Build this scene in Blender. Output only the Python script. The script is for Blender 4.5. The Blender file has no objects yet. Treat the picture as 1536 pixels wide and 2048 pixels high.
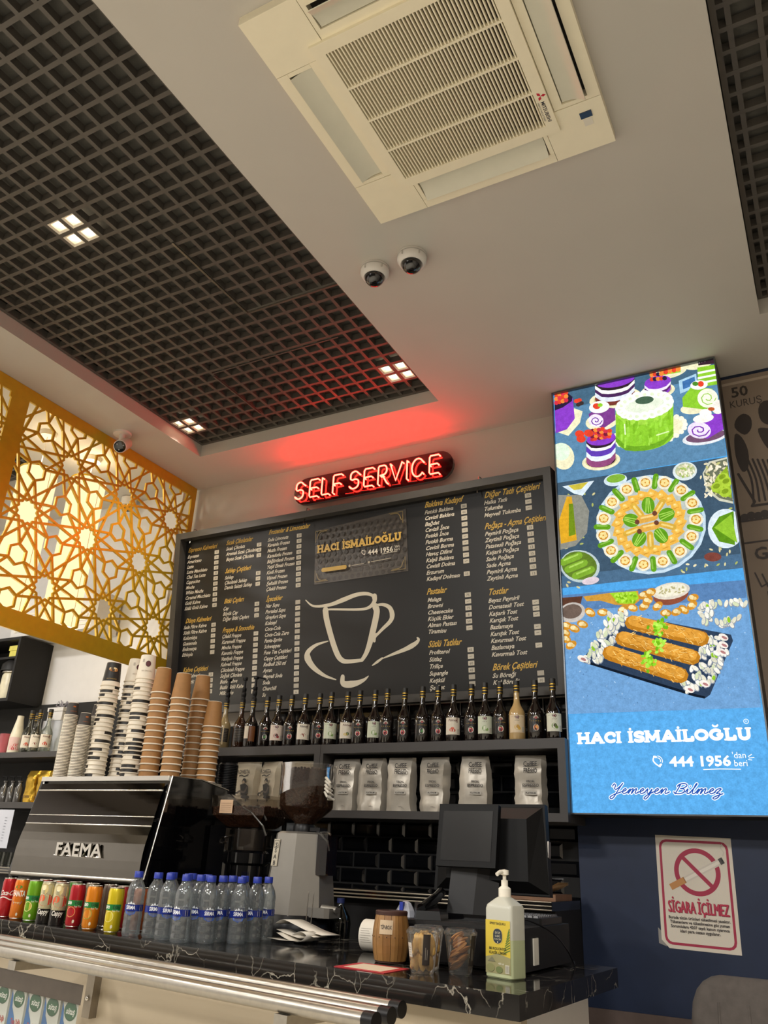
import bpy, math, random
from mathutils import Vector, Matrix
SC = bpy.context.scene
COL = SC.collection
PI = math.pi
random.seed(11)

# ---------------------------------------------------------------- camera
cam = bpy.data.cameras.new('camera'); camo = bpy.data.objects.new('camera', cam); COL.objects.link(camo)
cam.sensor_fit = 'HORIZONTAL'; cam.sensor_width = 36.0; cam.lens = 1618.72/1536*36
yaw, pitch, roll = -0.508713, 0.410403, 0.047562
_f = Vector((math.sin(yaw)*math.cos(pitch), math.cos(yaw)*math.cos(pitch), math.sin(pitch)))
_r = Vector((math.cos(yaw), -math.sin(yaw), 0)); _u = _r.cross(_f)
_R = _r*math.cos(roll)+_u*math.sin(roll); _U = _u*math.cos(roll)-_r*math.sin(roll)
camo.matrix_world = Matrix(((_R.x,_U.x,-_f.x,0),(_R.y,_U.y,-_f.y,0),(_R.z,_U.z,-_f.z,1.37),(0,0,0,1)))
cam.clip_start = .05
SC.camera = camo
# ---------------------------------------------------------------- world, exposure
w = bpy.data.worlds.new('world'); SC.world = w; w.use_nodes = True
w.node_tree.nodes['Background'].inputs[0].default_value = (1.0, .93, .84, 1)
w.node_tree.nodes['Background'].inputs[1].default_value = .3
SC.view_settings.view_transform = 'Standard'; SC.view_settings.look = 'None'
SC.view_settings.exposure = 0.0; SC.view_settings.gamma = 1.0; SC.view_settings.use_curve_mapping = False
def lamp(name, kind, loc, energy, color=(1,.86,.68), size=.3, rot=(0,0,0), spot=1.2):
    l = bpy.data.lights.new(name, kind); l.energy = energy; l.color = color
    if kind == 'AREA': l.shape = 'SQUARE'; l.size = size
    if kind == 'SPOT': l.spot_size = spot; l.spot_blend = .6; l.shadow_soft_size = size
    if kind == 'POINT': l.shadow_soft_size = size
    o = bpy.data.objects.new(name, l); COL.objects.link(o); o.location = loc; o.rotation_euler = rot
    return o
# added unseen fill lights without fixtures, at ceiling height behind the camera and alongside
for i, (x, y) in enumerate([(-2.6,-.9),(.6,-.7),(-2.6,-2.8),(.6,-2.8),(-5.4,1.2),(-5.4,-1.2),(2.6,.8)]):
    lamp('added_fill_light', 'AREA', (x,y,3.86), 106, (1,.965,.91), size=.5)

# ---------------------------------------------------------------- materials
MATS = {}
def lin(h):
    h = h.lstrip('#')
    c = [int(h[i:i+2],16)/255 for i in (0,2,4)]
    return tuple(((v+.055)/1.055)**2.4 if v > .04045 else v/12.92 for v in c)+(1.0,)
def pm(name, hexc, rough=.5, metal=0., noise=.12, scale=18., bump=0., coat=0., spec=.5):
    if name in MATS: return MATS[name]
    m = bpy.data.materials.new(name); m.use_nodes = True; nt = m.node_tree; b = nt.nodes['Principled BSDF']
    c = lin(hexc)
    b.inputs['Roughness'].default_value = rough; b.inputs['Metallic'].default_value = metal
    b.inputs['Coat Weight'].default_value = coat; b.inputs['Coat Roughness'].default_value = .05
    b.inputs['Specular IOR Level'].default_value = spec
    tc = nt.nodes.new('ShaderNodeTexCoord'); n = nt.nodes.new('ShaderNodeTexNoise')
    n.inputs['Scale'].default_value = scale; n.inputs['Detail'].default_value = 4
    nt.links.new(tc.outputs['Object'], n.inputs['Vector'])
    r = nt.nodes.new('ShaderNodeValToRGB')
    r.color_ramp.elements[0].position = .3; r.color_ramp.elements[1].position = .7
    r.color_ramp.elements[0].color = tuple(v*(1-noise) for v in c[:3])+(1,)
    r.color_ramp.elements[1].color = tuple(min(1,v*(1+noise)) for v in c[:3])+(1,)
    nt.links.new(n.outputs['Fac'], r.inputs['Fac']); nt.links.new(r.outputs['Color'], b.inputs['Base Color'])
    if bump:
        bp = nt.nodes.new('ShaderNodeBump'); bp.inputs['Strength'].default_value = bump; bp.inputs['Distance'].default_value = .01
        nt.links.new(n.outputs['Fac'], bp.inputs['Height']); nt.links.new(bp.outputs['Normal'], b.inputs['Normal'])
    MATS[name] = m; return m
def emit(name, hexc, strength):
    if name in MATS: return MATS[name]
    m = bpy.data.materials.new(name); m.use_nodes = True; nt = m.node_tree; nt.nodes.clear()
    o = nt.nodes.new('ShaderNodeOutputMaterial'); e = nt.nodes.new('ShaderNodeEmission')
    e.inputs[0].default_value = lin(hexc); e.inputs[1].default_value = strength
    nt.links.new(e.outputs[0], o.inputs[0]); MATS[name] = m; return m
def glass(name, hexc, refl=1.0, tint=None, rough=.03, haze=0.):
    if name in MATS: return MATS[name]
    m = bpy.data.materials.new(name); m.use_nodes = True; nt = m.node_tree; nt.nodes.clear()
    o = nt.nodes.new('ShaderNodeOutputMaterial'); t = nt.nodes.new('ShaderNodeBsdfTransparent'); g = nt.nodes.new('ShaderNodeBsdfGlossy')
    t.inputs[0].default_value = lin(hexc); g.inputs['Roughness'].default_value = rough
    f = nt.nodes.new('ShaderNodeLayerWeight'); f.inputs['Blend'].default_value = .35
    mu = nt.nodes.new('ShaderNodeMath'); mu.operation = 'MULTIPLY_ADD'; mu.inputs[1].default_value = .55*refl; mu.inputs[2].default_value = .04*refl
    mx = nt.nodes.new('ShaderNodeMixShader')
    nt.links.new(f.outputs['Fresnel'], mu.inputs[0]); nt.links.new(mu.outputs[0], mx.inputs[0])
    nt.links.new(t.outputs[0], mx.inputs[1]); nt.links.new(g.outputs[0], mx.inputs[2]); 
    if haze:
        d = nt.nodes.new('ShaderNodeBsdfDiffuse'); d.inputs[0].default_value = (.8,.81,.81,1); m2 = nt.nodes.new('ShaderNodeMixShader'); m2.inputs[0].default_value = haze
        nt.links.new(mx.outputs[0], m2.inputs[1]); nt.links.new(d.outputs[0], m2.inputs[2]); mx = m2
    nt.links.new(mx.outputs[0], o.inputs[0])
    MATS[name] = m; return m
def attrmat(name, emission=0., rough=.55, grain=0.):
    m = bpy.data.materials.new(name); m.use_nodes = True; nt = m.node_tree
    a = nt.nodes.new('ShaderNodeAttribute'); a.attribute_name = 'Col'
    if emission:
        nt.nodes.remove(nt.nodes['Principled BSDF']); e = nt.nodes.new('ShaderNodeEmission'); e.inputs[1].default_value = emission
        src = a.outputs['Color']
        if grain:
            for sc_, g_ in ((38, grain), (170, grain*.8)):
                n = nt.nodes.new('ShaderNodeTexNoise'); n.inputs['Scale'].default_value = sc_; n.inputs['Detail'].default_value = 5
                tc = nt.nodes.new('ShaderNodeTexCoord'); nt.links.new(tc.outputs['Object'], n.inputs['Vector'])
                r = nt.nodes.new('ShaderNodeMapRange'); r.inputs[1].default_value = .3; r.inputs[2].default_value = .7; r.inputs[3].default_value = 1-g_; r.inputs[4].default_value = 1+g_
                nt.links.new(n.outputs['Fac'], r.inputs[0])
                v = nt.nodes.new('ShaderNodeVectorMath'); v.operation = 'SCALE'; nt.links.new(src, v.inputs[0]); nt.links.new(r.outputs[0], v.inputs['Scale']); src = v.outputs[0]
        nt.links.new(src, e.inputs[0]); nt.links.new(e.outputs[0], nt.nodes['Material Output'].inputs[0])
    else:
        b = nt.nodes['Principled BSDF']; b.inputs['Roughness'].default_value = rough
        n = nt.nodes.new('ShaderNodeTexNoise'); n.inputs['Scale'].default_value = 60
        mx = nt.nodes.new('ShaderNodeMix'); mx.data_type = 'RGBA'; mx.blend_type = 'MULTIPLY'; mx.inputs[0].default_value = .08
        nt.links.new(a.outputs['Color'], mx.inputs[6]); nt.links.new(n.outputs['Color'], mx.inputs[7]); nt.links.new(mx.outputs[2], b.inputs['Base Color'])
    MATS[name] = m; return m
PRINT = attrmat('printed_ink'); LIGHTPRINT = attrmat('backlit_print', 1.2); PHOTOPRINT = attrmat('backlit_photo', 1.18, grain=.13)
GLOSSPRINT = attrmat('glossy_print', 0, .25)

# ---------------------------------------------------------------- mesh builder
class MB:
    def __init__(s): s.v=[]; s.f=[]; s.mi=[]; s.c=[]; s.m=0; s.col=None; s.ly=0
    def F(s, *idx): s.f.append(idx); s.mi.append(s.m); s.c.append(s.col)
    def V(s, *p): s.v.append(p); return len(s.v)-1
    def hexa(s, p):
        b=len(s.v); s.v+= [tuple(q) for q in p]
        for q in ((0,3,2,1),(4,5,6,7),(0,1,5,4),(1,2,6,5),(2,3,7,6),(3,0,4,7)): s.F(*[b+i for i in q])
    def box(s,x0,x1,y0,y1,z0,z1): s.hexa([(x0,y0,z0),(x1,y0,z0),(x1,y1,z0),(x0,y1,z0),(x0,y0,z1),(x1,y0,z1),(x1,y1,z1),(x0,y1,z1)]); return s
    def cbox(s,x0,x1,y0,y1,z0,z1,c):     # box with chamfered vertical edges
        s.prism([(x0+c,y0),(x1-c,y0),(x1,y0+c),(x1,y1-c),(x1-c,y1),(x0+c,y1),(x0,y1-c),(x0,y0+c)],z0,z1); return s
    def prism(s,poly,z0,z1,top=None):
        n=len(poly); b=len(s.v); top=top or poly
        s.v+=[(x,y,z0) for x,y in poly]+[(x,y,z1) for x,y in top]
        s.F(*range(b+n-1,b-1,-1)); s.F(*range(b+n,b+2*n))
        for i in range(n): j=(i+1)%n; s.F(b+i,b+j,b+n+j,b+n+i)
        return s
    def lathe(s,prof,n=24,cx=0,cy=0,z=0,a0=0,a1=2*PI,fm=None,sq=None):
        full = abs(a1-a0-2*PI)<1e-6; k=n if full else n+1; b=len(s.v)
        for r,h in prof:
            for i in range(k):
                a=a0+(a1-a0)*i/n; rr=r
                if sq: rr=r/((abs(math.cos(a))**sq+abs(math.sin(a))**sq)**(1/sq))
                s.v.append((cx+rr*math.cos(a),cy+rr*math.sin(a),z+h))
        m0=s.m
        for j in range(len(prof)-1):
            for i in range(n):
                i2=(i+1)%k
                if fm: s.m=fm(j,i)
                s.F(b+j*k+i,b+j*k+i2,b+(j+1)*k+i2,b+(j+1)*k+i)
        s.m=m0; return s
    def disc(s,r,z,cx=0,cy=0,n=24,up=True):
        b=len(s.v); s.v+=[(cx+r*math.cos(2*PI*i/n),cy+r*math.sin(2*PI*i/n),z) for i in range(n)]
        s.F(*(range(b,b+n) if up else range(b+n-1,b-1,-1))); return s
    def cyl(s,r,z0,z1,cx=0,cy=0,n=24,r1=None):
        r1=r if r1 is None else r1
        s.lathe([(r,z0),(r1,z1)],n,cx,cy); s.disc(r,z0,cx,cy,n,False); s.disc(r1,z1,cx,cy,n); return s
    def tube(s,pts,r,n=8,closed=False):
        pts=[Vector(p) for p in pts]; N=len(pts); b=len(s.v); up=None
        for i,p in enumerate(pts):
            a=pts[(i-1)%N] if (closed or i>0) else p; c=pts[(i+1)%N] if (closed or i<N-1) else p
            d=(c-a).normalized()
            if up is None: up=Vector((0,0,1)) if abs(d.z)<.9 else Vector((1,0,0))
            x=d.cross(up).normalized(); up=x.cross(d).normalized()
            rr=r[i] if isinstance(r,(list,tuple)) else r
            for k in range(n): q=p+(x*math.cos(2*PI*k/n)+up*math.sin(2*PI*k/n))*rr; s.v.append(tuple(q))
        for i in range(N if closed else N-1):
            j=(i+1)%N
            for k in range(n): k2=(k+1)%n; s.F(b+i*n+k,b+i*n+k2,b+j*n+k2,b+j*n+k)
        if not closed: s.F(*range(b+n-1,b-1,-1)); s.F(*range(b+(N-1)*n,b+N*n))
        return s
    def ball(s,r,cx,cy,cz,n=14,sz=1.0,t0=-PI/2,t1=PI/2):
        k=max(4,n//2); return s.lathe([(max(1e-5,r*math.cos(t0+(t1-t0)*i/k)),r*sz*math.sin(t0+(t1-t0)*i/k)) for i in range(k+1)],n,cx,cy,cz)
    def xf(s,M,b=0):
        for i in range(b,len(s.v)): s.v[i]=tuple(M@Vector(s.v[i]))
        return s
    def build(s,name,mats,parent=None,smooth=None,loc=None,rz=None):
        me=bpy.data.meshes.new(name); me.from_pydata(s.v,[],s.f)
        if not isinstance(mats,(list,tuple)): mats=[mats]
        for m in mats: me.materials.append(m)
        if len(mats)>1: me.polygons.foreach_set('material_index',s.mi)
        if any(c is not None for c in s.c):
            at=me.color_attributes.new('Col','FLOAT_COLOR','CORNER'); buf=[]
            for p,c in zip(me.polygons,s.c): buf+=list(c or (1,1,1,1))*p.loop_total
            at.data.foreach_set('color',buf)
        if smooth is not None:
            me.polygons.foreach_set('use_smooth',[True]*len(me.polygons)); me.set_sharp_from_angle(angle=math.radians(smooth))
        me.update()
        return link(name,me,parent,loc,rz)
def link(name,me,parent=None,loc=None,rz=None):
    o=bpy.data.objects.new(name,me); COL.objects.link(o)
    if parent: o.parent=parent
    if loc is not None: o.location=loc
    if rz is not None: o.rotation_euler=(0,0,rz)
    return o
def tag(o,label=None,cat=None,group=None,kind=None):
    if label: o['label']=label
    if cat: o['category']=cat
    if group: o['group']=group
    if kind: o['kind']=kind
    return o
def thing(name,label,cat,loc=(0,0,0),rz=0,group=None):
    o=bpy.data.objects.new(name,None); COL.objects.link(o); o.location=loc; o.rotation_euler=(0,0,rz); o.empty_display_size=.05
    return tag(o,label,cat,group)
def struct(o): o['kind']='structure'; return o
def dup(o,loc,rz=None,label=None,parent=None):
    c=o.copy(); COL.objects.link(c)
    if parent: c.parent=parent
    if loc is not None: c.location=loc
    if rz is not None: c.rotation_euler=(0,0,rz)
    if label: c['label']=label
    for ch in list(o.children): dup(ch,None,None,None,c)
    return c

# ---------------------------------------------------------------- lettering: outlines of the built-in font, cached per character
GL={}
def glyphs():
    chars=sorted(set("ABCDEFGHIJKLMNOPQRSTUVWXYZabcdefghijklmnopqrstuvwxyz0123456789&.-'®!/() çÇğĞıİöÖşŞüÜ"))
    todo=[]
    for bold in (0,1):
        for ch in chars:
            for body in ((ch,) if ch!=' ' else ())+('H'+ch+'H','HH'):
                cu=bpy.data.curves.new('g','FONT'); cu.body=body; cu.size=1; cu.resolution_u=2; cu.offset=.022 if bold else 0
                o=bpy.data.objects.new('g',cu); COL.objects.link(o); todo.append((bold,ch,body,o))
    dg=bpy.context.evaluated_depsgraph_get(); W={}
    for bold,ch,body,o in todo:
        ev=o.evaluated_get(dg); me=ev.to_mesh(); vs=[(v.co.x,v.co.y) for v in me.vertices]
        W[(bold,ch,body)]=(max(v[0] for v in vs)-min(v[0] for v in vs)) if vs else 0
        if body==ch: GL[(ch,bold)]=[vs,[tuple(p.vertices) for p in me.polygons],0]
        ev.to_mesh_clear()
    for bold in (0,1):
        for ch in chars:
            if ch==' ': GL[(' ',bold)]=[[],[],0]
            GL[(ch,bold)][2]=W[(bold,ch,'H'+ch+'H')]-W[(bold,ch,'HH')]
    for *_,o in todo:
        cu=o.data; bpy.data.objects.remove(o); bpy.data.curves.remove(cu)
glyphs()

class PR(MB):     # flat print: coloured shapes laid one on another in a surface's own 2-D coordinates
    def __init__(s,mp,eps=.00008): super().__init__(); s.mp=mp; s.eps=eps; s.clip=None
    def P(s,pts,c):
        if s.clip:
            x0,x1,y0,y1=s.clip
            for ax,lim,sg in ((0,x0,1),(0,x1,-1),(1,y0,1),(1,y1,-1)):
                out=[]
                for i in range(len(pts)):
                    a=pts[i-1]; b=pts[i]; ia=(a[ax]-lim)*sg>=0; ib=(b[ax]-lim)*sg>=0
                    if ia!=ib:
                        t=(lim-a[ax])/(b[ax]-a[ax]); out.append((a[0]+(b[0]-a[0])*t,a[1]+(b[1]-a[1])*t))
                    if ib: out.append(b)
                pts=out
                if len(pts)<3: return
        s.col=lin(c) if isinstance(c,str) else c; s.ly+=1
        s.F(*[s.V(*s.mp(x,y,s.ly*s.eps)) for x,y in pts])
    def rect(s,x0,x1,y0,y1,c,n=1):
        s.col=lin(c); s.ly+=1; h=s.ly*s.eps
        for i in range(n):
            a=x0+(x1-x0)*i/n; b=x0+(x1-x0)*(i+1)/n
            s.F(*[s.V(*s.mp(*q,h)) for q in ((a,y0),(b,y0),(b,y1),(a,y1))])
    def rrect(s,x0,x1,y0,y1,r,c):
        s.P([(cx+r*math.cos(a),cy+r*math.sin(a)) for cx,cy,q in ((x1-r,y1-r,0),(x0+r,y1-r,1),(x0+r,y0+r,2),(x1-r,y0+r,3)) for a in [(q+i/3)*PI/2 for i in range(4)]],c)
    def E(s,x,y,rx,ry,c,a=0,n=18):
        ca,sa=math.cos(a),math.sin(a)
        s.P([(x+rx*math.cos(t)*ca-ry*math.sin(t)*sa,y+rx*math.cos(t)*sa+ry*math.sin(t)*ca) for t in [2*PI*i/n for i in range(n)]],c)
    def ring(s,x,y,r0,r1,c,n=40,a0=0,a1=2*PI):
        s.col=lin(c); s.ly+=1; h=s.ly*s.eps
        for i in range(n):
            a=a0+(a1-a0)*i/n; b=a0+(a1-a0)*(i+1)/n
            s.F(*[s.V(*s.mp(x+r*math.cos(t),y+r*math.sin(t),h)) for r,t in ((r0,a),(r1,a),(r1,b),(r0,b))])
    def S(s,pts,wd,c,cap=True):
        W=wd if isinstance(wd,(list,tuple)) else [wd]*len(pts); ly=s.ly
        for i in range(len(pts)-1):
            (x0,y0),(x1,y1)=pts[i],pts[i+1]; L=math.hypot(x1-x0,y1-y0) or 1e-9; nx,ny=-(y1-y0)/L/2,(x1-x0)/L/2
            s.ly=ly+i*.04; s.P([(x0-nx*W[i],y0-ny*W[i]),(x1-nx*W[i+1],y1-ny*W[i+1]),(x1+nx*W[i+1],y1+ny*W[i+1]),(x0+nx*W[i],y0+ny*W[i])],c)
        for i,(x,y) in enumerate(pts):
            if (cap or 0<i<len(pts)-1) and W[i]>0: s.ly=ly+.02+i*.04; s.E(x,y,W[i]/2,W[i]/2,c,0,8)
        s.ly=ly+1+len(pts)*.04
    def T(s,t,x,y,em,c,xs=1.,shear=0.,bold=0,fit=None,al='L',track=0.):
        wd=sum(GL[(ch,bold)][2]+track for ch in t)*em*xs
        if fit: xs*=fit/wd; wd=fit
        if al=='C': x-=wd/2
        if al=='R': x-=wd
        s.col=lin(c); s.ly+=1; h=s.ly*s.eps
        for ch in t:
            vs,fs,ad=GL[(ch,bold)]; b=len(s.v)
            for vx,vy in vs: s.v.append(s.mp(x+(vx*xs+vy*shear)*em,y+vy*em,h))
            for f in fs: s.F(*[b+i for i in f])
            x+=(ad+track)*em*xs
        return x
def catmull(p,n=4,closed=False):
    out=[]; N=len(p)
    for i in range(N if closed else N-1):
        a=p[i-1] if (closed or i>0) else p[0]; b=p[i]; c=p[(i+1)%N]; d=p[(i+2)%N] if (closed or i<N-2) else p[-1]
        for k in range(n):
            t=k/n; out.append(tuple(.5*(2*b[j]+(c[j]-a[j])*t+(2*a[j]-5*b[j]+4*c[j]-d[j])*t*t+(3*b[j]-a[j]-3*c[j]+d[j])*t**3) for j in range(len(b))))
    if not closed: out.append(tuple(p[-1]))
    return out
def onXZ(x0,y0,z0,s=1.): return lambda u,v,h: (x0+u*s,y0-h,z0+v*s)          # a face looking towards -y
def onXY(x0,y0,z0,s=1.,up=1): return lambda u,v,h: (x0+u*s,y0+v*s,z0+up*h)
def onCyl(R,a0,z0=0,s=1.):                                                    # wrapped round an upright cylinder
    Rf=R if callable(R) else (lambda v:R)
    def f(u,v,h):
        r=Rf(v*s)+.0004; a=a0+u*s/r; r+=h
        return (r*math.cos(a),r*math.sin(a),z0+v*s)
    return f
# ================================================================ SETTING
CZ=3.79
ceilp=pm('ceiling_paint','c4bfb6',.75,noise=.02,scale=3); wallp=pm('wall_paint','c4bcb0',.7,noise=.03,scale=3)
dark=pm('dark_void','1b1a19',.8); navy=pm('navy_wall_paint','1a2742',.45,noise=.06); brownp=pm('brown_panel','5b4c46',.6)
whitep=pm('white_wall_paint','d9d7d6',.7,noise=.02); chrome=pm('polished_steel','c8c4bc',.22,1.,noise=.03); blk=pm('black_plastic','0e0e10',.38,spec=.28)
blkgl=pm('black_gloss','08080a',.07,coat=.6); blkmat=pm('black_laminate','1d1c1c',.55,noise=.06,spec=.3); gold=pm('gold_lacquer','caa11e',.4,.25,noise=.06)
white=pm('white_plastic','e6e0d0',.4,noise=.02); steel=pm('brushed_steel','a9a49b',.32,1.,noise=.06,scale=60)
struct(MB().box(-7.2,4,-5,4.2,-.1,0).build('floor',pm('floor_tile','c6bfb0',.35,noise=.08)))
wall_back=struct(MB().box(-7.2,4,4,4.2,0,4.2).build('wall_back',wallp))
struct(MB().box(-7.4,-7.2,-5,4.2,0,4.2).build('wall_left',whitep))
struct(MB().box(-1.11,4,3.975,4,.85,CZ).build('trim_1',navy)); struct(MB().box(-1.11,4,3.965,4,0,.85).build('trim_2',brownp))
struct(MB().box(-7.2,-3.9,3.985,4,0,CZ).build('trim_3',whitep))
struct(MB().box(4,4.2,-5.2,4.2,0,4.2).build('wall_right',wallp)); struct(MB().box(-7.4,4.2,-5.2,-5,0,4.2).build('wall_front',pm('shopfront_dark','3a3734',.3)))
# ceiling slab with three sunk grid fields
R1=(-3.41,-1.68,-4.4,3.585); R2=(0.,1.3,-4.4,3.495); R3=(-6.4,-4.55,-4.4,3.45)
c=MB()
xs=[-7.2,R3[0],R3[1],R1[0],R1[1],R2[0],R2[1],4]
for i in range(7):
    if i%2==0: c.box(xs[i],xs[i+1],-5,4,CZ,4.05)
for R in (R1,R2,R3): c.box(R[0],R[1],R[3],4,CZ,4.05); c.box(R[0],R[1],-5,R[2],CZ,4.05)
ceiling=struct(c.build('ceiling',ceilp))
deck=MB()
for R in (R1,R2,R3): deck.box(R[0],R[1],R[2],R[3],3.925,4.04)
deck.build('ceiling_deck',pm('deck_paint','5a5852',.8),ceiling)
gridm=pm('grid_paint','55504a',.5,noise=.05)
def grid(name,label,x0,x1,y0,y1,gx,gy,skip):
    t=thing(name,label,'ceiling grid',(0,0,0)); P=.088; G=.0175
    mx=MB().box(0,x1-x0,-G/2,G/2,0,.036); my=MB().box(-G/2,G/2,0,y1-y0,0.0006,.0354)
    a=mx.build('slat',gridm,t,loc=(x0,gy,3.872)); b=my.build('slat',gridm,t,loc=(gx,y0,3.872)); 
    k=1; y=gy
    ys=[gy+P*i for i in range(-60,60) if y0+.01<gy+P*i<y1-.01 and i]; xs=[gx+P*i for i in range(-60,60) if x0+.01<gx+P*i<x1-.01 and i]
    for y in ys: link('slat',a.data,t,loc=(x0,y,3.872))
    for x in xs: link('slat',b.data,t,loc=(x,y0,3.872))
    for q in ((x0,x0+.02,y0,y1),(x1-.02,x1,y0,y1),(x0+.02,x1-.02,y1-.02,y1)): MB().box(q[0],q[1],q[2],q[3],3.8705,3.909).build('edge_trim',gridm,t)
    return t
g1=grid('ceiling_grid','dark open square-cell grid ceiling in the recess left of the air conditioner',R1[0]+.004,R1[1]-.004,.45,R1[3]-.004,-1.733,1.051,())
g2=grid('ceiling_grid','narrow strip of dark open-cell grid ceiling at the right edge above the light box',R2[0]+.004,R2[1]-.004,.45,R2[3]-.004,.055,1.051,())
g3=grid('ceiling_grid','dark grid ceiling seen through the gold lattice screen',R3[0]+.004,R3[1]-.004,1.6,R3[3]-.004,R3[0]+.06,1.65,())
# loose module edges of an access panel
MB().box(-2.2655,-2.2545,2.0,2.55,3.864,3.872).build('panel_edge',steel,g1); MB().box(-2.25,-1.69,2.548,2.559,3.864,3.872).build('panel_edge',steel,g1)
MB().box(-2.793,-2.783,2.94,3.39,3.864,3.872).build('panel_edge',gridm,g1); MB().box(-2.78,-1.95,2.915,2.922,3.868,3.872).build('panel_edge',gridm,g1)
# square four-eyed downlights sitting in 2 x 2 cells
led=emit('led_lens','ffe9c8',9); refl=pm('downlight_reflector','e9e2d2',.35)
for k,(x,y,lab) in enumerate(((-2.613+.044-.044,1.7975-.044,'square four-lens downlight glowing in the middle of the dark ceiling grid'),(-1.865,3.383-.0,'four-lens downlight at the right back corner of the ceiling grid, reddened by the neon'),(-3.273,3.383,'four-lens downlight at the left back corner of the ceiling grid'))):
    x=-1.733-.088*round((-1.733-x)/.088); y=1.051+.088*round((y-1.051)/.088)
    t=thing('downlight',lab,'ceiling light',(x,y,3.874),group='square downlights in the ceiling grid')
    for i in (-1,1):
        for j in (-1,1):
            m=MB(); m.lathe([(.034,.002),(.046,-.004),(.047,-.004),(.047,.0)],4,a0=PI/4,a1=PI/4+2*PI,cx=i*.044,cy=j*.044); m.lathe([(.046,-.004),(.026,.028)],4,a0=PI/4,a1=PI/4+2*PI,cx=i*.044,cy=j*.044)
            e=m.build('reflector',refl,t)
            MB().ball(.021,i*.044,j*.044,.026,12,.7).build('lens',led,e,smooth=60)
    lamp('downlight_lamp','SPOT',(x,y,3.845),30,size=.04,spot=1.9)
# ---------------------------------------------------------------- tiles on the back wall
tm=pm('black_tile_glaze','0b0c0f',.12,noise=.1,coat=.5); 
TW,TH=.150,.075; b=MB(); g=.0025; d=.010; bv=.013
b.hexa([(g,0,g),(TW-g,0,g),(TW-g,0,TH-g),(g,0,TH-g),(g+bv,-d,g+bv),(TW-g-bv,-d,g+bv),(TW-g-bv,-d,TH-g-bv),(g+bv,-d,TH-g-bv)])
tile0=b.build('tile',tm,wall_back,loc=(-5,4,0)); cnt=0
grout=MB().box(-3.88,-1.111,3.996,4,.9,2.1).build('grout',pm('dark_grout','0d0d0e',.8),wall_back)
first=True
for r in range(15):
    z=1.05+r*TH
    for k in range(20):
        x=-1.112-TW*(k+1)+(TW/2 if r%2 else 0)
        if x+TW>-1.11 or x<-3.0 or (z<1.12): continue
        if z>1.53 and z<1.6: continue
        if first: tile0.location=(x,3.997,z); first=False
        else: link('tile',tile0.data,wall_back,loc=(x,3.997,z))
# mural beside the light box (only its left edge is in view)
mu=thing('wall_mural','grey brown stamp-print mural wallpaper reading 50 KURUS at right of light box','mural',(-.235,3.975,1.70))
MB().box(0,1.4,-.004,-.0005,0,2.07).build('paper',pm('mural_paper','8d7d6e',.7,noise=.05,scale=6),mu)
p=PR(onXZ(0,-.0045,0)); INK='3c332f'
p.T('50',.04,1.955,.082,INK,bold=1); p.T('KURUŞ',.025,1.895,.058,INK,fit=.155)
def blob(pts,c=INK): p.P(catmull(pts,3,True),c)
p.rect(.0,1.35,2.03,2.045,'b8a796',8)
blob([(.035,1.78),(.05,1.83),(.085,1.85),(.115,1.82),(.11,1.76),(.075,1.73)]); blob([(.03,1.74),(.06,1.72),(.08,1.64),(.07,1.55),(.04,1.53),(.02,1.62)])
blob([(.155,1.86),(.185,1.9),(.23,1.88),(.24,1.8),(.2,1.76),(.16,1.79)]); blob([(.14,1.75),(.19,1.74),(.25,1.70),(.25,1.60),(.18,1.62),(.15,1.68)])
for k in range(6): p.S(catmull([(.05+k*.022,1.60-k*.006),(.075+k*.02,1.48),(.07+k*.026,1.36)],4),[.010]*9,INK)
p.S([(.02,1.52),(.075,1.36),(.06,1.34),(.34,1.34),(.34,1.40)],.012,INK)
for k in range(12): p.E(.02+k*.03,1.285+.006*(k%2),.02,.02,INK)
p.rect(0,1.3,1.262,1.272,INK,6); p.rect(0,1.3,1.15,1.158,INK,6)
p.T('GAZİ',.038,1.065,.085,INK,bold=1); p.T('ANTEP',.25,1.065,.085,INK,bold=1)
for k in range(9): p.S([(.03+k*.03,1.0-k*.01),(.05+k*.03,.93-k*.012),(.09+k*.03,.95-k*.012)],.007,INK)
for k in range(8): p.rect(.07+k*.05,.1+k*.05,.86,.905,INK); p.rect(.1+k*.05,.128+k*.05,.74,.8,INK)
p.build('print',PRINT,mu)
# ================================================================ CEILING CASSETTE, CAMERAS, NEON SIGN
acw=pm('ac_plastic','f6edd2',.45,noise=.015); acd=pm('ac_inner','2a2724',.7); acf=pm('ac_flap','d9d6c4',.45,noise=.02)
X0,X1,Y0,Y1=-1.30,-.356,1.25,2.19
ac=thing('air_conditioner','large cream four-way ceiling air conditioner with square ribbed intake grille','air conditioner',((X0+X1)/2,(Y0+Y1)/2,CZ))
W=(X1-X0)/2; zt,zb=-.0005,-.038
def lx(x): return x-(X0+X1)/2
def ly(y): return y-(Y0+Y1)/2
gx0,gx1,gy0,gy1=lx(-1.14),lx(-.515),ly(1.405),ly(2.055)
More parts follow.
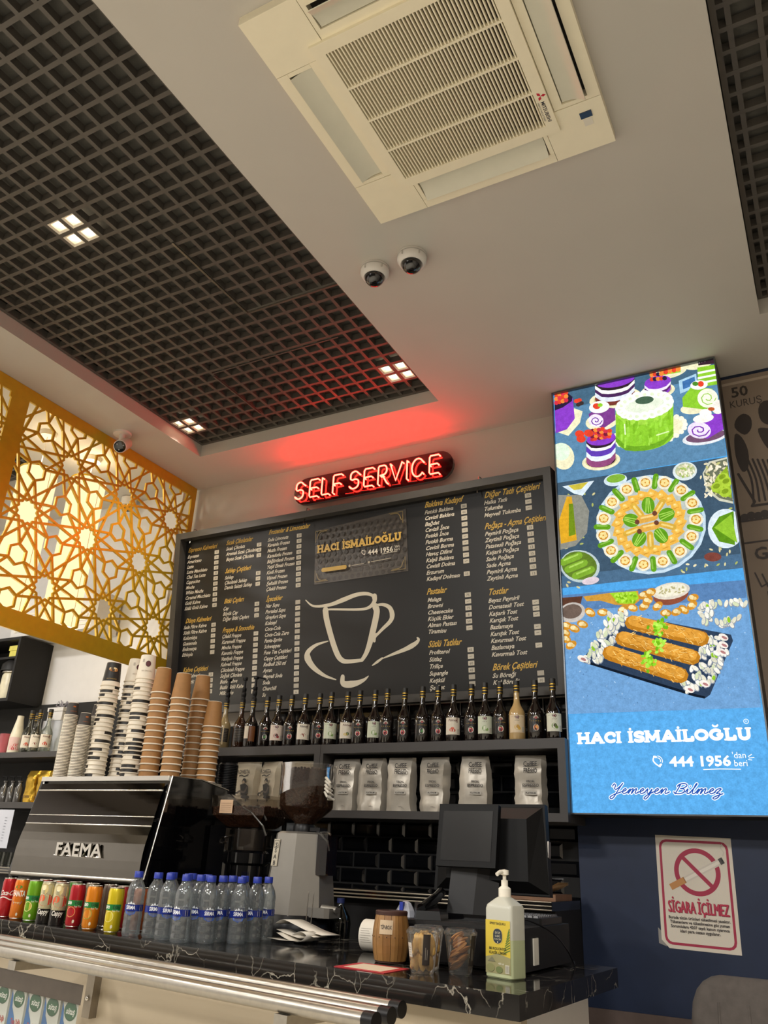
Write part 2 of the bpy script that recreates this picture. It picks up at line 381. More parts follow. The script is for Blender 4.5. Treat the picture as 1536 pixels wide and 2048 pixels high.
# outer frame with four slots: four corner pieces and four side pieces
cx=.262
for sx in (-1,1):
    for sy in (-1,1):
        m=MB(); a,b_=sorted((sx*(cx+.002),sx*W)); c_,d_=sorted((sy*(cx+.002),sy*W)); q=.018
        m.prism([(a,c_),(b_,c_),(b_,d_),(a,d_)],zb,zt,top=[(a,c_),(b_,c_),(b_,d_),(a,d_)])
        m.build('corner_panel',acw,ac)
for k in range(4):
    M=Matrix.Rotation(k*PI/2,4,'Z')
    m=MB(); m.box(-cx,cx,.315,.345,zb+.002,zt); m.box(-cx,cx,.432,W,zb,zt); m.box(-cx,-.247,.345,.432,zb+.001,zt); m.box(.247,cx,.345,.432,zb+.001,zt); m.xf(M)
    s=m.build('side_panel',acw,ac)
    m=MB(); m.box(-.247,.247,.345,.432,-.004,zt); m.xf(M); m.build('slot',acd,s)
    m=MB(); n=8; up=[]; 
    tilt={0:.8,1:.65,2:1.05,3:1.05}[k]
    for i in range(n+1):
        q=i/n; yy=.0+.082*q; up.append((yy,.008*math.sin(q*PI)))
    pr=[(y,z) for y,z in up]+[(y,z+.004) for y,z in up[::-1]]
    b0=len(m.v); L=.243
    for x in (-L,L): m.v+=[(x,y,z) for y,z in pr]
    N=len(pr); m.F(*range(N-1,-1,-1)); m.F(*range(N,2*N))
    for i in range(N): j=(i+1)%N; m.F(i,j,N+j,N+i)
    m.xf(Matrix.Translation((0,.348,-.030))@Matrix.Rotation(-tilt*.35,4,'X')); m.xf(M)
    m.build('louvre_flap',acf,ac,smooth=40)
m=MB(); fr=.04
m.box(gx0,gx1,gy0,gy0+fr,-.05,-.01); m.box(gx0,gx1,gy1-fr,gy1,-.05,-.01); m.box(gx0,gx0+fr,gy0+fr,gy1-fr,-.05,-.01); m.box(gx1-fr,gx1,gy0+fr,gy1-fr,-.05,-.01)
gr=m.build('intake_grille',acw,ac)
MB().box(gx0+.01,gx1-.01,gy0+.01,gy1-.01,-.016,-.004).build('filter',acd,ac)
n=45; bar=MB().box(-.0023,.0023,gy0+fr,gy1-fr,-.047,-.03).build('grille_bar',acw,gr,loc=(gx0+fr+.012,0,0)); sp=(gx1-gx0-2*fr)/n
bar.location.x=gx0+fr+sp*.5
for i in range(1,n): link('grille_bar',bar.data,gr,loc=(gx0+fr+sp*(i+.5),0,0))
for yy in (1.589,1.73,1.872): MB().box(gx0+fr,gx1-fr,ly(yy)-.004,ly(yy)+.004,-.0495,-.032).build('crossbar',acw,gr)
p=PR(lambda u,v,h:(lx(-.536)+v,ly(1.945)-u,-.0502-h))   # reads along the edge of the grille
# logo: three red diamonds, then the maker's name
def dia(a):
    q=.011; ca,sa=math.cos(a),math.sin(a); P_=lambda r,t:(-.0-.0+.052+r*math.cos(a+t)*-1, .004+r*math.sin(a+t))
    p.P([(.062,.006),(.062+.011*math.cos(a-.52),.006+.011*math.sin(a-.52)),(.062+.0185*math.cos(a),.006+.0185*math.sin(a)),(.062+.011*math.cos(a+.52),.006+.011*math.sin(a+.52))],'c8283c')
p=PR(lambda u,v,h:(lx(-.540)+v,ly(1.885)+u,-.0502-h))
for a in (PI/2,PI/2+2.094,PI/2-2.094): dia(a)
p2=PR(lambda u,v,h:(lx(-.541)+v,ly(1.93)+u,-.0502-h))
p.T('MITSUBISHI',.085-.0,-.001,.017,'33343c',bold=1,fit=.088); p.T('HEAVY INDUSTRIES',.085,-.012,.008,'33343c',fit=.08)
for i,v in enumerate(p.v): p.v[i]=(v[0],v[1]-.055,v[2])
p.build('lettering',PRINT,ac)
m=MB().box(lx(-.44),lx(-.40),ly(2.025),ly(2.05),-.0415,-.037); rcv=m.build('receiver',pm('receiver_window','2e3a4c',.2),ac)
MB().box(lx(-.435),lx(-.405),ly(2.055),ly(2.085),-.0395,-.037).build('indicator',white,ac)

# dome cameras
cw=pm('camera_shell','ded9d2',.4,noise=.02); smoke=pm('smoked_dome','0c0c0e',.05,coat=1.)
def dome(lab,x,y,z,s=1.):
    t=thing('dome_camera',lab,'security camera',(x,y,z),group='dome cameras on the ceiling')
    MB().lathe([(1e-4,0),(.062*s,0),(.064*s,-.004*s),(.064*s,-.03*s),(.056*s,-.045*s),(.048*s,-.05*s),(.044*s,-.048*s)],32).build('housing',cw,t,smooth=35)
    MB().ball(.045*s,0,0,-.046*s,24,1.,-PI/2,.1).build('dome',smoke,t,smooth=60)
    MB().lathe([(.0648*s,-.012*s),(.0655*s,-.013*s),(.0655*s,-.016*s),(.0648*s,-.017*s)],32).build('seam',pm('camera_seam','b9b4ab',.5),t)
    for a in (-.6,-1.8,2.2): MB().box(-.003,.003,-.003,.003,-.034*s,-.018*s).build('notch',pm('camera_seam','b9b4ab',.5),t,loc=(.0635*s*math.cos(a),.0635*s*math.sin(a),0))
dome('white dome security camera on the ceiling, left of the pair below the air conditioner',-1.474,2.457,CZ)
dome('white dome security camera on the ceiling, right of the pair below the air conditioner',-1.288,2.45,CZ)
t=thing('dome_camera','small white dome camera on the white wall behind the gold lattice screen','security camera',(-4.49,3.985,3.77),group=None)
MB().cyl(.055,-.005,-.07).build('housing',cw,t,smooth=35); MB().ball(.04,0,0,-.072,16,1.,-PI/2,0).build('dome',smoke,t,smooth=60); t.location=(-4.35,3.9,3.79)

# bullet camera on the left strip of ceiling
t=thing('bullet_camera','white bullet security camera on the ceiling beside the gold lattice screen','security camera',(-3.66,3.13,CZ))
MB().cyl(.055,-.012,0,r1=.058).build('base',cw,t,smooth=35)
MB().tube([(0,0,-.01),(0.0,.005,-.045),(.01,.01,-.062)],.02,12).build('arm',cw,t,smooth=50)
m=MB(); m.lathe([(1e-4,-.075),(.032,-.075),(.037,-.068),(.04,.05),(.0405,.085),(.036,.09)],24); M=Matrix.Translation((.03,.0,-.088))@Vector((.42,-.62,-.52)).to_track_quat('Z','Y').to_matrix().to_4x4(); 
m.xf(M); m.build('barrel',cw,t,smooth=40)
m=MB(); m.lathe([(.037,.088),(.03,.084),(1e-4,.084)],24); m.xf(M); f=m.build('front_glass',blkgl,t,smooth=40)
for a in (.4,2.5,4.4): m=MB(); m.cyl(.005,.084,.0865,.022*math.cos(a),.022*math.sin(a),10); m.xf(M); m.build('led',pm('ir_led','8d8d90',.2),f)

# neon sign
ns=thing('neon_sign','glowing red SELF SERVICE neon sign on dark rounded plate above the menu board','neon sign',(-2.297,3.93,3.566))
def capsule(L,r,n=10): return [(L/2-r+r*math.cos(a),r*math.sin(a)) for a in [-PI/2+PI*i/n for i in range(n+1)]]+[(-L/2+r+r*math.cos(a),r*math.sin(a)) for a in [PI/2+PI*i/n for i in range(n+1)]]
m=MB(); m.prism(capsule(1.13,.095),-.012,.012); m.xf(Matrix.Rotation(PI/2,4,'X')); m.build('back_plate',pm('dark_acrylic','150508',.12,coat=.8),ns)
tube=emit('neon_tube','ff3a24',1); 
nt_=tube.node_tree; nt_.nodes['Emission'].inputs[0].default_value=(1,.013,.008,1); nt_.nodes['Emission'].inputs[1].default_value=70
def arc(cx,cy,rx,ry,a0,a1,n=8): return [(cx+rx*math.cos(math.radians(a0+(a1-a0)*i/n)),cy+ry*math.sin(math.radians(a0+(a1-a0)*i/n))) for i in range(n+1)]
NE={'S':[[(.86,.84)]+arc(.48,.77,.36,.22,25,180,7)+arc(.45,.62,.33,.12,185,250,3)+arc(.5,.36,.38,.18,100,10,5)+arc(.45,.25,.43,.24,0,-160,8)],
'E':[[(.9,1.),(.2,1.),(.1,.9),(.1,.1),(.2,0),(.9,0)],[(.1,.52),(.8,.52)]],'L':[[(.12,1.),(.12,.08),(.2,0),(.9,0)]],'F':[[(.9,1.),(.2,1.),(.12,.92),(.12,0)],[(.12,.5),(.75,.5)]],
'R':[[(.12,0),(.12,.92),(.2,1.),(.55,1.)]+arc(.58,.74,.3,.26,80,-80,7)+[(.3,.46)],[(.5,.46),(.9,0)]],'V':[[(.02,1.),(.48,.02),(.94,1.)]],'I':[[(.1,1.),(.1,0)]],'C':[arc(.55,.5,.45,.5,40,320,14)]}
def letter(ch,x,sc,wd):
    o=None
    for st in NE[ch]:
        pts=[((x+u*wd),-.036,(v-.5)*sc) for u,v in st]
        pts=[(pts[0][0],-.012,pts[0][2])]+pts+[(pts[-1][0],-.012,pts[-1][2])]
        m=MB(); m.tube(pts,.0048,8); o=m.build('tube_letter' if o is None else 'tube_stroke',tube,ns,smooth=60)
xs={'S':-.545,'E':-.44,'L':-.34,'F':-.255}
for ch,x,wd in (('S',-.543,.074),('E',-.437,.074),('L',-.345,.066),('F',-.262,.074),('S',-.135,.078),('E',-.035,.074),('R',.063,.078),('V',.153,.088),('I',.262,.08),('C',.295,.088),('E',.413,.074)): letter(ch,x,.122,wd)
for x in (-.42,0.0,.42): MB().box(x-.004,x+.004,-.012,.05,-.006,.006).build('standoff',chrome,ns)
for k in range(9): MB().tube([(-.5+k*.11,-.014,-.075),(-.44+k*.11,-.014,-.078)],.004,6).build('blacked_tube',pm('dead_tube','6d1410',.3),ns)
ART_PAL='5b86a8 46677f ece6c0 cfc48c 33242e f4f6ee 4a2a58 dfe6f2 7a3a30 8a3fc4 e0442c f08a3a c02830 8cc832 3a2430 e9e0f4 5a2a6a 2c2440 a9cfe6 3f6fa8 2c2038 d8344a 3a3030 7c3f8c efe3f2 6c2f9c f7f4dc a4d848 6ea626 dff0c0 96d43c 86c42e a2dc4a 7eb828 e8ffd0 dcf5b0 e6efd8 fbfff4 e3efcc 45604a f2f6dc 9cc95a 4d8a2c e2e6ea 71506a e9def2 7a35a8 fff6ea f5efe4 b4582c 5f3fae e4eefa 8f4a78 c8354a 7a1f38 dff2d8 3f5568 4b6a86 e6dcb4 a8b060 d8cf9c c9c08c 7a4238 c3d8e6 8fa9bc b9c0b8 e9e3cc c98a2c f0d890 5f9a1e 86b84a e8b24a efc666 f8e0a0 c48a2c a5cf58 d3a840 ecd07c dba548 f2d084 6b4030 d6e4ee c8b840 cfe0e8 7fae3c d5dfe0 b7bf98 9fb85c efe8d0 d9d2b0 c8c8b4 6a6f5a d9cfae efe6cc b8b878 8fae2c a9c83c 7f9a24 d5e2ea 5c8f1c 8fbf34 8a8a80 d9a428 6f8a1c b8c8c8 5f7a2a 7da832 a9d05c d8c8d0 6d9ccb 587fae 8fb6de a7c8e6 4c7099 c9953a 9ccf2c 7db01c b5e04c 8a4c38 d9d0c0 e8e2cc b8b080 5a3a2c c0b8b0 6b5a50 f0dca8 e4c884 2e3e54 141c28 8b93a0 d9d6c0 e9e4d4 cfd6b0 f3efe2 8fc02c efe6dc b07a78 b97a22 d99a3c f6d080 eebc60 a86a1c c98a2e 8fd02c 6fae1c a9e048 b9ec5c'
ART='''P0 10 2178 840 2193 832 1622 5 1631;P1 10 2178 840 2193 841 2074 12 2064;E2 333 2066 134 -6 5 -60;E3 334 2070 112 -5 4 -49;E4 334 2070 102 -4 3 -45;P4 236 2185 443 2168 435 2063 230 2078;P5 235 2169 268 2133 303 2121 337 2116 371 2116 406 2122 442 2152 441 2131 404 2101 370 2095 335 2095 301 2100 267 2111 234 2147;P6 234 2147 267 2111 301 2100 335 2095 370 2095 404 2101 441 2131 439 2110 403 2080 368 2074 334 2074 300 2079 266 2090 233 2126;P7 233 2126 266 2090 300 2079 334 2074 368 2074 403 2080 439 2110 437 2084 401 2054 366 2048 332 2048 298 2053 264 2064 231 2099;P8 231 2099 264 2064 298 2053 332 2048 366 2048 401 2054 437 2084 435 2063 399 2033 365 2027 331 2027 297 2032 263 2043 230 2078;E9 341 2177 103 -6 3 -45;E10 327 2198 13 -3 -1 -13
E11 337 2188 13 -3 -1 -13;E12 348 2188 13 -3 -1 -13;E10 360 2200 13 -3 -1 -13;E11 370 2193 13 -3 -1 -13;E12 380 2186 13 -3 -1 -13;E10 391 2190 13 -3 -1 -13;E2 621 2151 83 3 4 -37;P13 572 2213 675 2193 673 2136 570 2142;E11 582 2159 11 -9 -7 -16;E10 602 2159 11 -9 -7 -16;E11 623 2159 11 -9 -7 -16;E10 643 2159 11 -9 -7 -16
E11 663 2159 11 -8 -7 -16;E2 764 2160 68 2 3 -30;P14 759 2183 843 2181 842 2142 760 2152;E5 765 2174 7 -2 -1 -10;E5 779 2175 7 -2 -1 -10;E5 793 2175 7 -2 -1 -10;E5 807 2176 7 -2 -1 -10;E5 821 2176 7 -2 -1 -10;E5 835 2177 7 -2 -1 -10;E2 551 2054 85 -4 2 -45;E3 551 2058 71 -3 2 -36;E9 551 2058 65 -3 2 -33
P9 490 2116 621 2106 616 2053 486 2062;P15 489 2105 509 2079 531 2071 552 2067 574 2068 596 2073 620 2095 618 2079 595 2057 573 2052 551 2052 529 2055 508 2063 488 2089;P16 488 2089 508 2063 529 2055 551 2052 573 2052 595 2057 618 2079 617 2063 593 2041 571 2036 549 2036 528 2039 506 2047 487 2073;E9 556 2111 65 -3 2 -33;E10 529 2131 12 -3 -1 -13;E17 544 2129 12 -3 -1 -13;E11 560 2126 12 -3 -1 -13;E10 576 2124 12 -3 -1 -13;E17 592 2121 12 -3 -1 -13;E11 531 2157 12 -3 -1 -13;E10 547 2155 12 -3 -1 -13;E17 563 2152 12 -3 -1 -13
E11 578 2150 12 -3 -1 -13;P18 658 2088 745 2108 743 2031 658 2011;P19 675 2079 736 2093 735 2046 674 2032;P13 754 2141 848 2136 839 2019 746 2026;P5 752 2115 847 2112 846 2101 752 2102;P5 749 2085 844 2082 843 2071 748 2072;P5 746 2055 840 2052 840 2041 745 2042;P2 7 1939 76 1897 142 1961 160 2028 116 2057 9 1992;P9 9 2083 111 2122 116 1994 70 1938 8 1928;P20 12 2147 81 2166 110 2131 106 2105 53 2077 9 2069;E10 23 2163 13 -3 -1 -14;E11 40 2164 13 -3 -1 -14
E21 58 2165 13 -3 -1 -14;E10 76 2166 13 -3 -1 -14;E11 21 2139 13 -3 -1 -14;E21 39 2140 13 -3 -1 -14;E10 57 2141 13 -3 -1 -14;E11 75 2142 13 -3 -1 -14;E21 20 2115 13 -3 -1 -14;E10 38 2116 13 -3 -1 -14;E11 56 2117 13 -3 -1 -14;E21 74 2118 13 -3 -1 -14;E10 130 2099 14 -3 -1 -13;E10 146 2100 14 -3 -1 -13
E22 156 2079 14 -3 -1 -13;E22 140 2074 14 -3 -1 -13;E2 257 1943 85 -3 5 -54;P23 191 2003 247 2034 329 2005 328 1935 262 1899 196 1949;E24 227 1955 38 -18 -9 -36;S25 5 259 1947 247 1931 227 1928 210 1940 204 1957 211 1970 224 1973 236 1966 240 1955 237 1947 230 1946 224 1949 223 1954;E5 249 2032 54 -4 2 -37;E10 236 2041 20 -5 -1 -18;E13 255 2043 14 -3 -1 -12;E2 495 1829 169 4 8 -83;E26 664 1832 13 -3 -1 -14;E26 658 1813 13 -3 -1 -14
E26 642 1795 13 -3 -1 -14;E26 617 1779 14 -3 -1 -14;E26 586 1765 14 -3 -1 -14;E26 549 1756 14 -3 -1 -14;E26 509 1750 14 -3 -1 -14;E26 468 1749 14 -3 -1 -14;E26 428 1752 14 -3 -1 -14;E26 392 1760 14 -3 -1 -14;E26 361 1772 14 -3 -1 -14;E26 338 1787 14 -3 -1 -14;E26 324 1806 15 -3 -1 -14;E26 320 1825 15 -3 -1 -14
E26 327 1845 15 -3 -1 -14;E26 343 1864 15 -3 -1 -14;E26 369 1880 15 -3 -1 -14;E26 402 1894 14 -3 -1 -14;E26 440 1904 14 -3 -1 -14;E26 481 1909 14 -3 -1 -14;E26 523 1910 14 -3 -1 -14;E26 563 1905 14 -3 -1 -14;E26 598 1897 14 -3 -1 -14;E26 628 1884 14 -3 -1 -14;E26 649 1869 14 -3 -1 -14;E26 661 1851 13 -3 -1 -14
E13 465 1802 141 -5 4 -76;P13 333 1991 621 1973 605 1796 320 1808;P27 333 1991 378 1929 425 1911 473 1904 521 1906 569 1918 621 1973 619 1944 567 1890 518 1877 471 1875 423 1882 376 1900 331 1961;P28 322 1837 367 1778 414 1761 461 1755 508 1757 556 1770 607 1824 605 1796 553 1743 506 1730 458 1727 411 1733 364 1749 320 1808;E29 479 1982 142 -8 4 -79;S30 10 506 1908 498 1856;S30 10 382 1845 379 1801;S31 7 398 1913 399 1874;S32 10 371 1816 364 1766;S32 10 489 1805 483 1755;S31 10 528 1850 529 1821;S33 15 342 1883 337 1835
S30 10 443 1818 440 1775;S30 14 574 1843 572 1790;S30 6 523 1879 519 1836;S32 10 498 1798 494 1770;S32 10 353 1840 351 1810;S32 6 536 1816 529 1772;S30 14 528 1880 526 1822;S30 6 604 1893 597 1850;S33 10 597 1895 591 1848;S32 14 433 1905 433 1866;S33 14 505 1845 502 1800;S33 10 447 1830 442 1796
S32 6 485 1911 481 1866;S33 10 497 1840 490 1795;S31 6 517 1876 514 1826;S33 10 595 1928 590 1883;S33 10 383 1913 381 1858;S30 14 549 1910 546 1853;S32 6 419 1898 418 1864;S30 14 512 1905 508 1849;S30 14 447 1814 442 1779;S30 14 572 1871 567 1843;S31 10 414 1823 411 1770;S32 10 552 1881 546 1848
S30 10 427 1872 423 1833;S32 14 387 1874 386 1828;S33 10 478 1797 478 1771;S31 10 475 1808 473 1754;S32 6 556 1919 555 1870;S30 10 493 1912 492 1881;S31 14 511 1854 506 1799;S33 6 427 1892 426 1851;S33 7 396 1917 396 1887;S32 14 577 1828 577 1803;S31 10 348 1911 343 1868;S31 6 457 1821 451 1796
S32 7 370 1932 370 1876;S33 14 420 1886 415 1840;S31 14 433 1898 429 1869;S34 6 372 1899 371 1840;S35 7 525 1801 582 1809;E36 480 1990 106 -6 3 -57;E37 600 1980 24 -6 -2 -24;E38 600 1978 10 -2 -1 -10;E37 593 1961 24 -6 -2 -24;E38 592 1959 10 -2 -1 -10;E37 574 1945 24 -6 -2 -24;E38 574 1943 10 -2 -1 -10
E37 547 1933 24 -6 -2 -24;E38 546 1931 10 -2 -1 -10;E37 512 1926 24 -6 -2 -24;E38 512 1924 10 -2 -1 -10;E37 475 1925 24 -6 -2 -24;E38 475 1923 10 -2 -1 -10;E37 437 1930 24 -6 -2 -24;E38 437 1929 10 -2 -1 -10;E37 404 1941 25 -6 -2 -25;E38 404 1940 10 -2 -1 -10;E37 377 1957 25 -6 -2 -25;E38 377 1955 10 -2 -1 -10
E37 361 1976 25 -6 -2 -25;E38 361 1974 10 -2 -1 -10;E37 356 1996 25 -6 -2 -25;E38 356 1994 10 -2 -1 -10;E37 364 2015 25 -6 -2 -25;E38 364 2013 10 -3 -1 -10;E37 383 2032 25 -6 -2 -25;E38 383 2030 10 -3 -1 -10;E37 412 2044 25 -6 -2 -25;E38 412 2042 10 -3 -1 -10;E37 447 2050 25 -6 -2 -25;E38 447 2049 10 -3 -1 -10
E37 485 2051 24 -6 -2 -25;E38 485 2049 10 -3 -1 -10;E37 523 2045 24 -6 -2 -25;E38 522 2043 10 -3 -1 -10;E37 555 2034 24 -6 -2 -25;E38 555 2032 10 -2 -1 -10;E37 581 2018 24 -6 -2 -24;E38 581 2016 10 -2 -1 -10;E37 596 1999 24 -6 -2 -24;E38 596 1998 10 -2 -1 -10;E39 482 2016 46 -4 1 -23;E2 717 1911 67 -5 0 -33
P13 665 1983 716 2038 809 2002 828 1934 769 1890 664 1932;E40 783 1953 47 -12 -6 -54;S41 5 821 1944 805 1919 778 1917 758 1936 755 1962 769 1979 788 1978 800 1963 800 1947 791 1938 780 1941 775 1949;E5 751 2038 41 -5 -1 -27;E10 760 2042 15 -4 -2 -17;E42 735 2049 15 -4 -1 -13;E43 746 1740 104 -1 1 -40;E44 750 1746 91 -1 1 -32;P9 680 1820 753 1861 846 1855 841 1767 759 1729 688 1761;E45 725 1784 52 -21 -10 -44;S46 6 771 1773 752 1752 721 1751 696 1769 693 1793 708 1806 730 1804 745 1791 745 1777 734 1771 722 1774 717 1781 719 1786;E47 751 1845 48 -3 0 -24
E5 764 1871 28 -7 -3 -24;E48 824 1893 29 -7 -5 -40;E49 793 1888 16 -4 -1 -11;E2 238 1712 98 -4 3 -52;E3 239 1716 82 -4 3 -42;E4 239 1716 75 -3 2 -39;P4 170 1845 322 1838 313 1713 163 1718;P5 169 1830 193 1799 218 1791 243 1788 268 1789 294 1795 321 1823 319 1807 293 1779 267 1772 242 1771 217 1774 192 1783 169 1813;P50 169 1813 192 1783 217 1774 242 1771 267 1772 293 1779 319 1807 317 1775 291 1748 265 1741 240 1740 215 1743 190 1751 167 1781;P51 167 1781 190 1751 215 1743 240 1740 265 1741 291 1748 317 1775 315 1748 289 1721 263 1714 238 1712 214 1715 189 1724 165 1753;P52 165 1753 189 1724 214 1715 238 1712 263 1714 289 1721 315 1748 313 1713 286 1686 261 1679 236 1678 211 1681 187 1689 163 1718;E9 247 1842 75 -4 2 -40
E53 202 1847 13 -3 -1 -12;E10 216 1847 13 -3 -1 -12;E54 239 1846 13 -3 -1 -12;E11 251 1847 13 -3 -1 -12;E53 267 1846 13 -3 -1 -12;E10 288 1845 13 -3 -1 -12;E54 204 1864 13 -3 -1 -12;E11 223 1863 13 -3 -1 -12;E53 241 1863 13 -3 -1 -12;E10 257 1863 13 -3 -1 -12;E54 273 1862 13 -3 -1 -12;E11 293 1861 13 -3 -1 -12
E53 200 1882 13 -3 -1 -12;E10 224 1880 13 -3 -1 -12;E54 239 1880 13 -3 -1 -12;E11 252 1881 13 -3 -1 -12;E53 273 1880 13 -3 -1 -12;E10 294 1878 13 -3 -1 -12;E54 206 1898 13 -3 -1 -12;E11 222 1898 13 -3 -1 -12;E53 240 1897 13 -3 -1 -12;E10 258 1897 13 -3 -1 -12;E10 137 1894 24 -9 -4 -21;E10 143 1863 24 -9 -4 -21
E10 185 1888 24 -9 -4 -21;E2 39 1782 59 11 22 -81;E55 33 1810 47 -10 -2 -53;P56 5 1631 833 1614 834 1052 -1 1053;P57 350 1115 842 1121 834 1052 -1 1053 -2 1114;E58 85 1345 8 -7 -3 -4;E59 733 1081 -8 -5 -2 4;E60 747 1149 0 -10 -4 0;E60 139 1161 -7 -7 -3 4;E58 113 1521 7 -9 -4 -3;E60 763 1530 -9 0 0 5;E61 85 1048 9 -6 -3 -4
E60 767 1450 3 -10 -4 -2;E58 839 1219 -8 -3 -1 5;E59 595 1077 -2 -10 -4 1;E61 776 1125 -3 -9 -4 2;E60 791 1465 -6 -7 -3 4;E58 633 1090 -8 -4 -2 5;E58 826 1390 -8 -3 -1 5;E59 733 1250 4 -9 -4 -2;E58 869 1501 8 -4 -1 -5;E59 574 1070 3 -9 -4 -2;E61 750 1157 5 -8 -4 -3;E61 40 1079 10 -3 -1 -5
E59 93 1130 10 -3 -1 -5;E58 132 1424 9 -7 -3 -5;E60 789 1137 -1 -10 -4 0;E59 121 1307 10 -4 -2 -5;E58 167 1102 8 -6 -3 -4;E59 114 1273 -10 -1 -1 5;E61 190 1534 -8 -6 -3 5;E61 56 1303 -10 1 0 6;E60 126 1427 -10 1 0 6;E60 112 1159 6 -9 -4 -3;E61 859 1473 -3 -10 -4 2;E59 181 1475 -1 -11 -5 1
E58 706 1530 -3 -10 -4 2;E59 817 1347 -9 -2 -1 5;E58 602 1100 9 -2 -1 -5;E61 14 1164 -6 -8 -4 4;E61 187 1157 10 -3 -1 -5;E58 683 1086 7 -6 -3 -4;E60 788 1472 -9 -2 -1 5;E61 819 1527 -6 -7 -3 4;E59 88 1284 1 -11 -5 0;E60 711 1158 8 -5 -2 -4;E61 678 1083 -4 -9 -4 2;E58 752 1437 1 -10 -4 0
E58 40 1329 -4 -10 -5 3;E59 168 1097 -1 -10 -5 1;E59 736 1317 -8 -4 -2 5;E61 36 1261 -10 -2 -1 5;E61 53 1518 -5 -10 -5 3;E58 40 1334 10 -3 -1 -5;E61 31 1063 4 -10 -5 -2;E61 104 1318 0 -11 -5 0;E59 143 1546 3 -11 -5 -1;E59 810 1079 -6 -7 -3 3;E60 579 1065 8 -5 -2 -4;E61 56 1529 -7 -8 -4 4
E59 63 1549 6 -10 -4 -3;E59 759 1166 -6 -8 -3 3;E60 762 1079 -2 -9 -4 1;E59 833 1495 5 -9 -4 -3;E58 756 1484 -8 -5 -2 5;E58 814 1451 -8 -5 -2 5;E62 714 1121 37 -5 -2 -22;E63 448 1330 258 0 11 -260;E64 448 1330 245 0 10 -246;E65 447 1332 236 -1 10 -236;E66 662 1317 32 -5 -4 -34;E67 662 1317 22 -4 -2 -23
E68 673 1316 8 -1 -1 -8;E68 664 1306 8 -1 -1 -8;E68 652 1312 8 -1 -1 -8;E68 654 1325 8 -1 -1 -8;E68 666 1327 8 -1 -1 -8;S69 26 629 1285 677 1264;S70 8 632 1278 671 1261;E66 633 1235 32 -5 -3 -33;E67 633 1235 22 -3 -2 -22;E68 628 1226 8 -1 -1 -8;E68 623 1238 8 -1 -1 -8;E68 632 1246 8 -1 -1 -8
E68 643 1239 8 -1 -1 -8;E68 641 1226 8 -1 -1 -8;S69 26 589 1218 627 1179;S70 8 590 1210 620 1179;E66 574 1169 32 -4 -3 -33;E67 574 1169 22 -3 -2 -22;E68 568 1178 8 -1 -1 -8;E68 581 1177 8 -1 -1 -8;E68 584 1165 8 -1 -1 -8;E68 574 1158 8 -1 -1 -8;E68 564 1166 8 -1 -1 -8;S69 26 526 1170 546 1119
S70 8 524 1163 540 1122;E66 493 1130 33 -4 -3 -33;E67 493 1130 22 -3 -2 -22;E68 504 1132 8 -1 -1 -8;E68 499 1120 8 -1 -1 -8;E68 486 1122 9 -1 -1 -8;E68 483 1135 9 -1 -1 -8;E68 495 1141 9 -1 -1 -8;S69 26 449 1149 449 1094;S70 8 444 1144 444 1100;E66 404 1125 33 -4 -3 -33;E67 404 1125 23 -3 -2 -22
E68 401 1114 9 -1 -1 -8;E68 392 1125 9 -1 -1 -8;E68 399 1135 9 -1 -1 -8;E68 412 1132 9 -1 -1 -8;E68 413 1119 9 -1 -1 -8;S69 27 370 1160 348 1109;S70 8 364 1157 347 1117;E66 320 1155 34 -5 -3 -34;E67 320 1155 23 -3 -2 -23;E68 310 1163 9 -1 -1 -8;E68 323 1166 9 -1 -1 -8;E68 331 1154 9 -1 -1 -8
E68 323 1145 9 -1 -1 -8;E68 310 1150 9 -1 -1 -8;S69 28 304 1200 263 1164;S70 8 297 1201 264 1172;E66 256 1217 35 -5 -2 -35;E67 256 1217 24 -3 -2 -23;E68 266 1222 9 -1 -1 -8;E68 264 1209 9 -1 -1 -8;E68 251 1208 9 -1 -1 -8;E68 244 1220 9 -1 -1 -8;E68 254 1229 9 -1 -1 -8;S69 28 261 1265 207 1250
S70 8 254 1268 211 1256;E66 224 1301 35 -5 -2 -35;E67 224 1301 24 -4 -2 -24;E68 225 1290 9 -1 -1 -8;E68 213 1298 9 -1 -1 -8;E68 217 1311 9 -1 -1 -8;E68 231 1311 9 -1 -1 -8;E68 236 1298 9 -1 -1 -8;S69 28 250 1342 193 1352;S70 9 245 1349 199 1357;E66 232 1392 36 -6 -2 -36;E67 232 1392 24 -4 -2 -24
E68 221 1398 9 -2 -1 -9;E68 233 1404 9 -2 -1 -9;E68 244 1394 9 -2 -1 -9;E68 239 1382 9 -1 -1 -9;E68 225 1384 9 -1 -1 -9;S69 28 275 1419 225 1453;S70 9 272 1427 232 1454;E66 279 1474 36 -6 -2 -36;E67 279 1474 24 -4 -2 -24;E68 288 1481 9 -2 -1 -9;E68 290 1467 9 -2 -1 -9;E68 277 1462 9 -2 -1 -9
E68 267 1473 9 -2 -1 -9;E68 273 1485 9 -2 -1 -9;S69 28 330 1481 296 1533;S70 8 331 1489 304 1531;E66 356 1530 35 -6 -3 -36;E67 356 1530 24 -4 -2 -24;E68 360 1518 9 -2 -1 -9;E68 346 1523 9 -2 -1 -9;E68 346 1537 9 -2 -1 -9;E68 359 1541 9 -2 -1 -9;E68 368 1529 9 -2 -1 -9;S69 28 406 1516 395 1576
S70 8 410 1523 401 1571;E66 448 1550 34 -6 -3 -36;E67 448 1550 23 -4 -2 -24;E68 436 1552 9 -2 -1 -9;E68 445 1562 9 -2 -1 -9;E68 458 1555 9 -2 -1 -9;E68 457 1541 9 -2 -1 -9;E68 443 1539 9 -2 -1 -9;S69 27 489 1518 501 1576;S70 8 494 1522 504 1569;E66 538 1532 34 -6 -3 -36;E67 538 1532 23 -4 -2 -24
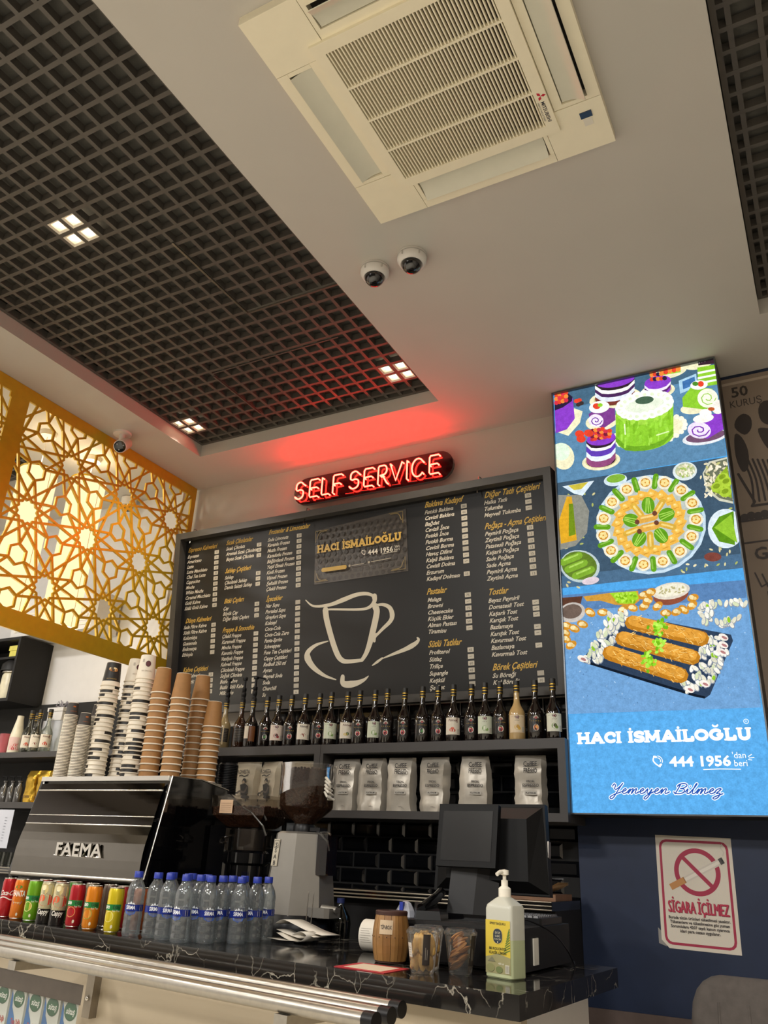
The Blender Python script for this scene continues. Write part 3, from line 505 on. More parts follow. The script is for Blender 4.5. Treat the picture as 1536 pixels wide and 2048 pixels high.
E68 544 1541 9 -2 -1 -9;E68 550 1528 9 -2 -1 -9;E68 540 1520 9 -2 -1 -8;E68 528 1528 9 -2 -1 -9;E68 531 1541 9 -2 -1 -9;S69 27 563 1488 595 1533;S70 8 569 1489 595 1525;E66 611 1480 33 -6 -3 -35;E67 611 1480 22 -4 -2 -24;E68 618 1470 9 -2 -1 -8;E68 604 1471 9 -2 -1 -8;E68 601 1484 9 -2 -1 -8
E68 611 1491 9 -2 -1 -8;E68 622 1482 9 -2 -1 -8;S69 26 615 1432 661 1457;S70 8 622 1430 659 1450;E66 654 1404 32 -6 -4 -34;E67 654 1404 22 -4 -2 -23;E68 643 1403 8 -1 -1 -8;E68 649 1414 8 -1 -1 -8;E68 662 1411 8 -1 -1 -8;E68 664 1398 8 -1 -1 -8;E68 653 1393 8 -1 -1 -8;S69 26 638 1360 690 1362
S70 8 644 1355 685 1357;P71 597 1278 558 1307 584 1346 622 1316;E72 587 1317 11 -2 -1 -10;E73 585 1319 5 -1 0 -4;S74 3 579 1298 603 1304;P71 571 1235 543 1274 579 1302 607 1263;E72 572 1274 11 -2 -1 -10;E73 569 1276 5 -1 0 -4;S74 3 563 1255 588 1261;P71 534 1202 518 1247 562 1262 577 1216;E72 544 1237 11 -2 -1 -10;E73 542 1239 5 -1 0 -4
S74 3 536 1219 560 1224;P71 489 1181 487 1229 533 1228 535 1181;E72 507 1209 11 -2 -1 -9;E73 505 1212 5 -1 0 -4;S74 3 499 1191 524 1197;P71 439 1174 451 1220 497 1205 484 1159;E72 464 1194 11 -2 -1 -10;E73 462 1197 5 -1 0 -4;S74 3 456 1176 481 1182;P71 389 1183 416 1222 455 1193 429 1154;E72 419 1193 11 -2 -1 -10;E73 416 1195 5 -1 0 -4
S74 3 411 1175 435 1180;P71 345 1206 383 1235 413 1195 376 1167;E72 375 1205 12 -2 -1 -10;E73 373 1208 5 -1 0 -4;S74 3 367 1187 392 1193;P71 310 1242 356 1257 373 1210 328 1195;E72 338 1231 12 -2 -1 -10;E73 336 1234 5 -1 0 -4;S74 3 330 1213 355 1218;P71 289 1288 338 1287 341 1237 292 1238;E72 311 1268 12 -2 -1 -10;E73 308 1270 6 -1 0 -4
S74 3 303 1249 328 1254;P71 283 1338 331 1322 318 1274 270 1291;E72 297 1311 12 -2 -1 -10;E73 294 1314 6 -1 0 -4;S74 3 288 1293 314 1298;P71 293 1389 335 1358 308 1318 266 1348;E72 297 1358 12 -2 -1 -10;E73 294 1361 6 -1 0 -4;S74 4 289 1339 314 1345;P71 319 1434 351 1391 313 1363 281 1405;E72 312 1403 12 -2 -1 -10;E73 309 1406 6 -1 0 -4
S74 4 304 1384 330 1389;P71 358 1468 376 1419 330 1405 312 1454;E72 340 1442 12 -2 -1 -10;E73 338 1445 6 -1 0 -4;S74 4 332 1423 358 1428;P71 406 1489 409 1438 360 1440 357 1491;E72 379 1470 12 -2 -1 -10;E73 377 1473 6 -1 0 -4;S74 3 371 1451 397 1456;P71 458 1495 445 1447 398 1464 411 1512;E72 424 1485 12 -2 -1 -10;E73 422 1487 6 -1 0 -4
S74 3 416 1466 441 1471;P71 508 1484 482 1444 441 1475 468 1515;E72 471 1485 12 -2 -1 -10;E73 469 1487 5 -1 0 -4;S74 3 463 1466 488 1471;P71 552 1458 514 1430 485 1471 522 1500;E72 515 1470 11 -2 -1 -10;E73 512 1473 5 -1 0 -4;S74 3 506 1451 531 1456;P71 585 1420 540 1406 524 1454 569 1468;E72 551 1443 11 -2 -1 -10;E73 548 1445 5 -1 0 -4
S74 3 542 1424 567 1429;P71 604 1375 557 1376 555 1426 602 1424;E72 576 1405 11 -2 -1 -10;E73 574 1408 5 -1 0 -4;S74 3 568 1387 592 1392;P71 608 1326 563 1342 576 1388 621 1372;E72 589 1362 11 -2 -1 -10;E73 586 1365 5 -1 0 -4;S74 3 580 1344 605 1349;E69 532 1362 37 10 8 -34;S75 5 499 1367 561 1377;S75 5 502 1354 563 1370
S75 5 505 1340 564 1363;S76 30 502 1318 557 1293;S77 9 507 1316 552 1295;E69 497 1259 21 -36 -25 -18;S75 5 490 1296 520 1233;S75 5 480 1289 515 1229;S75 5 470 1281 510 1226;S76 31 447 1274 445 1208;S77 9 447 1268 445 1214;E69 395 1257 -24 -33 -25 22;S75 5 424 1274 380 1225;S75 5 414 1283 375 1229
S75 5 404 1292 370 1233;S76 31 393 1310 335 1294;S77 10 388 1308 340 1295;E69 365 1359 -38 17 11 33;S75 5 391 1333 331 1367;S75 5 395 1345 333 1373;S75 5 399 1358 335 1380;S76 31 415 1377 381 1436;S77 10 412 1382 384 1430;E69 451 1425 1 45 31 -3;S75 5 437 1390 446 1463;S75 5 450 1389 452 1462
S75 5 462 1388 458 1461;S76 31 483 1382 520 1433;S77 9 487 1386 517 1428;S78 39 407 1354 474 1361;S79 10 414 1363 466 1367;S78 39 413 1307 480 1315;S79 9 421 1316 473 1320;E80 392 1346 12 -2 -1 -14;E80 478 1378 12 -2 -1 -14;E80 482 1328 12 -2 -1 -13;E80 399 1295 12 -2 -1 -14;P81 31 1605 198 1607 134 1533 90 1553
P82 62 1604 168 1606 129 1571 91 1573;E83 304 1591 58 0 3 -34;E84 307 1599 47 0 2 -23;E85 637 1575 56 -2 1 -50;E86 639 1579 46 -1 1 -39;E87 650 1598 -10 2 0 5;E88 618 1581 -7 -8 -3 4;E89 635 1605 -10 2 0 5;E88 616 1568 6 -9 -4 -3;E87 638 1584 9 -6 -2 -5;E88 643 1605 0 -12 -5 0;E89 639 1549 9 -5 -2 -5
E87 669 1595 -6 -9 -4 3;E87 668 1590 -2 -11 -5 1;E88 657 1575 0 -12 -5 1;E88 627 1586 -10 -1 -1 5;E88 645 1551 -10 -1 -1 5;E88 662 1549 4 -11 -4 -2;E89 633 1565 -7 -7 -3 4;E89 606 1571 0 -12 -5 0;E88 648 1601 -6 -9 -4 3;E88 643 1570 -9 -4 -2 5;E88 678 1566 3 -11 -4 -1;E88 662 1563 -10 1 0 5
E89 616 1601 -10 2 0 5;E87 619 1562 8 -7 -3 -4;E87 626 1550 -2 -11 -5 2;E87 645 1554 1 -12 -5 0;E87 638 1588 6 -10 -4 -3;E89 628 1580 -10 1 0 5;E89 639 1600 9 -5 -2 -5;E87 625 1591 9 -5 -2 -5;E88 623 1563 3 -11 -4 -2;E88 641 1565 5 -11 -4 -2;E89 670 1596 -6 -9 -4 3;P90 716 1548 751 1604 834 1612 832 1368 773 1393 722 1455
P91 722 1547 757 1595 832 1603 832 1379 775 1407 730 1465;E92 810 1491 -2 -12 -5 1;E92 804 1427 -7 -9 -4 4;E92 798 1414 -9 -4 -2 6;E93 814 1534 6 -10 -4 -3;E93 817 1581 1 -12 -5 -1;E92 781 1583 10 -4 -2 -6;E92 749 1562 -5 -11 -5 3;E93 729 1519 2 -12 -5 -1;E92 740 1521 -5 -10 -4 3;E94 739 1574 2 -12 -5 -1;E94 805 1413 -2 -12 -5 1
E92 813 1509 -6 -9 -4 4;E92 773 1497 2 -12 -5 -1;E92 752 1515 1 -12 -5 -1;E94 786 1425 10 -2 -1 -6;E93 724 1490 -8 -7 -3 5;E93 718 1434 5 -10 -4 -3;E92 810 1445 -2 -12 -5 1;E93 825 1579 4 -12 -5 -2;E92 728 1525 10 -5 -2 -6;E92 775 1448 1 -12 -5 0;E92 746 1479 -4 -11 -5 3;E93 795 1529 -5 -11 -5 3
E93 719 1426 -9 -6 -2 5;E92 755 1574 -8 -8 -4 5;E93 798 1529 2 -12 -5 -1;E92 736 1595 -10 -1 -1 6;E92 725 1457 -6 -10 -4 4;E94 768 1460 -8 -8 -3 5;E93 763 1503 1 -12 -5 -1;E94 739 1478 9 -7 -3 -5;E92 766 1533 2 -12 -5 -1;E94 800 1508 7 -9 -4 -4;E93 786 1567 -4 -11 -5 3;E92 775 1553 -9 -5 -2 6
E94 791 1586 -10 -4 -2 6;E92 776 1506 3 -12 -5 -1;E92 731 1482 10 -4 -1 -6;E94 765 1435 -5 -10 -4 3;E93 735 1436 -10 -1 -1 6;E92 754 1449 10 -4 -2 -6;E92 742 1430 0 -12 -5 0;E93 780 1493 8 -8 -3 -5;E93 766 1522 -7 -9 -4 4;E93 752 1563 -10 2 0 6;E93 769 1462 -10 -2 -1 6;E92 795 1432 -10 1 0 6
E92 736 1554 -6 -10 -4 4;E93 749 1501 6 -10 -4 -4;E93 738 1429 7 -9 -4 -4;E92 815 1555 -10 0 0 6;E92 772 1594 10 -5 -2 -6;E92 739 1488 6 -10 -4 -3;E93 793 1568 10 -4 -2 -6;E93 781 1566 -3 -12 -5 2;E93 798 1512 10 -3 -1 -6;E93 758 1574 1 -12 -5 -1;E94 740 1538 9 -6 -2 -5;E92 821 1584 7 -9 -4 -4
E92 821 1541 -9 -6 -3 5;E94 813 1500 0 -12 -5 0;E94 764 1463 -5 -10 -4 3;E94 778 1510 1 -12 -5 0;E92 765 1500 5 -11 -4 -3;E94 799 1536 6 -10 -4 -4;E93 746 1445 0 -12 -5 0;E93 756 1562 -10 -4 -2 6;E93 817 1512 8 -7 -3 -5;E93 785 1564 -4 -11 -5 2;E94 813 1464 -10 1 1 6;P95 770 1507 828 1565 830 1443 828 1398 747 1446
E96 772 1465 26 6 5 -25;E97 770 1470 16 4 2 -13;E96 803 1508 26 6 5 -25;E97 801 1513 16 4 2 -13;E96 806 1432 26 6 4 -25;E97 804 1437 16 4 2 -13;E96 816 1483 26 6 4 -25;E97 814 1488 16 4 2 -13;E98 785 1251 76 -12 -11 -97;P99 726 1260 764 1313 829 1331 815 1164 750 1191;P100 736 1262 818 1318 826 1173;P101 8 1559 127 1538 163 1443 145 1326 83 1265 -1 1254
P102 52 1543 78 1538 92 1295 10 1287 4 1412;P103 61 1500 83 1497 88 1327 52 1321;E104 99 1155 96 -34 -21 -80;E105 96 1159 86 -31 -18 -70;S106 38 16 1187 98 1210;S107 9 24 1197 91 1217;S106 38 40 1146 122 1169;S107 9 48 1155 115 1176;S106 37 75 1107 155 1130;S107 9 83 1117 149 1137;E108 148 1073 42 3 2 -19;P109 -1 1015 834 994 829 432 -7 438
P110 -1 1015 834 994 832 911 0 931;E111 675 864 0 -4 -2 0;E112 133 665 -3 -2 -1 2;E112 341 786 0 -3 -2 0;E111 711 521 1 -3 -2 -1;E111 165 662 -3 -1 0 2;E113 228 739 -2 -2 -2 1;E112 290 566 -2 -2 -1 1;E111 437 464 -1 -2 -2 1;E113 476 637 -1 -3 -2 0;E113 325 475 3 -1 -1 -2;E111 464 512 -3 -2 -1 2
E111 331 796 -2 -4 -2 1;E112 328 628 -3 -4 -1 1;E112 144 853 3 0 0 -2;E111 142 923 2 -3 -2 -1;E112 29 703 -2 -5 -2 1;E113 616 529 -2 -4 -2 1;E111 302 661 2 -3 -2 -1;E113 404 512 2 -2 -1 -2;E113 694 627 0 -2 -2 0;E111 342 703 1 -6 -2 -1;E112 139 862 -4 -1 -1 2;E112 806 755 -3 0 0 2
E112 764 868 0 -5 -2 0;E111 76 967 -4 -1 -1 2;E111 736 523 -3 -1 -1 2;E113 212 795 4 -1 -1 -2;E112 578 906 2 -5 -2 -1;E111 520 883 -2 -2 -1 2;E112 359 772 2 -3 -2 -1;E113 192 809 -5 -3 -1 2;E112 461 633 -2 -2 -1 1;E111 201 928 -4 -1 -1 2;E113 167 534 -1 -2 -2 1;E113 101 517 0 -3 -2 0
E111 186 941 -4 0 0 2;E111 730 875 1 -3 -2 -1;E112 171 835 0 -3 -2 0;E113 642 812 -2 -2 -1 2;E112 156 721 0 -3 -2 0;E111 545 837 -4 -2 -1 2;E111 468 643 -1 -4 -2 0;E111 47 581 5 -1 0 -2;E112 515 795 -3 -4 -1 1;E111 193 558 -2 -5 -2 1;E112 830 669 -1 -2 -1 1;E113 296 592 0 -4 -2 0
E112 449 528 3 -2 -1 -1;E112 732 693 0 -4 -2 0;E112 715 808 -2 -1 -1 2;E112 260 519 0 -5 -2 0;E111 806 515 4 0 0 -2;E111 374 668 -3 -4 -1 1;E113 343 853 -3 -2 -1 2;E113 696 576 0 -3 -2 0;E111 770 673 2 -3 -1 -1;E112 761 643 3 -1 -1 -2;E112 518 592 2 -2 -1 -1;E111 110 691 -2 -1 -1 2
E111 457 739 -2 0 0 2;E113 268 496 -1 -2 -1 1;E112 346 870 2 -3 -1 -1;E112 231 573 3 -5 -2 -1;E111 233 825 3 -2 -1 -2;E113 87 618 -2 -4 -2 1;E113 314 889 3 -4 -1 -1;E113 42 726 -1 -6 -2 0;E112 761 694 -3 0 0 2;E111 480 469 -3 -2 -1 1;E113 234 516 2 -2 -1 -1;E113 403 937 -3 -4 -1 1
E112 640 813 -1 -5 -2 0;E111 229 645 2 -3 -2 -1;E113 118 857 -4 -5 -2 1;E111 388 797 -2 0 0 2;E113 680 569 -2 -1 0 2;E112 71 631 2 -1 -1 -2;E112 545 675 -4 -1 0 2;E113 542 795 4 -2 -1 -2;E113 248 611 0 -3 -2 0;E113 463 771 5 -2 -1 -2;E111 688 724 -4 0 0 2;E113 613 620 3 0 0 -2
E113 320 832 -1 -4 -2 1;E112 282 668 2 -4 -2 -1;E111 279 938 1 -2 -2 -1;E112 178 677 -1 -3 -2 0;E111 561 574 -4 -1 0 2;E112 294 917 -4 -3 -1 2;E112 83 512 3 -3 -1 -1;E113 404 875 3 -5 -2 -1;E111 310 467 2 -1 -1 -2;E111 434 812 5 -1 0 -2;E112 14 737 -1 -1 -1 1;E112 713 490 0 -2 -2 0
E111 276 717 2 -2 -1 -2;E112 276 673 3 -1 0 -2;E113 102 628 -1 -3 -2 0;E112 454 565 2 -3 -1 -1;E112 74 634 4 0 0 -2;E113 442 756 -1 -4 -2 1;E111 584 758 -3 -4 -1 1;E111 293 496 -3 -1 0 2;E111 235 720 3 -1 -1 -2;E111 551 571 3 -4 -1 -1;E112 613 632 4 -1 -1 -2;E113 543 805 -2 0 0 2
E111 165 711 -2 -2 -1 2;E111 509 744 -1 -5 -2 0;E113 317 594 2 -2 -1 -1;P114 108 997 233 1001 369 996 372 948 338 924 255 940 191 967 124 971;P115 236 1000 359 995 370 961 339 934 275 944;E116 277 986 -9 -2 -1 5;E117 295 953 -5 -8 -4 3;E117 303 969 -9 -3 -2 5;E116 273 977 9 -2 -1 -5;E116 271 953 7 -6 -3 -4;E116 294 969 7 -6 -3 -4;E117 263 987 -7 -5 -3 5
E117 343 945 7 -6 -3 -4;E117 267 963 -6 -7 -4 4;E116 286 973 3 -9 -5 -2;E117 311 963 1 -10 -5 0;E116 312 981 2 -9 -5 -1;E117 274 986 4 -9 -5 -2;E117 343 947 4 -9 -5 -2;E117 333 985 5 -8 -4 -3;E117 343 978 9 -1 0 -5;E116 307 978 7 -7 -3 -4;E116 332 950 3 -9 -5 -2;E117 289 980 5 -8 -4 -3
E116 348 944 -5 -8 -4 3;E117 299 990 3 -9 -5 -2;E116 313 952 -4 -8 -4 3;E116 352 972 8 -5 -3 -5;E117 296 956 -9 -1 -1 5;E116 337 978 -8 -3 -2 5;E117 316 990 0 -10 -5 0;E118 514 959 79 9 5 -46;E119 516 979 85 5 2 -40;E120 516 982 72 4 2 -31;E121 528 990 6 -2 -1 -4;E121 474 993 -6 -4 -2 3
E121 467 975 -6 -4 -2 3;E121 493 985 -3 -7 -3 2;E121 571 987 7 -1 0 -4;E121 475 998 -4 -6 -3 3;E121 490 973 4 -6 -3 -2;E121 554 982 -1 -7 -4 1;E121 537 972 -6 -4 -2 3;E121 497 982 -5 -4 -2 3;E121 511 984 1 -7 -4 0;E121 480 970 6 -4 -2 -3;E121 534 991 2 -7 -3 -1;E121 496 989 7 -1 0 -4
E121 552 967 7 -1 -1 -4;E121 570 991 -2 -7 -4 1;E121 478 982 -5 -5 -3 3;E121 510 975 7 -1 -1 -4;E121 570 970 -7 -1 0 4;E121 523 996 6 -4 -2 -4;P122 0 1002 105 999 88 943 -1 938;E123 50 923 64 5 6 -50;E124 47 928 51 4 4 -36;E67 393 972 24 12 7 -17;E125 388 976 14 2 2 -11;E126 401 969 9 -1 -1 -8
E67 425 982 24 10 7 -18;E125 420 986 14 0 0 -11;E126 434 979 9 -1 -1 -8;E67 391 918 24 12 7 -17;E125 387 922 14 -2 -1 -11;E126 400 915 9 -1 -1 -8;E67 451 912 22 15 9 -16;E125 446 915 13 2 1 -11;E126 459 909 9 -1 -1 -8;E67 409 943 23 13 8 -17;E125 405 947 13 -5 -4 -10;E126 418 940 9 -1 -1 -8
E67 292 912 23 14 9 -16;E125 287 915 13 5 4 -10;E126 301 908 9 -1 -1 -8;E67 337 917 23 -14 -9 -16;E125 332 920 14 2 1 -11;E126 346 914 9 -1 -1 -8;E67 197 908 27 -3 -2 -19;E125 192 911 14 -6 -4 -10;E126 206 904 9 -1 -1 -8;E67 137 914 21 -20 -13 -14;E125 132 917 15 -1 0 -11;E126 146 910 9 -1 0 -8
E67 484 876 25 -3 -2 -18;E125 480 879 11 8 5 -9;E126 493 872 9 -1 -1 -8;E67 609 935 25 5 3 -18;E125 604 938 11 -8 -5 -9;E126 617 932 8 -1 -1 -8;E67 602 900 21 15 9 -15;E125 598 903 13 2 1 -10;E126 610 896 8 -1 -1 -8;E67 564 884 19 -18 -11 -14;E125 560 887 12 -5 -3 -10;E126 572 880 8 -1 -1 -8
E67 533 877 24 9 5 -17;E125 529 880 13 -2 -2 -10;E126 542 874 8 -1 -1 -8;E67 19 859 27 -10 -6 -18;E125 14 863 13 -8 -5 -9;E126 29 856 10 -1 0 -8;E67 56 842 25 -15 -9 -16;E125 51 846 14 -4 -3 -11;E126 65 839 9 -1 0 -8;E67 97 859 26 -12 -7 -17;E125 92 862 14 5 4 -10;E126 106 856 9 -1 0 -8
E67 11 826 21 -20 -13 -14;E125 6 829 15 -1 0 -11;E126 20 822 9 -1 0 -8;E67 13 795 21 -20 -13 -14;E125 8 798 15 0 0 -11;E126 22 791 9 -1 0 -8;E67 37 762 25 13 9 -17;E125 32 765 15 2 2 -11;E126 46 759 9 -1 0 -8;P127 77 679 225 840 371 867 749 751 754 723 634 494 610 479 566 491;P128 77 679 566 491 610 479 614 488 570 502 94 685;E129 166 718 12 -16 -9 -7
E130 165 720 10 -14 -7 -5;E129 259 863 6 -19 -10 -3;E131 257 865 6 -17 -9 -3;E129 251 799 16 -10 -6 -10;E132 250 801 15 -9 -5 -8;E129 205 711 11 -16 -9 -6;E132 203 713 10 -15 -7 -5;E129 207 730 -10 -16 -9 6;E133 206 732 -9 -15 -8 5;E129 149 676 13 -15 -8 -7;E133 148 678 12 -13 -7 -6;E129 194 774 9 -18 -10 -5
E130 193 776 9 -16 -8 -4;E129 192 792 17 -10 -5 -10;E130 191 794 15 -9 -4 -8;E129 265 861 3 -20 -11 -1;E132 264 863 2 -18 -9 -1;E129 159 677 2 -19 -11 -1;E130 158 679 2 -18 -9 -1;E129 172 714 2 -20 -11 -1;E131 171 716 2 -18 -9 -1;E129 242 829 -2 -20 -11 2;E130 241 831 -2 -18 -9 1;E129 218 824 -11 -16 -9 7
E130 217 826 -10 -15 -8 5;E129 225 872 4 -20 -11 -2;E132 224 874 4 -18 -9 -2;E134 225 872 3 -15 -8 -2;E129 110 695 18 -9 -5 -10;E131 109 697 16 -8 -4 -8;E129 136 723 16 -12 -6 -9;E132 135 725 14 -11 -5 -7;E129 253 809 4 -20 -11 -2;E133 252 811 4 -18 -9 -2;E129 179 808 -6 -19 -11 4;E130 178 810 -6 -17 -9 3
E129 175 789 -9 -17 -10 6;E132 174 791 -8 -16 -8 5;E129 231 852 -9 -18 -10 6;E131 230 854 -8 -16 -8 5;E129 179 773 16 -12 -6 -9;E133 178 775 14 -10 -5 -8;E129 172 721 11 -17 -9 -6;E130 171 723 10 -15 -8 -5;E129 230 752 -10 -16 -9 6;E132 229 754 -9 -15 -8 5;E129 112 680 9 -18 -10 -5;E130 111 682 8 -16 -8 -4
E129 254 858 -7 -19 -10 5;E132 252 860 -7 -17 -8 4;E129 239 855 -9 -18 -10 5;E133 237 857 -8 -16 -8 4;E129 210 819 -3 -20 -11 2;E130 209 821 -3 -18 -9 2;E129 191 754 -10 -17 -10 6;E131 190 756 -9 -15 -8 5;E134 191 754 -7 -13 -7 4;E129 305 873 -2 -20 -11 2;E131 304 875 -2 -18 -9 1;E129 233 767 17 -9 -5 -10
E130 232 769 15 -9 -4 -8;E129 258 873 13 -15 -8 -8;E132 257 875 12 -13 -7 -6;E129 237 765 -11 -16 -9 6;E132 236 767 -10 -15 -7 5;E129 182 698 -4 -19 -11 3;E132 181 700 -4 -17 -9 2;E129 162 717 7 -18 -10 -4;E132 161 719 6 -17 -8 -3;E129 140 750 4 -20 -11 -2;E131 139 752 3 -18 -9 -2;E129 158 759 11 -16 -9 -6
E130 157 761 10 -15 -7 -5;E129 283 891 16 -11 -6 -9;E131 282 893 14 -10 -5 -8;E129 241 881 7 -19 -10 -4;E133 240 883 6 -17 -9 -3;E129 183 790 18 -9 -5 -10;E131 182 792 16 -8 -4 -8;E129 271 853 -11 -16 -9 7;E132 270 855 -10 -15 -7 5;E129 265 878 16 -12 -6 -9;E131 264 880 14 -11 -5 -8;E129 219 835 13 -15 -8 -7
E133 218 837 11 -14 -7 -6;E134 219 835 9 -11 -6 -5;E129 168 700 1 -20 -11 0;E133 167 702 1 -18 -9 0;E129 202 812 -7 -19 -10 4;E131 201 814 -6 -17 -9 3;E129 284 846 9 -18 -10 -5;E130 282 848 8 -16 -8 -4;E129 190 725 11 -16 -9 -7;E131 188 727 10 -14 -7 -5;E129 242 772 4 -19 -11 -2;E131 241 774 4 -17 -9 -2
E129 208 852 5 -20 -11 -3;E133 207 854 5 -18 -9 -2;E129 144 701 0 -20 -11 0;E130 143 703 0 -18 -9 0;E129 306 894 5 -19 -10 -3;E131 305 896 5 -17 -9 -3;E129 281 863 16 -11 -6 -9;E132 280 865 14 -10 -5 -8;E129 104 684 12 -16 -9 -7;E130 102 686 11 -14 -7 -5;E129 246 835 15 -12 -7 -9;E130 245 837 14 -11 -5 -7
E129 229 893 7 -19 -10 -4;E130 228 895 6 -17 -9 -3;E129 123 708 -7 -18 -10 4;E132 122 710 -6 -17 -9 3;E129 142 736 8 -18 -10 -5;E130 140 738 8 -16 -8 -4;E134 142 736 6 -13 -7 -3;E129 211 757 14 -14 -7 -8;E132 210 759 13 -12 -6 -7;E129 153 748 12 -16 -9 -7;E132 151 750 11 -14 -7 -6;E129 175 681 -4 -19 -11 2
E130 174 683 -4 -17 -9 2;E129 245 859 0 -20 -11 0;E132 244 861 0 -18 -9 0;E129 194 751 9 -17 -10 -5;E133 193 753 9 -16 -8 -4;E129 235 771 11 -16 -9 -7;E133 233 773 10 -15 -7 -5;E129 206 800 -9 -18 -10 5;E132 205 802 -8 -16 -8 5;E129 224 811 3 -20 -11 -2;E130 222 814 3 -18 -9 -1;E129 264 831 -8 -18 -10 5
E130 263 833 -7 -16 -8 4;E129 285 883 6 -19 -10 -3;E132 284 885 5 -17 -9 -3;E129 281 863 15 -12 -7 -9;E132 280 865 14 -11 -5 -7;E129 251 854 3 -20 -11 -2;E130 250 856 3 -18 -9 -1;E129 177 718 4 -19 -11 -2;E131 176 720 3 -17 -9 -2;E129 249 863 6 -19 -10 -3;E131 247 865 6 -17 -9 -3;E134 249 863 5 -14 -7 -2
E129 241 821 -6 -19 -11 4;E130 240 823 -5 -17 -9 3;E129 232 832 -5 -19 -11 3;E131 231 834 -5 -17 -9 3;E129 232 765 1 -20 -11 -1;E130 231 767 1 -18 -9 -1;E129 258 855 -8 -18 -10 5;E131 257 857 -7 -16 -8 4;E129 169 798 2 -20 -11 -1;E132 168 800 2 -18 -9 -1;E129 572 528 -2 -18 -10 1;E133 571 530 -2 -16 -8 1
E129 663 697 2 -18 -10 -2;E131 662 699 2 -16 -8 -2;E129 527 546 10 -15 -8 -6;E131 526 547 9 -13 -7 -5;E129 611 621 3 -18 -10 -3;E133 610 623 3 -16 -8 -2;E129 715 669 1 -18 -10 -1;E133 714 670 1 -16 -8 -1;E129 590 549 7 -16 -9 -5;E133 589 551 6 -15 -7 -4;E129 533 543 2 -18 -10 -2;E131 532 545 2 -16 -8 -2
E129 558 542 13 -11 -7 -8;E132 557 544 12 -10 -5 -7;E129 630 601 -1 -18 -10 0;E130 629 603 -1 -16 -8 0;E129 626 660 11 -14 -8 -7;E131 625 662 10 -12 -6 -6;E129 642 697 -6 -18 -9 3;E133 641 699 -5 -16 -8 2;E129 545 517 -8 -16 -9 4;E131 544 519 -8 -15 -7 4;E129 576 527 10 -14 -8 -6;E131 575 529 9 -13 -7 -5
E129 665 716 -8 -17 -9 5;E131 664 718 -7 -15 -7 4;E134 665 716 -6 -12 -6 3;E129 635 676 -3 -18 -10 1;E132 634 678 -3 -17 -8 1;E129 660 581 9 -15 -8 -6;E132 659 583 8 -14 -7 -5;E129 659 582 5 -17 -9 -4;E131 658 584 5 -15 -8 -3;E129 631 716 -6 -18 -9 3;E133 630 718 -6 -16 -8 3;E129 572 611 -7 -17 -9 4
E133 571 613 -6 -16 -8 3;E129 724 674 5 -17 -9 -4;E133 723 676 4 -15 -8 -3;E129 602 581 3 -18 -10 -2;E133 601 583 3 -16 -8 -2;E129 699 685 8 -16 -9 -5;E132 698 687 7 -14 -7 -4;E129 693 739 15 -8 -5 -9;E131 693 741 14 -7 -4 -8;E129 667 738 -1 -19 -10 0;E133 666 740 -1 -17 -8 0;E129 676 718 0 -19 -10 0
E132 675 720 0 -17 -8 0;E129 686 615 8 -16 -9 -5;E130 685 617 7 -14 -7 -4;E129 545 552 15 -8 -5 -9;E133 544 554 14 -7 -4 -8;E129 679 715 -10 -15 -8 6;E133 678 717 -9 -14 -6 5;E134 679 715 -8 -11 -6 4;E129 656 743 15 -8 -5 -10;E132 655 745 14 -7 -4 -8;E129 600 587 -1 -18 -10 0;E132 599 589 -1 -16 -8 0
E129 630 697 6 -17 -9 -4;E131 629 698 5 -16 -8 -3;E129 669 604 2 -18 -10 -2;E132 668 606 2 -16 -8 -1;E129 648 597 -10 -16 -8 5;E131 647 599 -9 -14 -7 4;E129 671 631 -7 -17 -9 4;E130 670 633 -6 -15 -7 3;E129 532 556 9 -15 -8 -6;E132 531 558 8 -14 -7 -5;E129 634 682 -4 -18 -10 2;E131 633 684 -3 -16 -8 2
E129 540 525 14 -10 -6 -8;E130 539 527 12 -9 -5 -7;E129 617 688 0 -19 -10 -1;E131 616 690 0 -17 -8 -1;E129 631 686 5 -17 -9 -4;E132 630 688 5 -16 -8 -3;E129 697 635 -2 -18 -10 1;E130 696 637 -2 -16 -8 1;E129 631 608 8 -16 -9 -5;E132 630 610 7 -14 -7 -4;E129 665 663 5 -17 -9 -3;E132 664 665 4 -16 -8 -3
E134 665 663 3 -13 -7 -2;E129 662 608 -1 -18 -10 0;E132 661 610 0 -16 -8 0;E129 632 716 9 -15 -8 -6;E133 631 718 8 -14 -7 -5;E129 691 668 11 -14 -8 -7;E130 690 670 10 -12 -6 -6;E129 616 566 9 -15 -8 -6;E130 615 568 8 -14 -7 -5;E129 618 682 -6 -18 -9 3;E130 617 684 -5 -16 -8 3;E129 689 647 13 -11 -6 -8
E133 688 649 12 -10 -5 -7;E129 649 730 13 -12 -6 -8;E133 648 732 12 -10 -5 -7;E129 675 595 11 -13 -7 -7;E133 674 597 10 -12 -6 -6;E129 653 593 0 -18 -10 -1;E130 652 595 0 -16 -8 -1;E129 642 560 5 -17 -9 -4;E133 641 562 5 -15 -8 -3;E129 569 533 8 -15 -9 -5;E133 568 534 8 -14 -7 -4;E129 610 671 -7 -17 -9 4
E132 609 673 -7 -15 -7 3;E129 533 543 3 -18 -10 -2;E132 532 545 3 -16 -8 -2;E129 604 545 -1 -18 -10 0;E132 603 547 -1 -16 -8 0;E134 604 545 -1 -13 -7 0;E129 583 528 6 -17 -9 -4;E131 582 529 5 -15 -8 -3;E129 681 718 13 -12 -7 -8;E131 680 720 12 -11 -5 -7;E129 531 550 5 -17 -10 -4;E132 530 552 5 -15 -8 -3
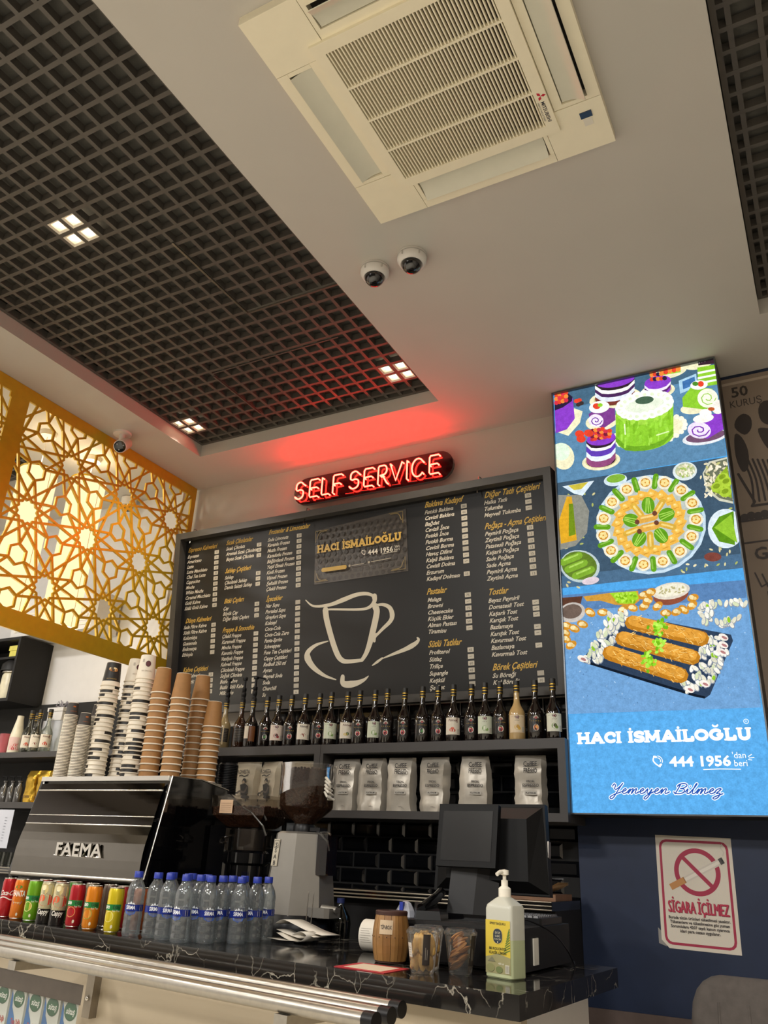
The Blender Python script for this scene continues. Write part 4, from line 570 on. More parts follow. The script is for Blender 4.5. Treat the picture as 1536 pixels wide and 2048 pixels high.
E129 626 611 -8 -17 -9 4;E130 625 613 -7 -15 -7 4;E129 702 705 -3 -18 -10 2;E132 701 707 -3 -16 -8 1;E129 577 573 5 -17 -9 -3;E133 576 575 4 -16 -8 -3;E129 648 679 5 -17 -9 -4;E133 647 681 5 -16 -8 -3;E129 650 633 -7 -17 -9 4;E133 649 635 -6 -15 -7 3;E129 692 628 10 -14 -8 -7;E133 691 630 9 -13 -6 -5
E129 659 572 2 -18 -10 -2;E130 658 574 1 -16 -8 -1;E129 664 727 1 -19 -10 -1;E131 663 729 1 -17 -8 -1;E129 610 667 1 -18 -10 -1;E130 609 669 1 -17 -8 -1;E129 712 738 9 -15 -8 -6;E132 711 740 8 -14 -7 -5;E129 657 564 -5 -18 -9 2;E132 656 566 -4 -16 -8 2;E134 657 564 -4 -13 -7 2;E129 587 611 13 -11 -7 -8
E131 586 613 12 -10 -5 -7;E129 640 600 5 -17 -9 -4;E130 639 602 5 -15 -8 -3;E129 624 540 -8 -17 -9 4;E131 623 542 -7 -15 -7 3;E129 616 621 5 -17 -9 -3;E132 615 622 4 -16 -8 -3;E129 645 552 15 -7 -4 -9;E130 644 554 14 -6 -4 -8;E129 706 671 -5 -18 -9 3;E130 706 673 -5 -16 -8 2;E129 597 572 7 -16 -9 -5
E130 596 574 7 -14 -7 -4;E129 668 642 12 -12 -7 -8;E130 667 644 11 -11 -6 -6;E129 692 695 -4 -18 -10 2;E131 691 697 -3 -16 -8 1;E129 687 680 -10 -16 -8 6;E133 687 682 -9 -14 -7 5;E129 623 624 13 -11 -6 -8;E131 622 625 12 -10 -5 -7;E129 635 543 -6 -17 -9 3;E130 634 545 -5 -16 -8 2;E129 589 576 -3 -18 -10 1
E132 589 578 -3 -16 -8 1;E129 677 663 5 -17 -9 -3;E131 676 665 4 -16 -8 -3;E134 677 663 3 -13 -7 -2;E129 682 671 13 -11 -6 -8;E133 681 673 12 -10 -5 -7;E129 675 881 5 -18 -10 -3;E130 674 884 5 -16 -8 -3;E129 699 887 -9 -17 -8 6;E132 698 889 -8 -15 -7 5;E129 656 814 1 -19 -10 -1;E132 655 816 1 -17 -8 -1
E129 767 893 -1 -19 -10 0;E130 766 895 -1 -17 -8 0;E129 652 834 7 -17 -9 -4;E133 651 836 6 -16 -8 -4;E129 642 890 -9 -17 -9 6;E130 641 892 -8 -15 -7 5;E129 805 894 1 -19 -10 -1;E130 804 896 1 -17 -8 -1;E129 639 877 15 -9 -5 -10;E130 638 879 14 -8 -4 -8;E129 721 899 5 -18 -9 -3;E132 720 901 5 -16 -8 -3
E129 636 856 13 -13 -7 -8;E131 635 858 12 -11 -6 -7;E129 670 829 11 -14 -8 -7;E131 669 831 10 -13 -6 -6;E129 667 858 -5 -19 -10 3;E130 666 860 -5 -17 -8 2;E129 641 845 12 -14 -7 -8;E130 640 847 11 -12 -6 -6;E129 681 879 0 -19 -10 -1;E133 680 881 0 -17 -8 0;E134 681 879 0 -14 -7 0;E129 773 896 9 -16 -8 -6
E131 772 898 8 -14 -7 -5;E129 655 814 -4 -19 -10 2;E132 654 816 -4 -17 -8 2;E129 811 880 9 -16 -8 -6;E133 811 882 8 -14 -7 -5;E129 686 898 7 -17 -9 -5;E133 685 900 7 -16 -7 -4;E129 824 882 -8 -17 -8 5;E130 824 884 -8 -15 -7 4;E129 790 899 11 -14 -7 -7;E133 790 901 10 -12 -6 -6;E129 647 891 -5 -19 -10 3
E131 646 893 -4 -17 -8 2;E129 657 894 4 -19 -10 -3;E131 656 896 4 -17 -8 -2;E129 671 842 -8 -17 -9 5;E132 671 844 -7 -15 -7 4;E129 682 853 -3 -19 -10 1;E133 681 855 -2 -17 -8 1;E129 747 891 -7 -18 -9 4;E131 746 893 -6 -16 -7 3;E129 685 901 -10 -16 -8 6;E133 684 903 -9 -15 -7 5;E129 668 888 7 -17 -9 -5
E130 667 890 6 -16 -8 -4;E129 669 886 8 -17 -9 -5;E130 668 888 7 -15 -7 -4;E134 669 886 6 -12 -6 -4;E129 665 867 -6 -18 -9 3;E133 664 869 -5 -17 -8 3;E129 682 889 1 -19 -10 -1;E131 681 891 1 -17 -8 -1;E129 660 846 6 -18 -9 -4;E133 659 848 5 -16 -8 -3;E129 785 884 15 -9 -5 -10;E132 785 886 13 -8 -4 -8
E129 644 820 -6 -18 -9 3;E130 643 822 -5 -16 -8 3;E129 691 898 2 -19 -10 -2;E130 690 900 2 -17 -8 -1;E129 736 801 10 -15 -8 -6;E133 735 803 9 -13 -7 -5;E129 735 800 -7 -18 -9 4;E130 734 802 -6 -16 -7 3;E129 728 799 -7 -18 -9 4;E130 727 801 -6 -16 -7 3;E129 721 801 -9 -16 -8 5;E130 721 803 -8 -15 -7 5
E129 723 802 11 -13 -7 -7;E132 722 804 10 -12 -6 -6;E129 760 798 -2 -19 -10 1;E131 759 800 -2 -17 -8 1;E129 791 823 -10 -16 -8 6;E130 790 825 -9 -14 -7 5;E129 770 812 -10 -16 -8 6;E130 769 814 -9 -14 -6 5;E129 757 793 8 -16 -9 -5;E131 756 795 7 -15 -7 -4;E129 733 813 -2 -19 -10 1;E132 732 815 -2 -17 -8 1
E129 712 795 11 -14 -7 -7;E131 711 797 10 -12 -6 -6;E129 699 813 4 -18 -10 -3;E130 698 815 3 -17 -8 -2;E129 718 804 3 -18 -10 -2;E130 717 806 3 -17 -8 -2;E129 748 817 0 -19 -10 0;E131 747 819 0 -17 -8 0;E134 748 817 0 -14 -7 0;E135 717 742 18 -12 -7 -12;E136 721 739 11 -7 -3 -5;E135 713 708 18 -11 -7 -12
E136 717 705 11 -7 -3 -5;E135 703 677 18 -11 -7 -12;E136 708 675 11 -7 -3 -5;E135 88 691 22 -12 -7 -13;E136 93 688 13 -7 -3 -6;E135 552 522 19 -11 -7 -12;E136 556 520 11 -6 -3 -5;E135 617 543 18 -11 -7 -12;E136 621 540 11 -6 -3 -5;S137 70 332 844 624 743;S138 50 337 853 622 752;S139 2 483 808 500 814
S140 2 366 803 384 797;S141 2 497 760 509 745;S140 2 533 798 550 796;S140 2 405 835 422 827;S141 2 487 764 491 746;S142 2 503 779 520 784;S139 2 544 797 558 785;S140 2 393 790 406 777;S142 3 338 852 355 859;S139 3 368 855 376 837;S139 2 443 801 462 802;S140 2 606 735 611 718
S140 2 451 788 467 779;S139 2 476 780 487 764;S141 2 557 764 561 746;S139 2 471 827 488 834;S140 2 441 795 451 779;S142 2 523 803 529 785;S140 2 593 758 607 747;S140 2 588 772 601 759;S140 2 561 753 574 741;S141 2 466 774 484 775;S142 2 409 806 414 787;S142 2 446 816 460 803
S140 2 496 771 511 762;S142 2 462 806 479 799;S139 2 419 802 437 798;S141 2 462 821 479 814;S142 2 501 790 519 786;S142 3 342 870 361 865;S140 2 377 826 395 829;S139 2 391 791 410 790;S139 2 576 737 589 724;S139 2 529 773 546 779;S141 2 516 803 530 791;S140 2 478 773 484 755
S141 2 373 847 385 832;S141 2 364 800 377 786;S139 2 448 795 466 799;S139 2 613 725 630 728;S140 2 472 784 489 775;S142 2 494 789 512 785;S140 3 353 866 371 868;S139 2 580 736 588 720;S141 3 358 842 376 847;S141 2 389 802 408 799;S139 2 454 780 466 767;S142 2 460 803 478 808
S140 2 378 837 395 827;S141 2 461 771 479 770;S141 2 567 777 577 762;S139 2 415 826 433 819;S141 2 474 822 492 818;S140 3 338 857 357 858;S139 2 429 814 439 798;S140 2 408 815 417 797;S139 2 444 828 461 835;S142 2 384 816 403 818;S141 2 545 800 558 788;S140 2 498 776 516 783
S142 2 424 798 438 786;S141 2 459 776 471 763;S139 2 479 814 497 812;S141 2 377 831 394 822;S139 2 567 738 583 732;S142 2 555 737 570 728;S141 2 461 771 476 760;S139 2 405 789 423 785;S139 2 396 823 409 810;S140 2 432 839 438 821;S141 3 362 843 374 828;S139 2 514 794 531 788
S141 2 585 778 595 763;S142 2 587 788 600 776;S142 2 616 760 628 746;S142 2 462 770 480 766;S142 2 494 775 512 777;S140 2 376 826 395 823;S141 2 388 821 407 825;S139 2 559 750 566 732;S139 2 596 749 614 749;S140 2 414 825 431 833;S139 2 549 776 559 760;S139 2 524 808 534 792
S141 2 462 803 472 787;S141 2 627 775 644 775;S140 2 400 800 417 792;S142 2 454 784 473 784;S139 3 359 868 377 874;S139 3 334 811 350 801;S142 2 575 775 591 770;S140 3 349 866 367 859;S140 2 437 840 447 824;S141 2 544 795 551 778;S141 2 419 801 437 798;S139 2 430 812 445 801
S140 2 618 768 630 755;S140 2 539 791 552 779;S141 2 547 791 564 797;S139 2 546 795 564 798;S142 2 436 797 454 792;S141 2 596 743 601 725;S141 2 621 746 627 729;S140 2 570 745 588 748;E143 472 821 -9 0 0 7;E144 468 846 -2 -10 -7 2;E145 432 781 -9 -3 -2 7;E143 454 821 6 -7 -5 -5
E144 472 809 7 -7 -5 -5;E143 462 832 1 -10 -7 -1;E146 429 820 -6 -7 -5 5;E146 434 824 -8 -4 -3 7;E143 450 812 8 -5 -3 -6;E145 446 797 -1 -10 -7 1;E144 468 842 6 -7 -5 -5;E143 442 799 -7 -7 -5 5;E143 443 816 -1 -10 -7 0;E144 401 815 -4 -9 -6 3;E143 451 772 2 -9 -7 -2;E143 444 817 -2 -9 -7 2
E146 456 816 7 -6 -4 -6;E143 446 815 0 -10 -7 0;E144 459 781 -2 -10 -7 1;E143 434 807 9 -3 -2 -7;E144 484 855 7 -6 -4 -6;E145 447 831 9 -4 -2 -7;E143 450 804 5 -8 -5 -4;E146 460 815 4 -9 -6 -3;E143 436 786 -1 -10 -7 1;E146 450 812 -2 -10 -7 1;E144 448 839 -3 -9 -6 2;E145 448 809 -5 -8 -5 4
E143 464 842 2 -10 -7 -1;E144 483 807 -2 -10 -7 1;E146 441 823 8 -4 -3 -7;E144 430 815 3 -9 -6 -3;E144 467 844 -7 -7 -5 5;E145 432 830 1 -10 -7 -1;S137 70 282 772 578 662;S138 50 287 781 576 671;S140 2 340 741 358 737;S142 2 353 720 365 706;S142 2 515 693 528 681;S141 2 407 718 424 713
S142 2 414 750 422 733;S139 2 333 735 348 723;S142 2 522 680 540 682;S142 3 326 783 337 767;S139 2 455 707 469 695;S142 2 433 739 442 723;S140 2 369 752 388 751;S140 2 500 663 518 663;S141 2 535 690 553 688;S141 2 520 701 538 703;S142 2 385 760 395 743;S142 2 438 742 450 728
S139 2 401 729 416 718;S141 2 505 683 523 680;S141 2 389 756 407 762;S141 2 330 728 348 736;S139 2 542 687 559 684;S141 2 344 730 362 736;S139 2 380 740 389 723;S141 3 321 788 338 779;S141 2 552 684 569 678;S142 2 493 686 503 671;S142 2 561 645 576 634;S142 2 350 738 366 728
S141 2 371 723 389 724;S141 3 279 749 294 738;S140 2 506 660 521 650;S141 2 394 732 412 729;S139 3 327 774 339 759;S142 2 377 744 384 726;S139 2 485 693 502 701;S139 2 461 733 479 730;S140 2 550 647 567 643;S139 2 520 677 538 677;S140 3 307 766 318 750;S139 3 315 741 334 739
S140 2 520 659 530 644;S139 2 373 723 385 708;S142 2 344 751 362 745;S140 2 500 697 508 681;S142 3 323 744 340 738;S142 3 331 763 349 768;S141 3 322 769 340 776;S140 2 497 714 514 722;S141 2 359 738 370 722;S142 2 541 668 558 662;S139 2 567 679 576 663;S139 2 543 649 560 643
S142 2 474 703 492 702;S139 2 507 702 525 701;S140 2 566 688 584 685;S142 2 443 701 461 704;S139 3 325 785 343 793;S140 2 458 680 467 663;S139 2 573 676 583 662;S141 2 345 755 362 747;S140 2 488 685 505 680;S139 2 460 734 478 733;S141 2 534 648 552 645;S140 3 287 767 305 772
S141 2 417 699 431 687;S139 2 572 677 589 681;S139 2 542 700 559 698;S139 2 381 741 399 735;S139 2 530 708 548 706;S142 2 546 704 555 689;S142 3 338 784 356 778;S139 2 450 741 457 723;S140 2 503 694 521 694;S141 2 534 659 552 662;S141 2 349 737 367 733;S141 2 459 711 477 713
S139 2 485 667 491 650;S139 2 501 695 518 701;S141 2 377 755 392 744;S139 3 319 791 337 798;S141 2 495 668 502 651;S141 3 328 779 340 764;S140 2 358 741 371 727;S140 2 348 769 366 766;S142 2 479 718 497 722;S142 2 494 697 499 679;S141 2 356 777 374 780;S141 2 410 737 421 723
S142 2 470 713 482 699;S141 2 541 688 558 694;S141 2 516 669 527 654;S139 2 511 662 528 669;S141 2 341 777 360 778;S139 2 377 755 387 739;S140 2 449 699 465 707;S142 2 438 696 456 693;S140 2 517 689 526 673;S139 2 442 712 455 699;S140 2 561 640 576 633;S139 2 527 691 543 683
S140 3 278 750 290 735;S142 2 410 741 427 734;S140 2 480 728 498 730;S142 2 566 674 583 677;S141 2 562 673 570 657;E143 441 728 6 -7 -5 -5;E146 451 747 2 -9 -7 -1;E143 436 717 8 -4 -3 -6;E146 452 746 8 -4 -3 -6;E144 449 773 -2 -9 -7 1;E146 444 742 -3 -9 -6 2;E143 439 731 -2 -9 -6 2
E144 455 745 2 -9 -7 -2;E146 442 727 -9 -3 -2 7;E144 454 724 9 -2 -1 -7;E146 450 708 5 -8 -5 -4;E145 429 696 -9 -2 -1 7;E145 449 748 2 -9 -7 -2;E146 468 745 -9 -1 0 7;E145 459 730 -3 -9 -6 2;E146 452 702 9 -3 -2 -7;E146 450 777 8 -5 -3 -6;E144 440 742 3 -9 -6 -2;E145 435 750 7 -7 -5 -5
E144 431 711 -1 -10 -7 1;E145 435 737 9 -2 -1 -7;E145 463 735 3 -9 -6 -2;E145 437 737 9 -3 -2 -7;E145 452 752 8 -5 -4 -6;E144 431 797 -9 1 1 7;E146 424 742 -1 -10 -7 1;E146 453 725 -6 -7 -5 5;E145 451 745 9 -2 -2 -7;E146 433 731 5 -8 -6 -4;E143 419 746 -6 -7 -5 5;E144 440 734 -8 -6 -4 6
E145 427 731 -9 0 0 7;E144 438 744 -8 -5 -4 6;E143 437 754 7 -6 -4 -6;S137 71 219 708 520 585;S138 51 225 717 518 594;S139 2 426 627 436 612;S140 2 443 600 460 606;S142 3 274 685 287 672;S140 2 427 631 433 613;S142 2 476 571 486 557;S142 2 501 599 518 596;S140 2 308 653 326 650
S141 3 242 705 261 707;S140 2 469 587 486 586;S139 2 315 657 325 641;S139 2 517 583 532 575;S139 2 324 683 338 671;S141 2 308 651 327 654;S139 3 264 718 281 708;S139 2 438 625 450 612;S140 3 258 685 275 677;S141 3 238 720 255 710;S141 2 321 659 340 656;S141 3 219 690 227 672
S140 2 405 600 423 604;S142 3 259 699 266 681;S140 2 462 634 471 618;S140 2 446 633 464 630;S139 2 295 657 314 655;S141 2 367 617 384 611;S141 2 379 659 386 642;S141 2 406 604 421 595;S139 2 490 591 496 574;S142 3 258 667 267 650;S142 3 250 701 268 695;S141 2 409 602 425 594
S141 3 289 678 302 664;S141 2 429 604 440 589;S140 2 477 595 495 596;S139 2 292 659 310 665;S141 2 463 616 477 605;S139 2 508 584 526 587;S142 2 471 590 479 574;S141 2 491 587 504 576;S141 2 309 641 327 638;S139 3 272 665 290 669;S141 2 351 633 369 629;S141 3 228 693 247 696
S139 3 235 714 246 697;S141 2 460 621 478 618;S140 2 347 646 364 654;S140 2 375 636 392 643;S142 3 278 712 296 710;S140 3 267 663 284 656;S141 3 301 692 319 686;S140 2 497 569 513 563;S140 2 320 693 338 691;S140 2 400 604 407 587;S142 2 495 564 511 558;S140 2 528 612 541 600
S140 2 296 659 305 642;S140 2 308 698 318 682;S140 3 263 679 281 687;S139 2 314 670 328 657;S141 2 313 668 321 650;S139 2 323 640 342 643;S139 3 272 661 290 655;S140 2 505 602 518 590;S139 2 481 569 491 555;S140 2 374 634 391 628;S141 2 505 615 521 622;S140 2 405 606 422 610
S139 2 372 623 380 606;S142 2 326 637 344 631;S140 2 330 656 342 641;S139 2 356 637 373 630;S139 3 268 701 283 689;S139 2 335 655 354 652;S142 3 273 713 286 699;S140 2 478 626 494 619;S141 2 300 664 319 662;S140 2 486 630 504 632;S141 2 336 657 352 648;S140 2 447 641 464 634
S140 3 249 682 263 669;S139 2 407 639 416 623;S141 3 284 699 302 696;S139 2 376 666 384 650;S141 3 267 720 285 727;S140 2 379 617 392 605;S142 2 527 607 544 611;S141 2 505 574 513 558;S141 2 371 663 382 647;S139 2 488 624 503 614;S141 2 442 627 451 611;S140 2 444 636 459 626
S142 2 291 652 309 651;S142 3 257 694 274 685;S141 2 425 605 442 599;S139 2 356 661 363 643;S139 2 348 626 354 608;S141 3 285 667 303 672;S139 2 362 678 380 682;S140 3 252 674 271 668;S140 3 294 690 311 682;S142 2 310 659 316 641;S139 2 309 703 327 701;S142 3 297 687 316 685
S142 3 263 661 270 643;S139 2 446 619 460 607;E144 381 697 -9 -2 -1 7;E145 399 701 -8 -5 -4 6;E145 386 661 -9 -3 -2 7;E145 389 651 1 -9 -7 -1;E143 402 656 9 -1 -1 -7;E145 393 671 1 -9 -7 -1;E143 368 660 -4 -8 -6 3;E146 375 659 -6 -8 -5 4;E143 390 675 -7 -6 -4 5;E145 421 657 -2 -9 -6 2
E143 386 675 3 -9 -6 -3;E143 405 658 -7 -6 -4 5;E144 380 686 9 -3 -2 -7;E144 402 671 9 -2 -2 -7;E143 376 662 -2 -9 -7 1;E146 398 677 0 -10 -7 0;E144 407 641 4 -9 -6 -3;E143 363 651 -9 -1 0 7;E143 393 640 -9 -1 -1 7;E143 390 654 -6 -7 -5 4;E144 404 672 -3 -9 -6 3;E144 394 669 5 -8 -6 -4
E145 391 694 -5 -8 -6 4;E143 367 682 -9 1 1 7;E145 384 682 -5 -8 -5 4;E146 390 693 0 -10 -7 0;E144 383 612 1 -9 -7 -1;E143 393 661 -3 -9 -6 2;E145 384 633 -9 -4 -3 6;E146 383 641 7 -6 -4 -5;E143 415 641 -9 -2 -1 7;E145 379 661 9 -2 -2 -7;E145 383 639 9 -3 -2 -7;E145 396 653 -6 -7 -5 4'''
# ================================================================ LIGHT BOX
lb=thing('light_box','tall backlit blue advertising light box with cakes and baklava photos on navy wall','light box',(-1.075,3.765,1.61))
LW,LH=.842,2.172
MB().box(0,LW,.004,.205,0,LH).build('case',pm('lightbox_case','22201f',.5),lb)
m=MB()
for q in ((0,LW,0,.006),(0,LW,LH-.006,LH),(0,.006,.006,LH-.006),(LW-.006,LW,.006,LH-.006)): m.box(q[0],q[1],-.016,.004,q[2],q[3])
m.build('frame',pm('alu_frame','6b6f74',.35,.8),lb)
mp=lambda u,v,h:(u*.001,.003-h,v*.001)
p=PR(mp,.000007); p.clip=(6,836,6,2166)
p.rect(6,836,6,2166,'4f9fdc'); p.rect(6,836,6,434,'58a5e0',1)
for L in ART.replace('\n',';').split(';'):
    a=L.split(); k=a[0][0]; col=ART_PAL.split()[int(a[0][1:])]; v=[int(q) for q in a[1:]]
    if k=='E':
        x,y,ax,ay,bx,by=v; n=8 if abs(ax)+abs(ay)<22 else 22
        p.P([(x+ax*math.cos(t)+bx*math.sin(t),y+ay*math.cos(t)+by*math.sin(t)) for t in [2*PI*i/n for i in range(n)]],col)
    elif k=='P': p.P(list(zip(v[::2],v[1::2])),col)
    else: p.S(list(zip(v[1::2],v[2::2])),v[0],col)
p.build('photo_print',PHOTOPRINT,lb)
# fat rounded serif capitals
def serif(h,l): return (h,l)
FAT={'H':(1.02,[[(.2,.12),(.2,.88)],[(.8,.12),(.8,.88)],[(.2,.5),(.8,.5)]],[(.2,0),(.2,1),(.8,0),(.8,1)]),
'A':(1.02,[[(.16,.1),(.48,.92)],[(.52,.92),(.84,.1)],[(.3,.3),(.7,.3)]],[(.15,0),(.86,0)]),
'C':(.88,[arc(.5,.5,.36,.4,50,310,14),[(.76,.78),(.76,.66)]],[]),
'I':(.42,[[(.2,.12),(.2,.88)]],[(.2,0),(.2,1)]),'İ':(.42,[[(.2,.12),(.2,.88)],[(.2,1.24),(.201,1.24)]],[(.2,0),(.2,1)]),
'S':(.76,[[(.66,.78)]+arc(.4,.72,.27,.19,40,180,7)+arc(.4,.68,.27,.16,190,250,3)+arc(.38,.28,.3,.2,80,-20,5)+arc(.38,.28,.3,.2,-30,-150,6)],[]),
'M':(1.2,[[(.2,.1),(.22,.9)],[(.22,.9),(.58,.2)],[(.58,.2),(.94,.9)],[(.94,.9),(.98,.1)]],[(.18,0),(1.,0),(.2,1),(.96,1)]),
'L':(.82,[[(.22,.1),(.22,.9)],[(.22,.06),(.7,.06)],[(.7,.1),(.7,.28)]],[(.22,1),(.2,0)]),
'O':(.98,[arc(.5,.5,.36,.4,0,360,20)],[]),'Ğ':(1.0,[arc(.5,.5,.36,.4,50,360,15)+[(.62,.47)],arc(.5,1.38,.16,.14,190,350,6)],[]),
'U':(.98,[[(.22,.9),(.22,.35)]+arc(.5,.34,.28,.28,180,360,8)+[(.78,.9)]],[(.22,1),(.78,1)]),' ':(.45,[],[])}
def fat(p,txt,x,y,w,h,col,th=.25):
    tot=sum(FAT[c][0] for c in txt); sx=w/tot
    for ch in txt:
        ad,st,se=FAT[ch]
        for l in st: p.S([(x+a*sx,y+b*h*.9+.05*h) for a,b in l],th*h*(.5 if min(b for a,b in l)>1.15 and len(l)>3 else .8 if min(b for a,b in l)>1.15 else 1),col)
        for a,b in se: p.S([(x+(a-.15)*sx,y+(b*.88+.06)*h),(x+(a+.15)*sx,y+(b*.88+.06)*h)],.16*h,col)
        x+=ad*sx
def phone(p,x,y,s,c):
    p.S(catmull([(x,y+s*.95),(x-s*.12,y+s*.6),(x+s*.12,y+s*.25),(x+s*.5,y)],4),s*.13,c); p.S([(x,y+s*.95),(x+s*.18,y+s*.9)],s*.2,c); p.S([(x+s*.42,y+s*.05),(x+s*.6,y+s*.2)],s*.2,c)
    p.S(arc(x+s*.3,y+s*.55,s*.28,s*.28,-20,85,6),s*.07,c); p.S(arc(x+s*.3,y+s*.55,s*.46,s*.46,-20,85,6),s*.07,c)
p=PR(lambda u,v,h:(u*.001,-.0085-h,v*.001),.00001)
fat(p,'HACI İSMAİLOĞLU',44,301,735,50,'ffffff',.30)
p.ring(764,376,8,10.5,'eef6ff'); p.T('R',764,372,12,'eef6ff',al='C')
phone(p,378,198,44,'ffffff'); 
p.T('444 1956',440,198,58,'ffffff',bold=1,fit=245); p.T('444 1956',441.5,199,58,'ffffff',bold=1,fit=245)
p.T("'dan",692,228,36,'ffffff',fit=56); p.T('beri',696,196,36,'ffffff',fit=54)
for a,b in (((755,234),(768,242)),((757,228),(776,230)),((754,222),(766,220))): p.S([a,b],3.2,'ffffff')
p.S([(575,184),(640,186),(719,184)],3.6,'ffffff')
# handwriting strokes
HW={'Y':[[(-.1,1.5),(.1,2.0),(.3,1.6),(.25,1.05),(.5,.85),(.95,1.5),(1.2,2.1)],[(1.2,2.1),(.75,.6),(.4,-.7),(.1,-1.1),(-.1,-.75),(.4,-.2),(1.1,.25),(1.35,.4)]],
'B':[[(.2,-.05),(.45,.9),(.65,1.85),(.3,1.45),(.6,1.9),(1.2,2.),(1.5,1.6),(1.1,1.1),(.75,1.),(1.2,.9),(1.25,.3),(.8,0),(.2,.05),(0,.35)]],
'e':[[(-.15,.3),(.3,.5),(.55,.8),(.4,1.),(.15,.7),(.15,.2),(.4,0),(.8,.3)]],'m':[[(-.1,.3),(.2,.95),(.15,.5),(.05,0),(.35,.8),(.6,.95),(.5,.3),(.5,0),(.8,.8),(1.05,.95),(.95,.3),(1.05,.02),(1.4,.3)]],
'n':[[(-.1,.3),(.2,.95),(.1,0),(.45,.85),(.7,.9),(.6,.2),(.75,.02),(1.15,.35)]],'y':[[(-.1,.3),(.2,.95),(.2,.2),(.45,.05),(.75,.9),(.55,-.3),(.2,-1.1),(-.05,-.9),(.3,-.3),(1.05,.35)]],
'i':[[(-.1,.3),(.2,.95),(.15,.15),(.35,.02),(.6,.3)],[(.42,1.45),(.44,1.5)]],'l':[[(-.1,.3),(.35,1.3),(.55,1.95),(.4,1.8),(.15,.3),(.35,0),(.65,.3)]],'z':[[(-.1,.4),(.2,.9),(.6,.9),(.1,.05),(.5,.1),(.45,-.6),(.05,-1.05),(-.2,-.8),(.4,-.3),(.9,0)]]}
adv={'Y':1.3,'B':1.5,'e':.85,'m':1.45,'n':1.15,'y':1.05,'i':.65,'l':.7,'z':.9,' ':.55}
def hand(p,txt,x,y,w,sc,th,c):
    k=w/sum(adv[q] for q in txt)
    for ch in txt:
        for st in HW.get(ch,[]): p.S(catmull([(x+(a+b*.18)*k,y+b*sc) for a,b in st],4),th,c)
        x+=adv[ch]*k
hand(p,'Yemeyen Bilmez',185,88,455,20,11,'ffffff'); hand(p,'Yemeyen Bilmez',185,88,455,20,4.6,'2050a8')
p.build('lettering',LIGHTPRINT,lb)

# ================================================================ MENU BOARD (hung leaning forward)
bdm=pm('menu_board_face','131314',.4,noise=.08,scale=4); frm=pm('menu_board_frame','4a4744',.35,noise=.04)
mb=thing('menu_board','wide black menu board with gold and white lettering and white price tags','menu board',(0,3.93,2.2)); mb.rotation_euler=(.10791,0,0)
U0,U1,V0,V1=-3.675,-1.10,-.03,1.15; fw=.042
MB().box(U0+.01,U1-.01,.0,.02,V0+.01,V1-.01).build('panel',bdm,mb)
for q in ((U0,U1,V0,V0+fw),(U0,U1,V1-fw,V1),(U0,U0+fw,V0+fw,V1-fw),(U1-fw,U1,V0+fw,V1-fw)):
    MB().box(q[0],q[1],-.06,.03,q[2],q[3]).build('frame_bar',frm,mb)
MB().box(U0+.03,U1-.03,.0,.155,V1-.075,V1-.045).build('top_batten',frm,mb)  # unseen strip added to stop neon light leaking down behind the board
for u in (-3.56,-2.66,-1.52):
    MB().tube([(u,-.05,V1-.075),(u,-.03,V1-.03),(u+.004,-.02,V1+.03),(u+.01,.02,V1+.025)],.004,6).build('hook',chrome,mb)
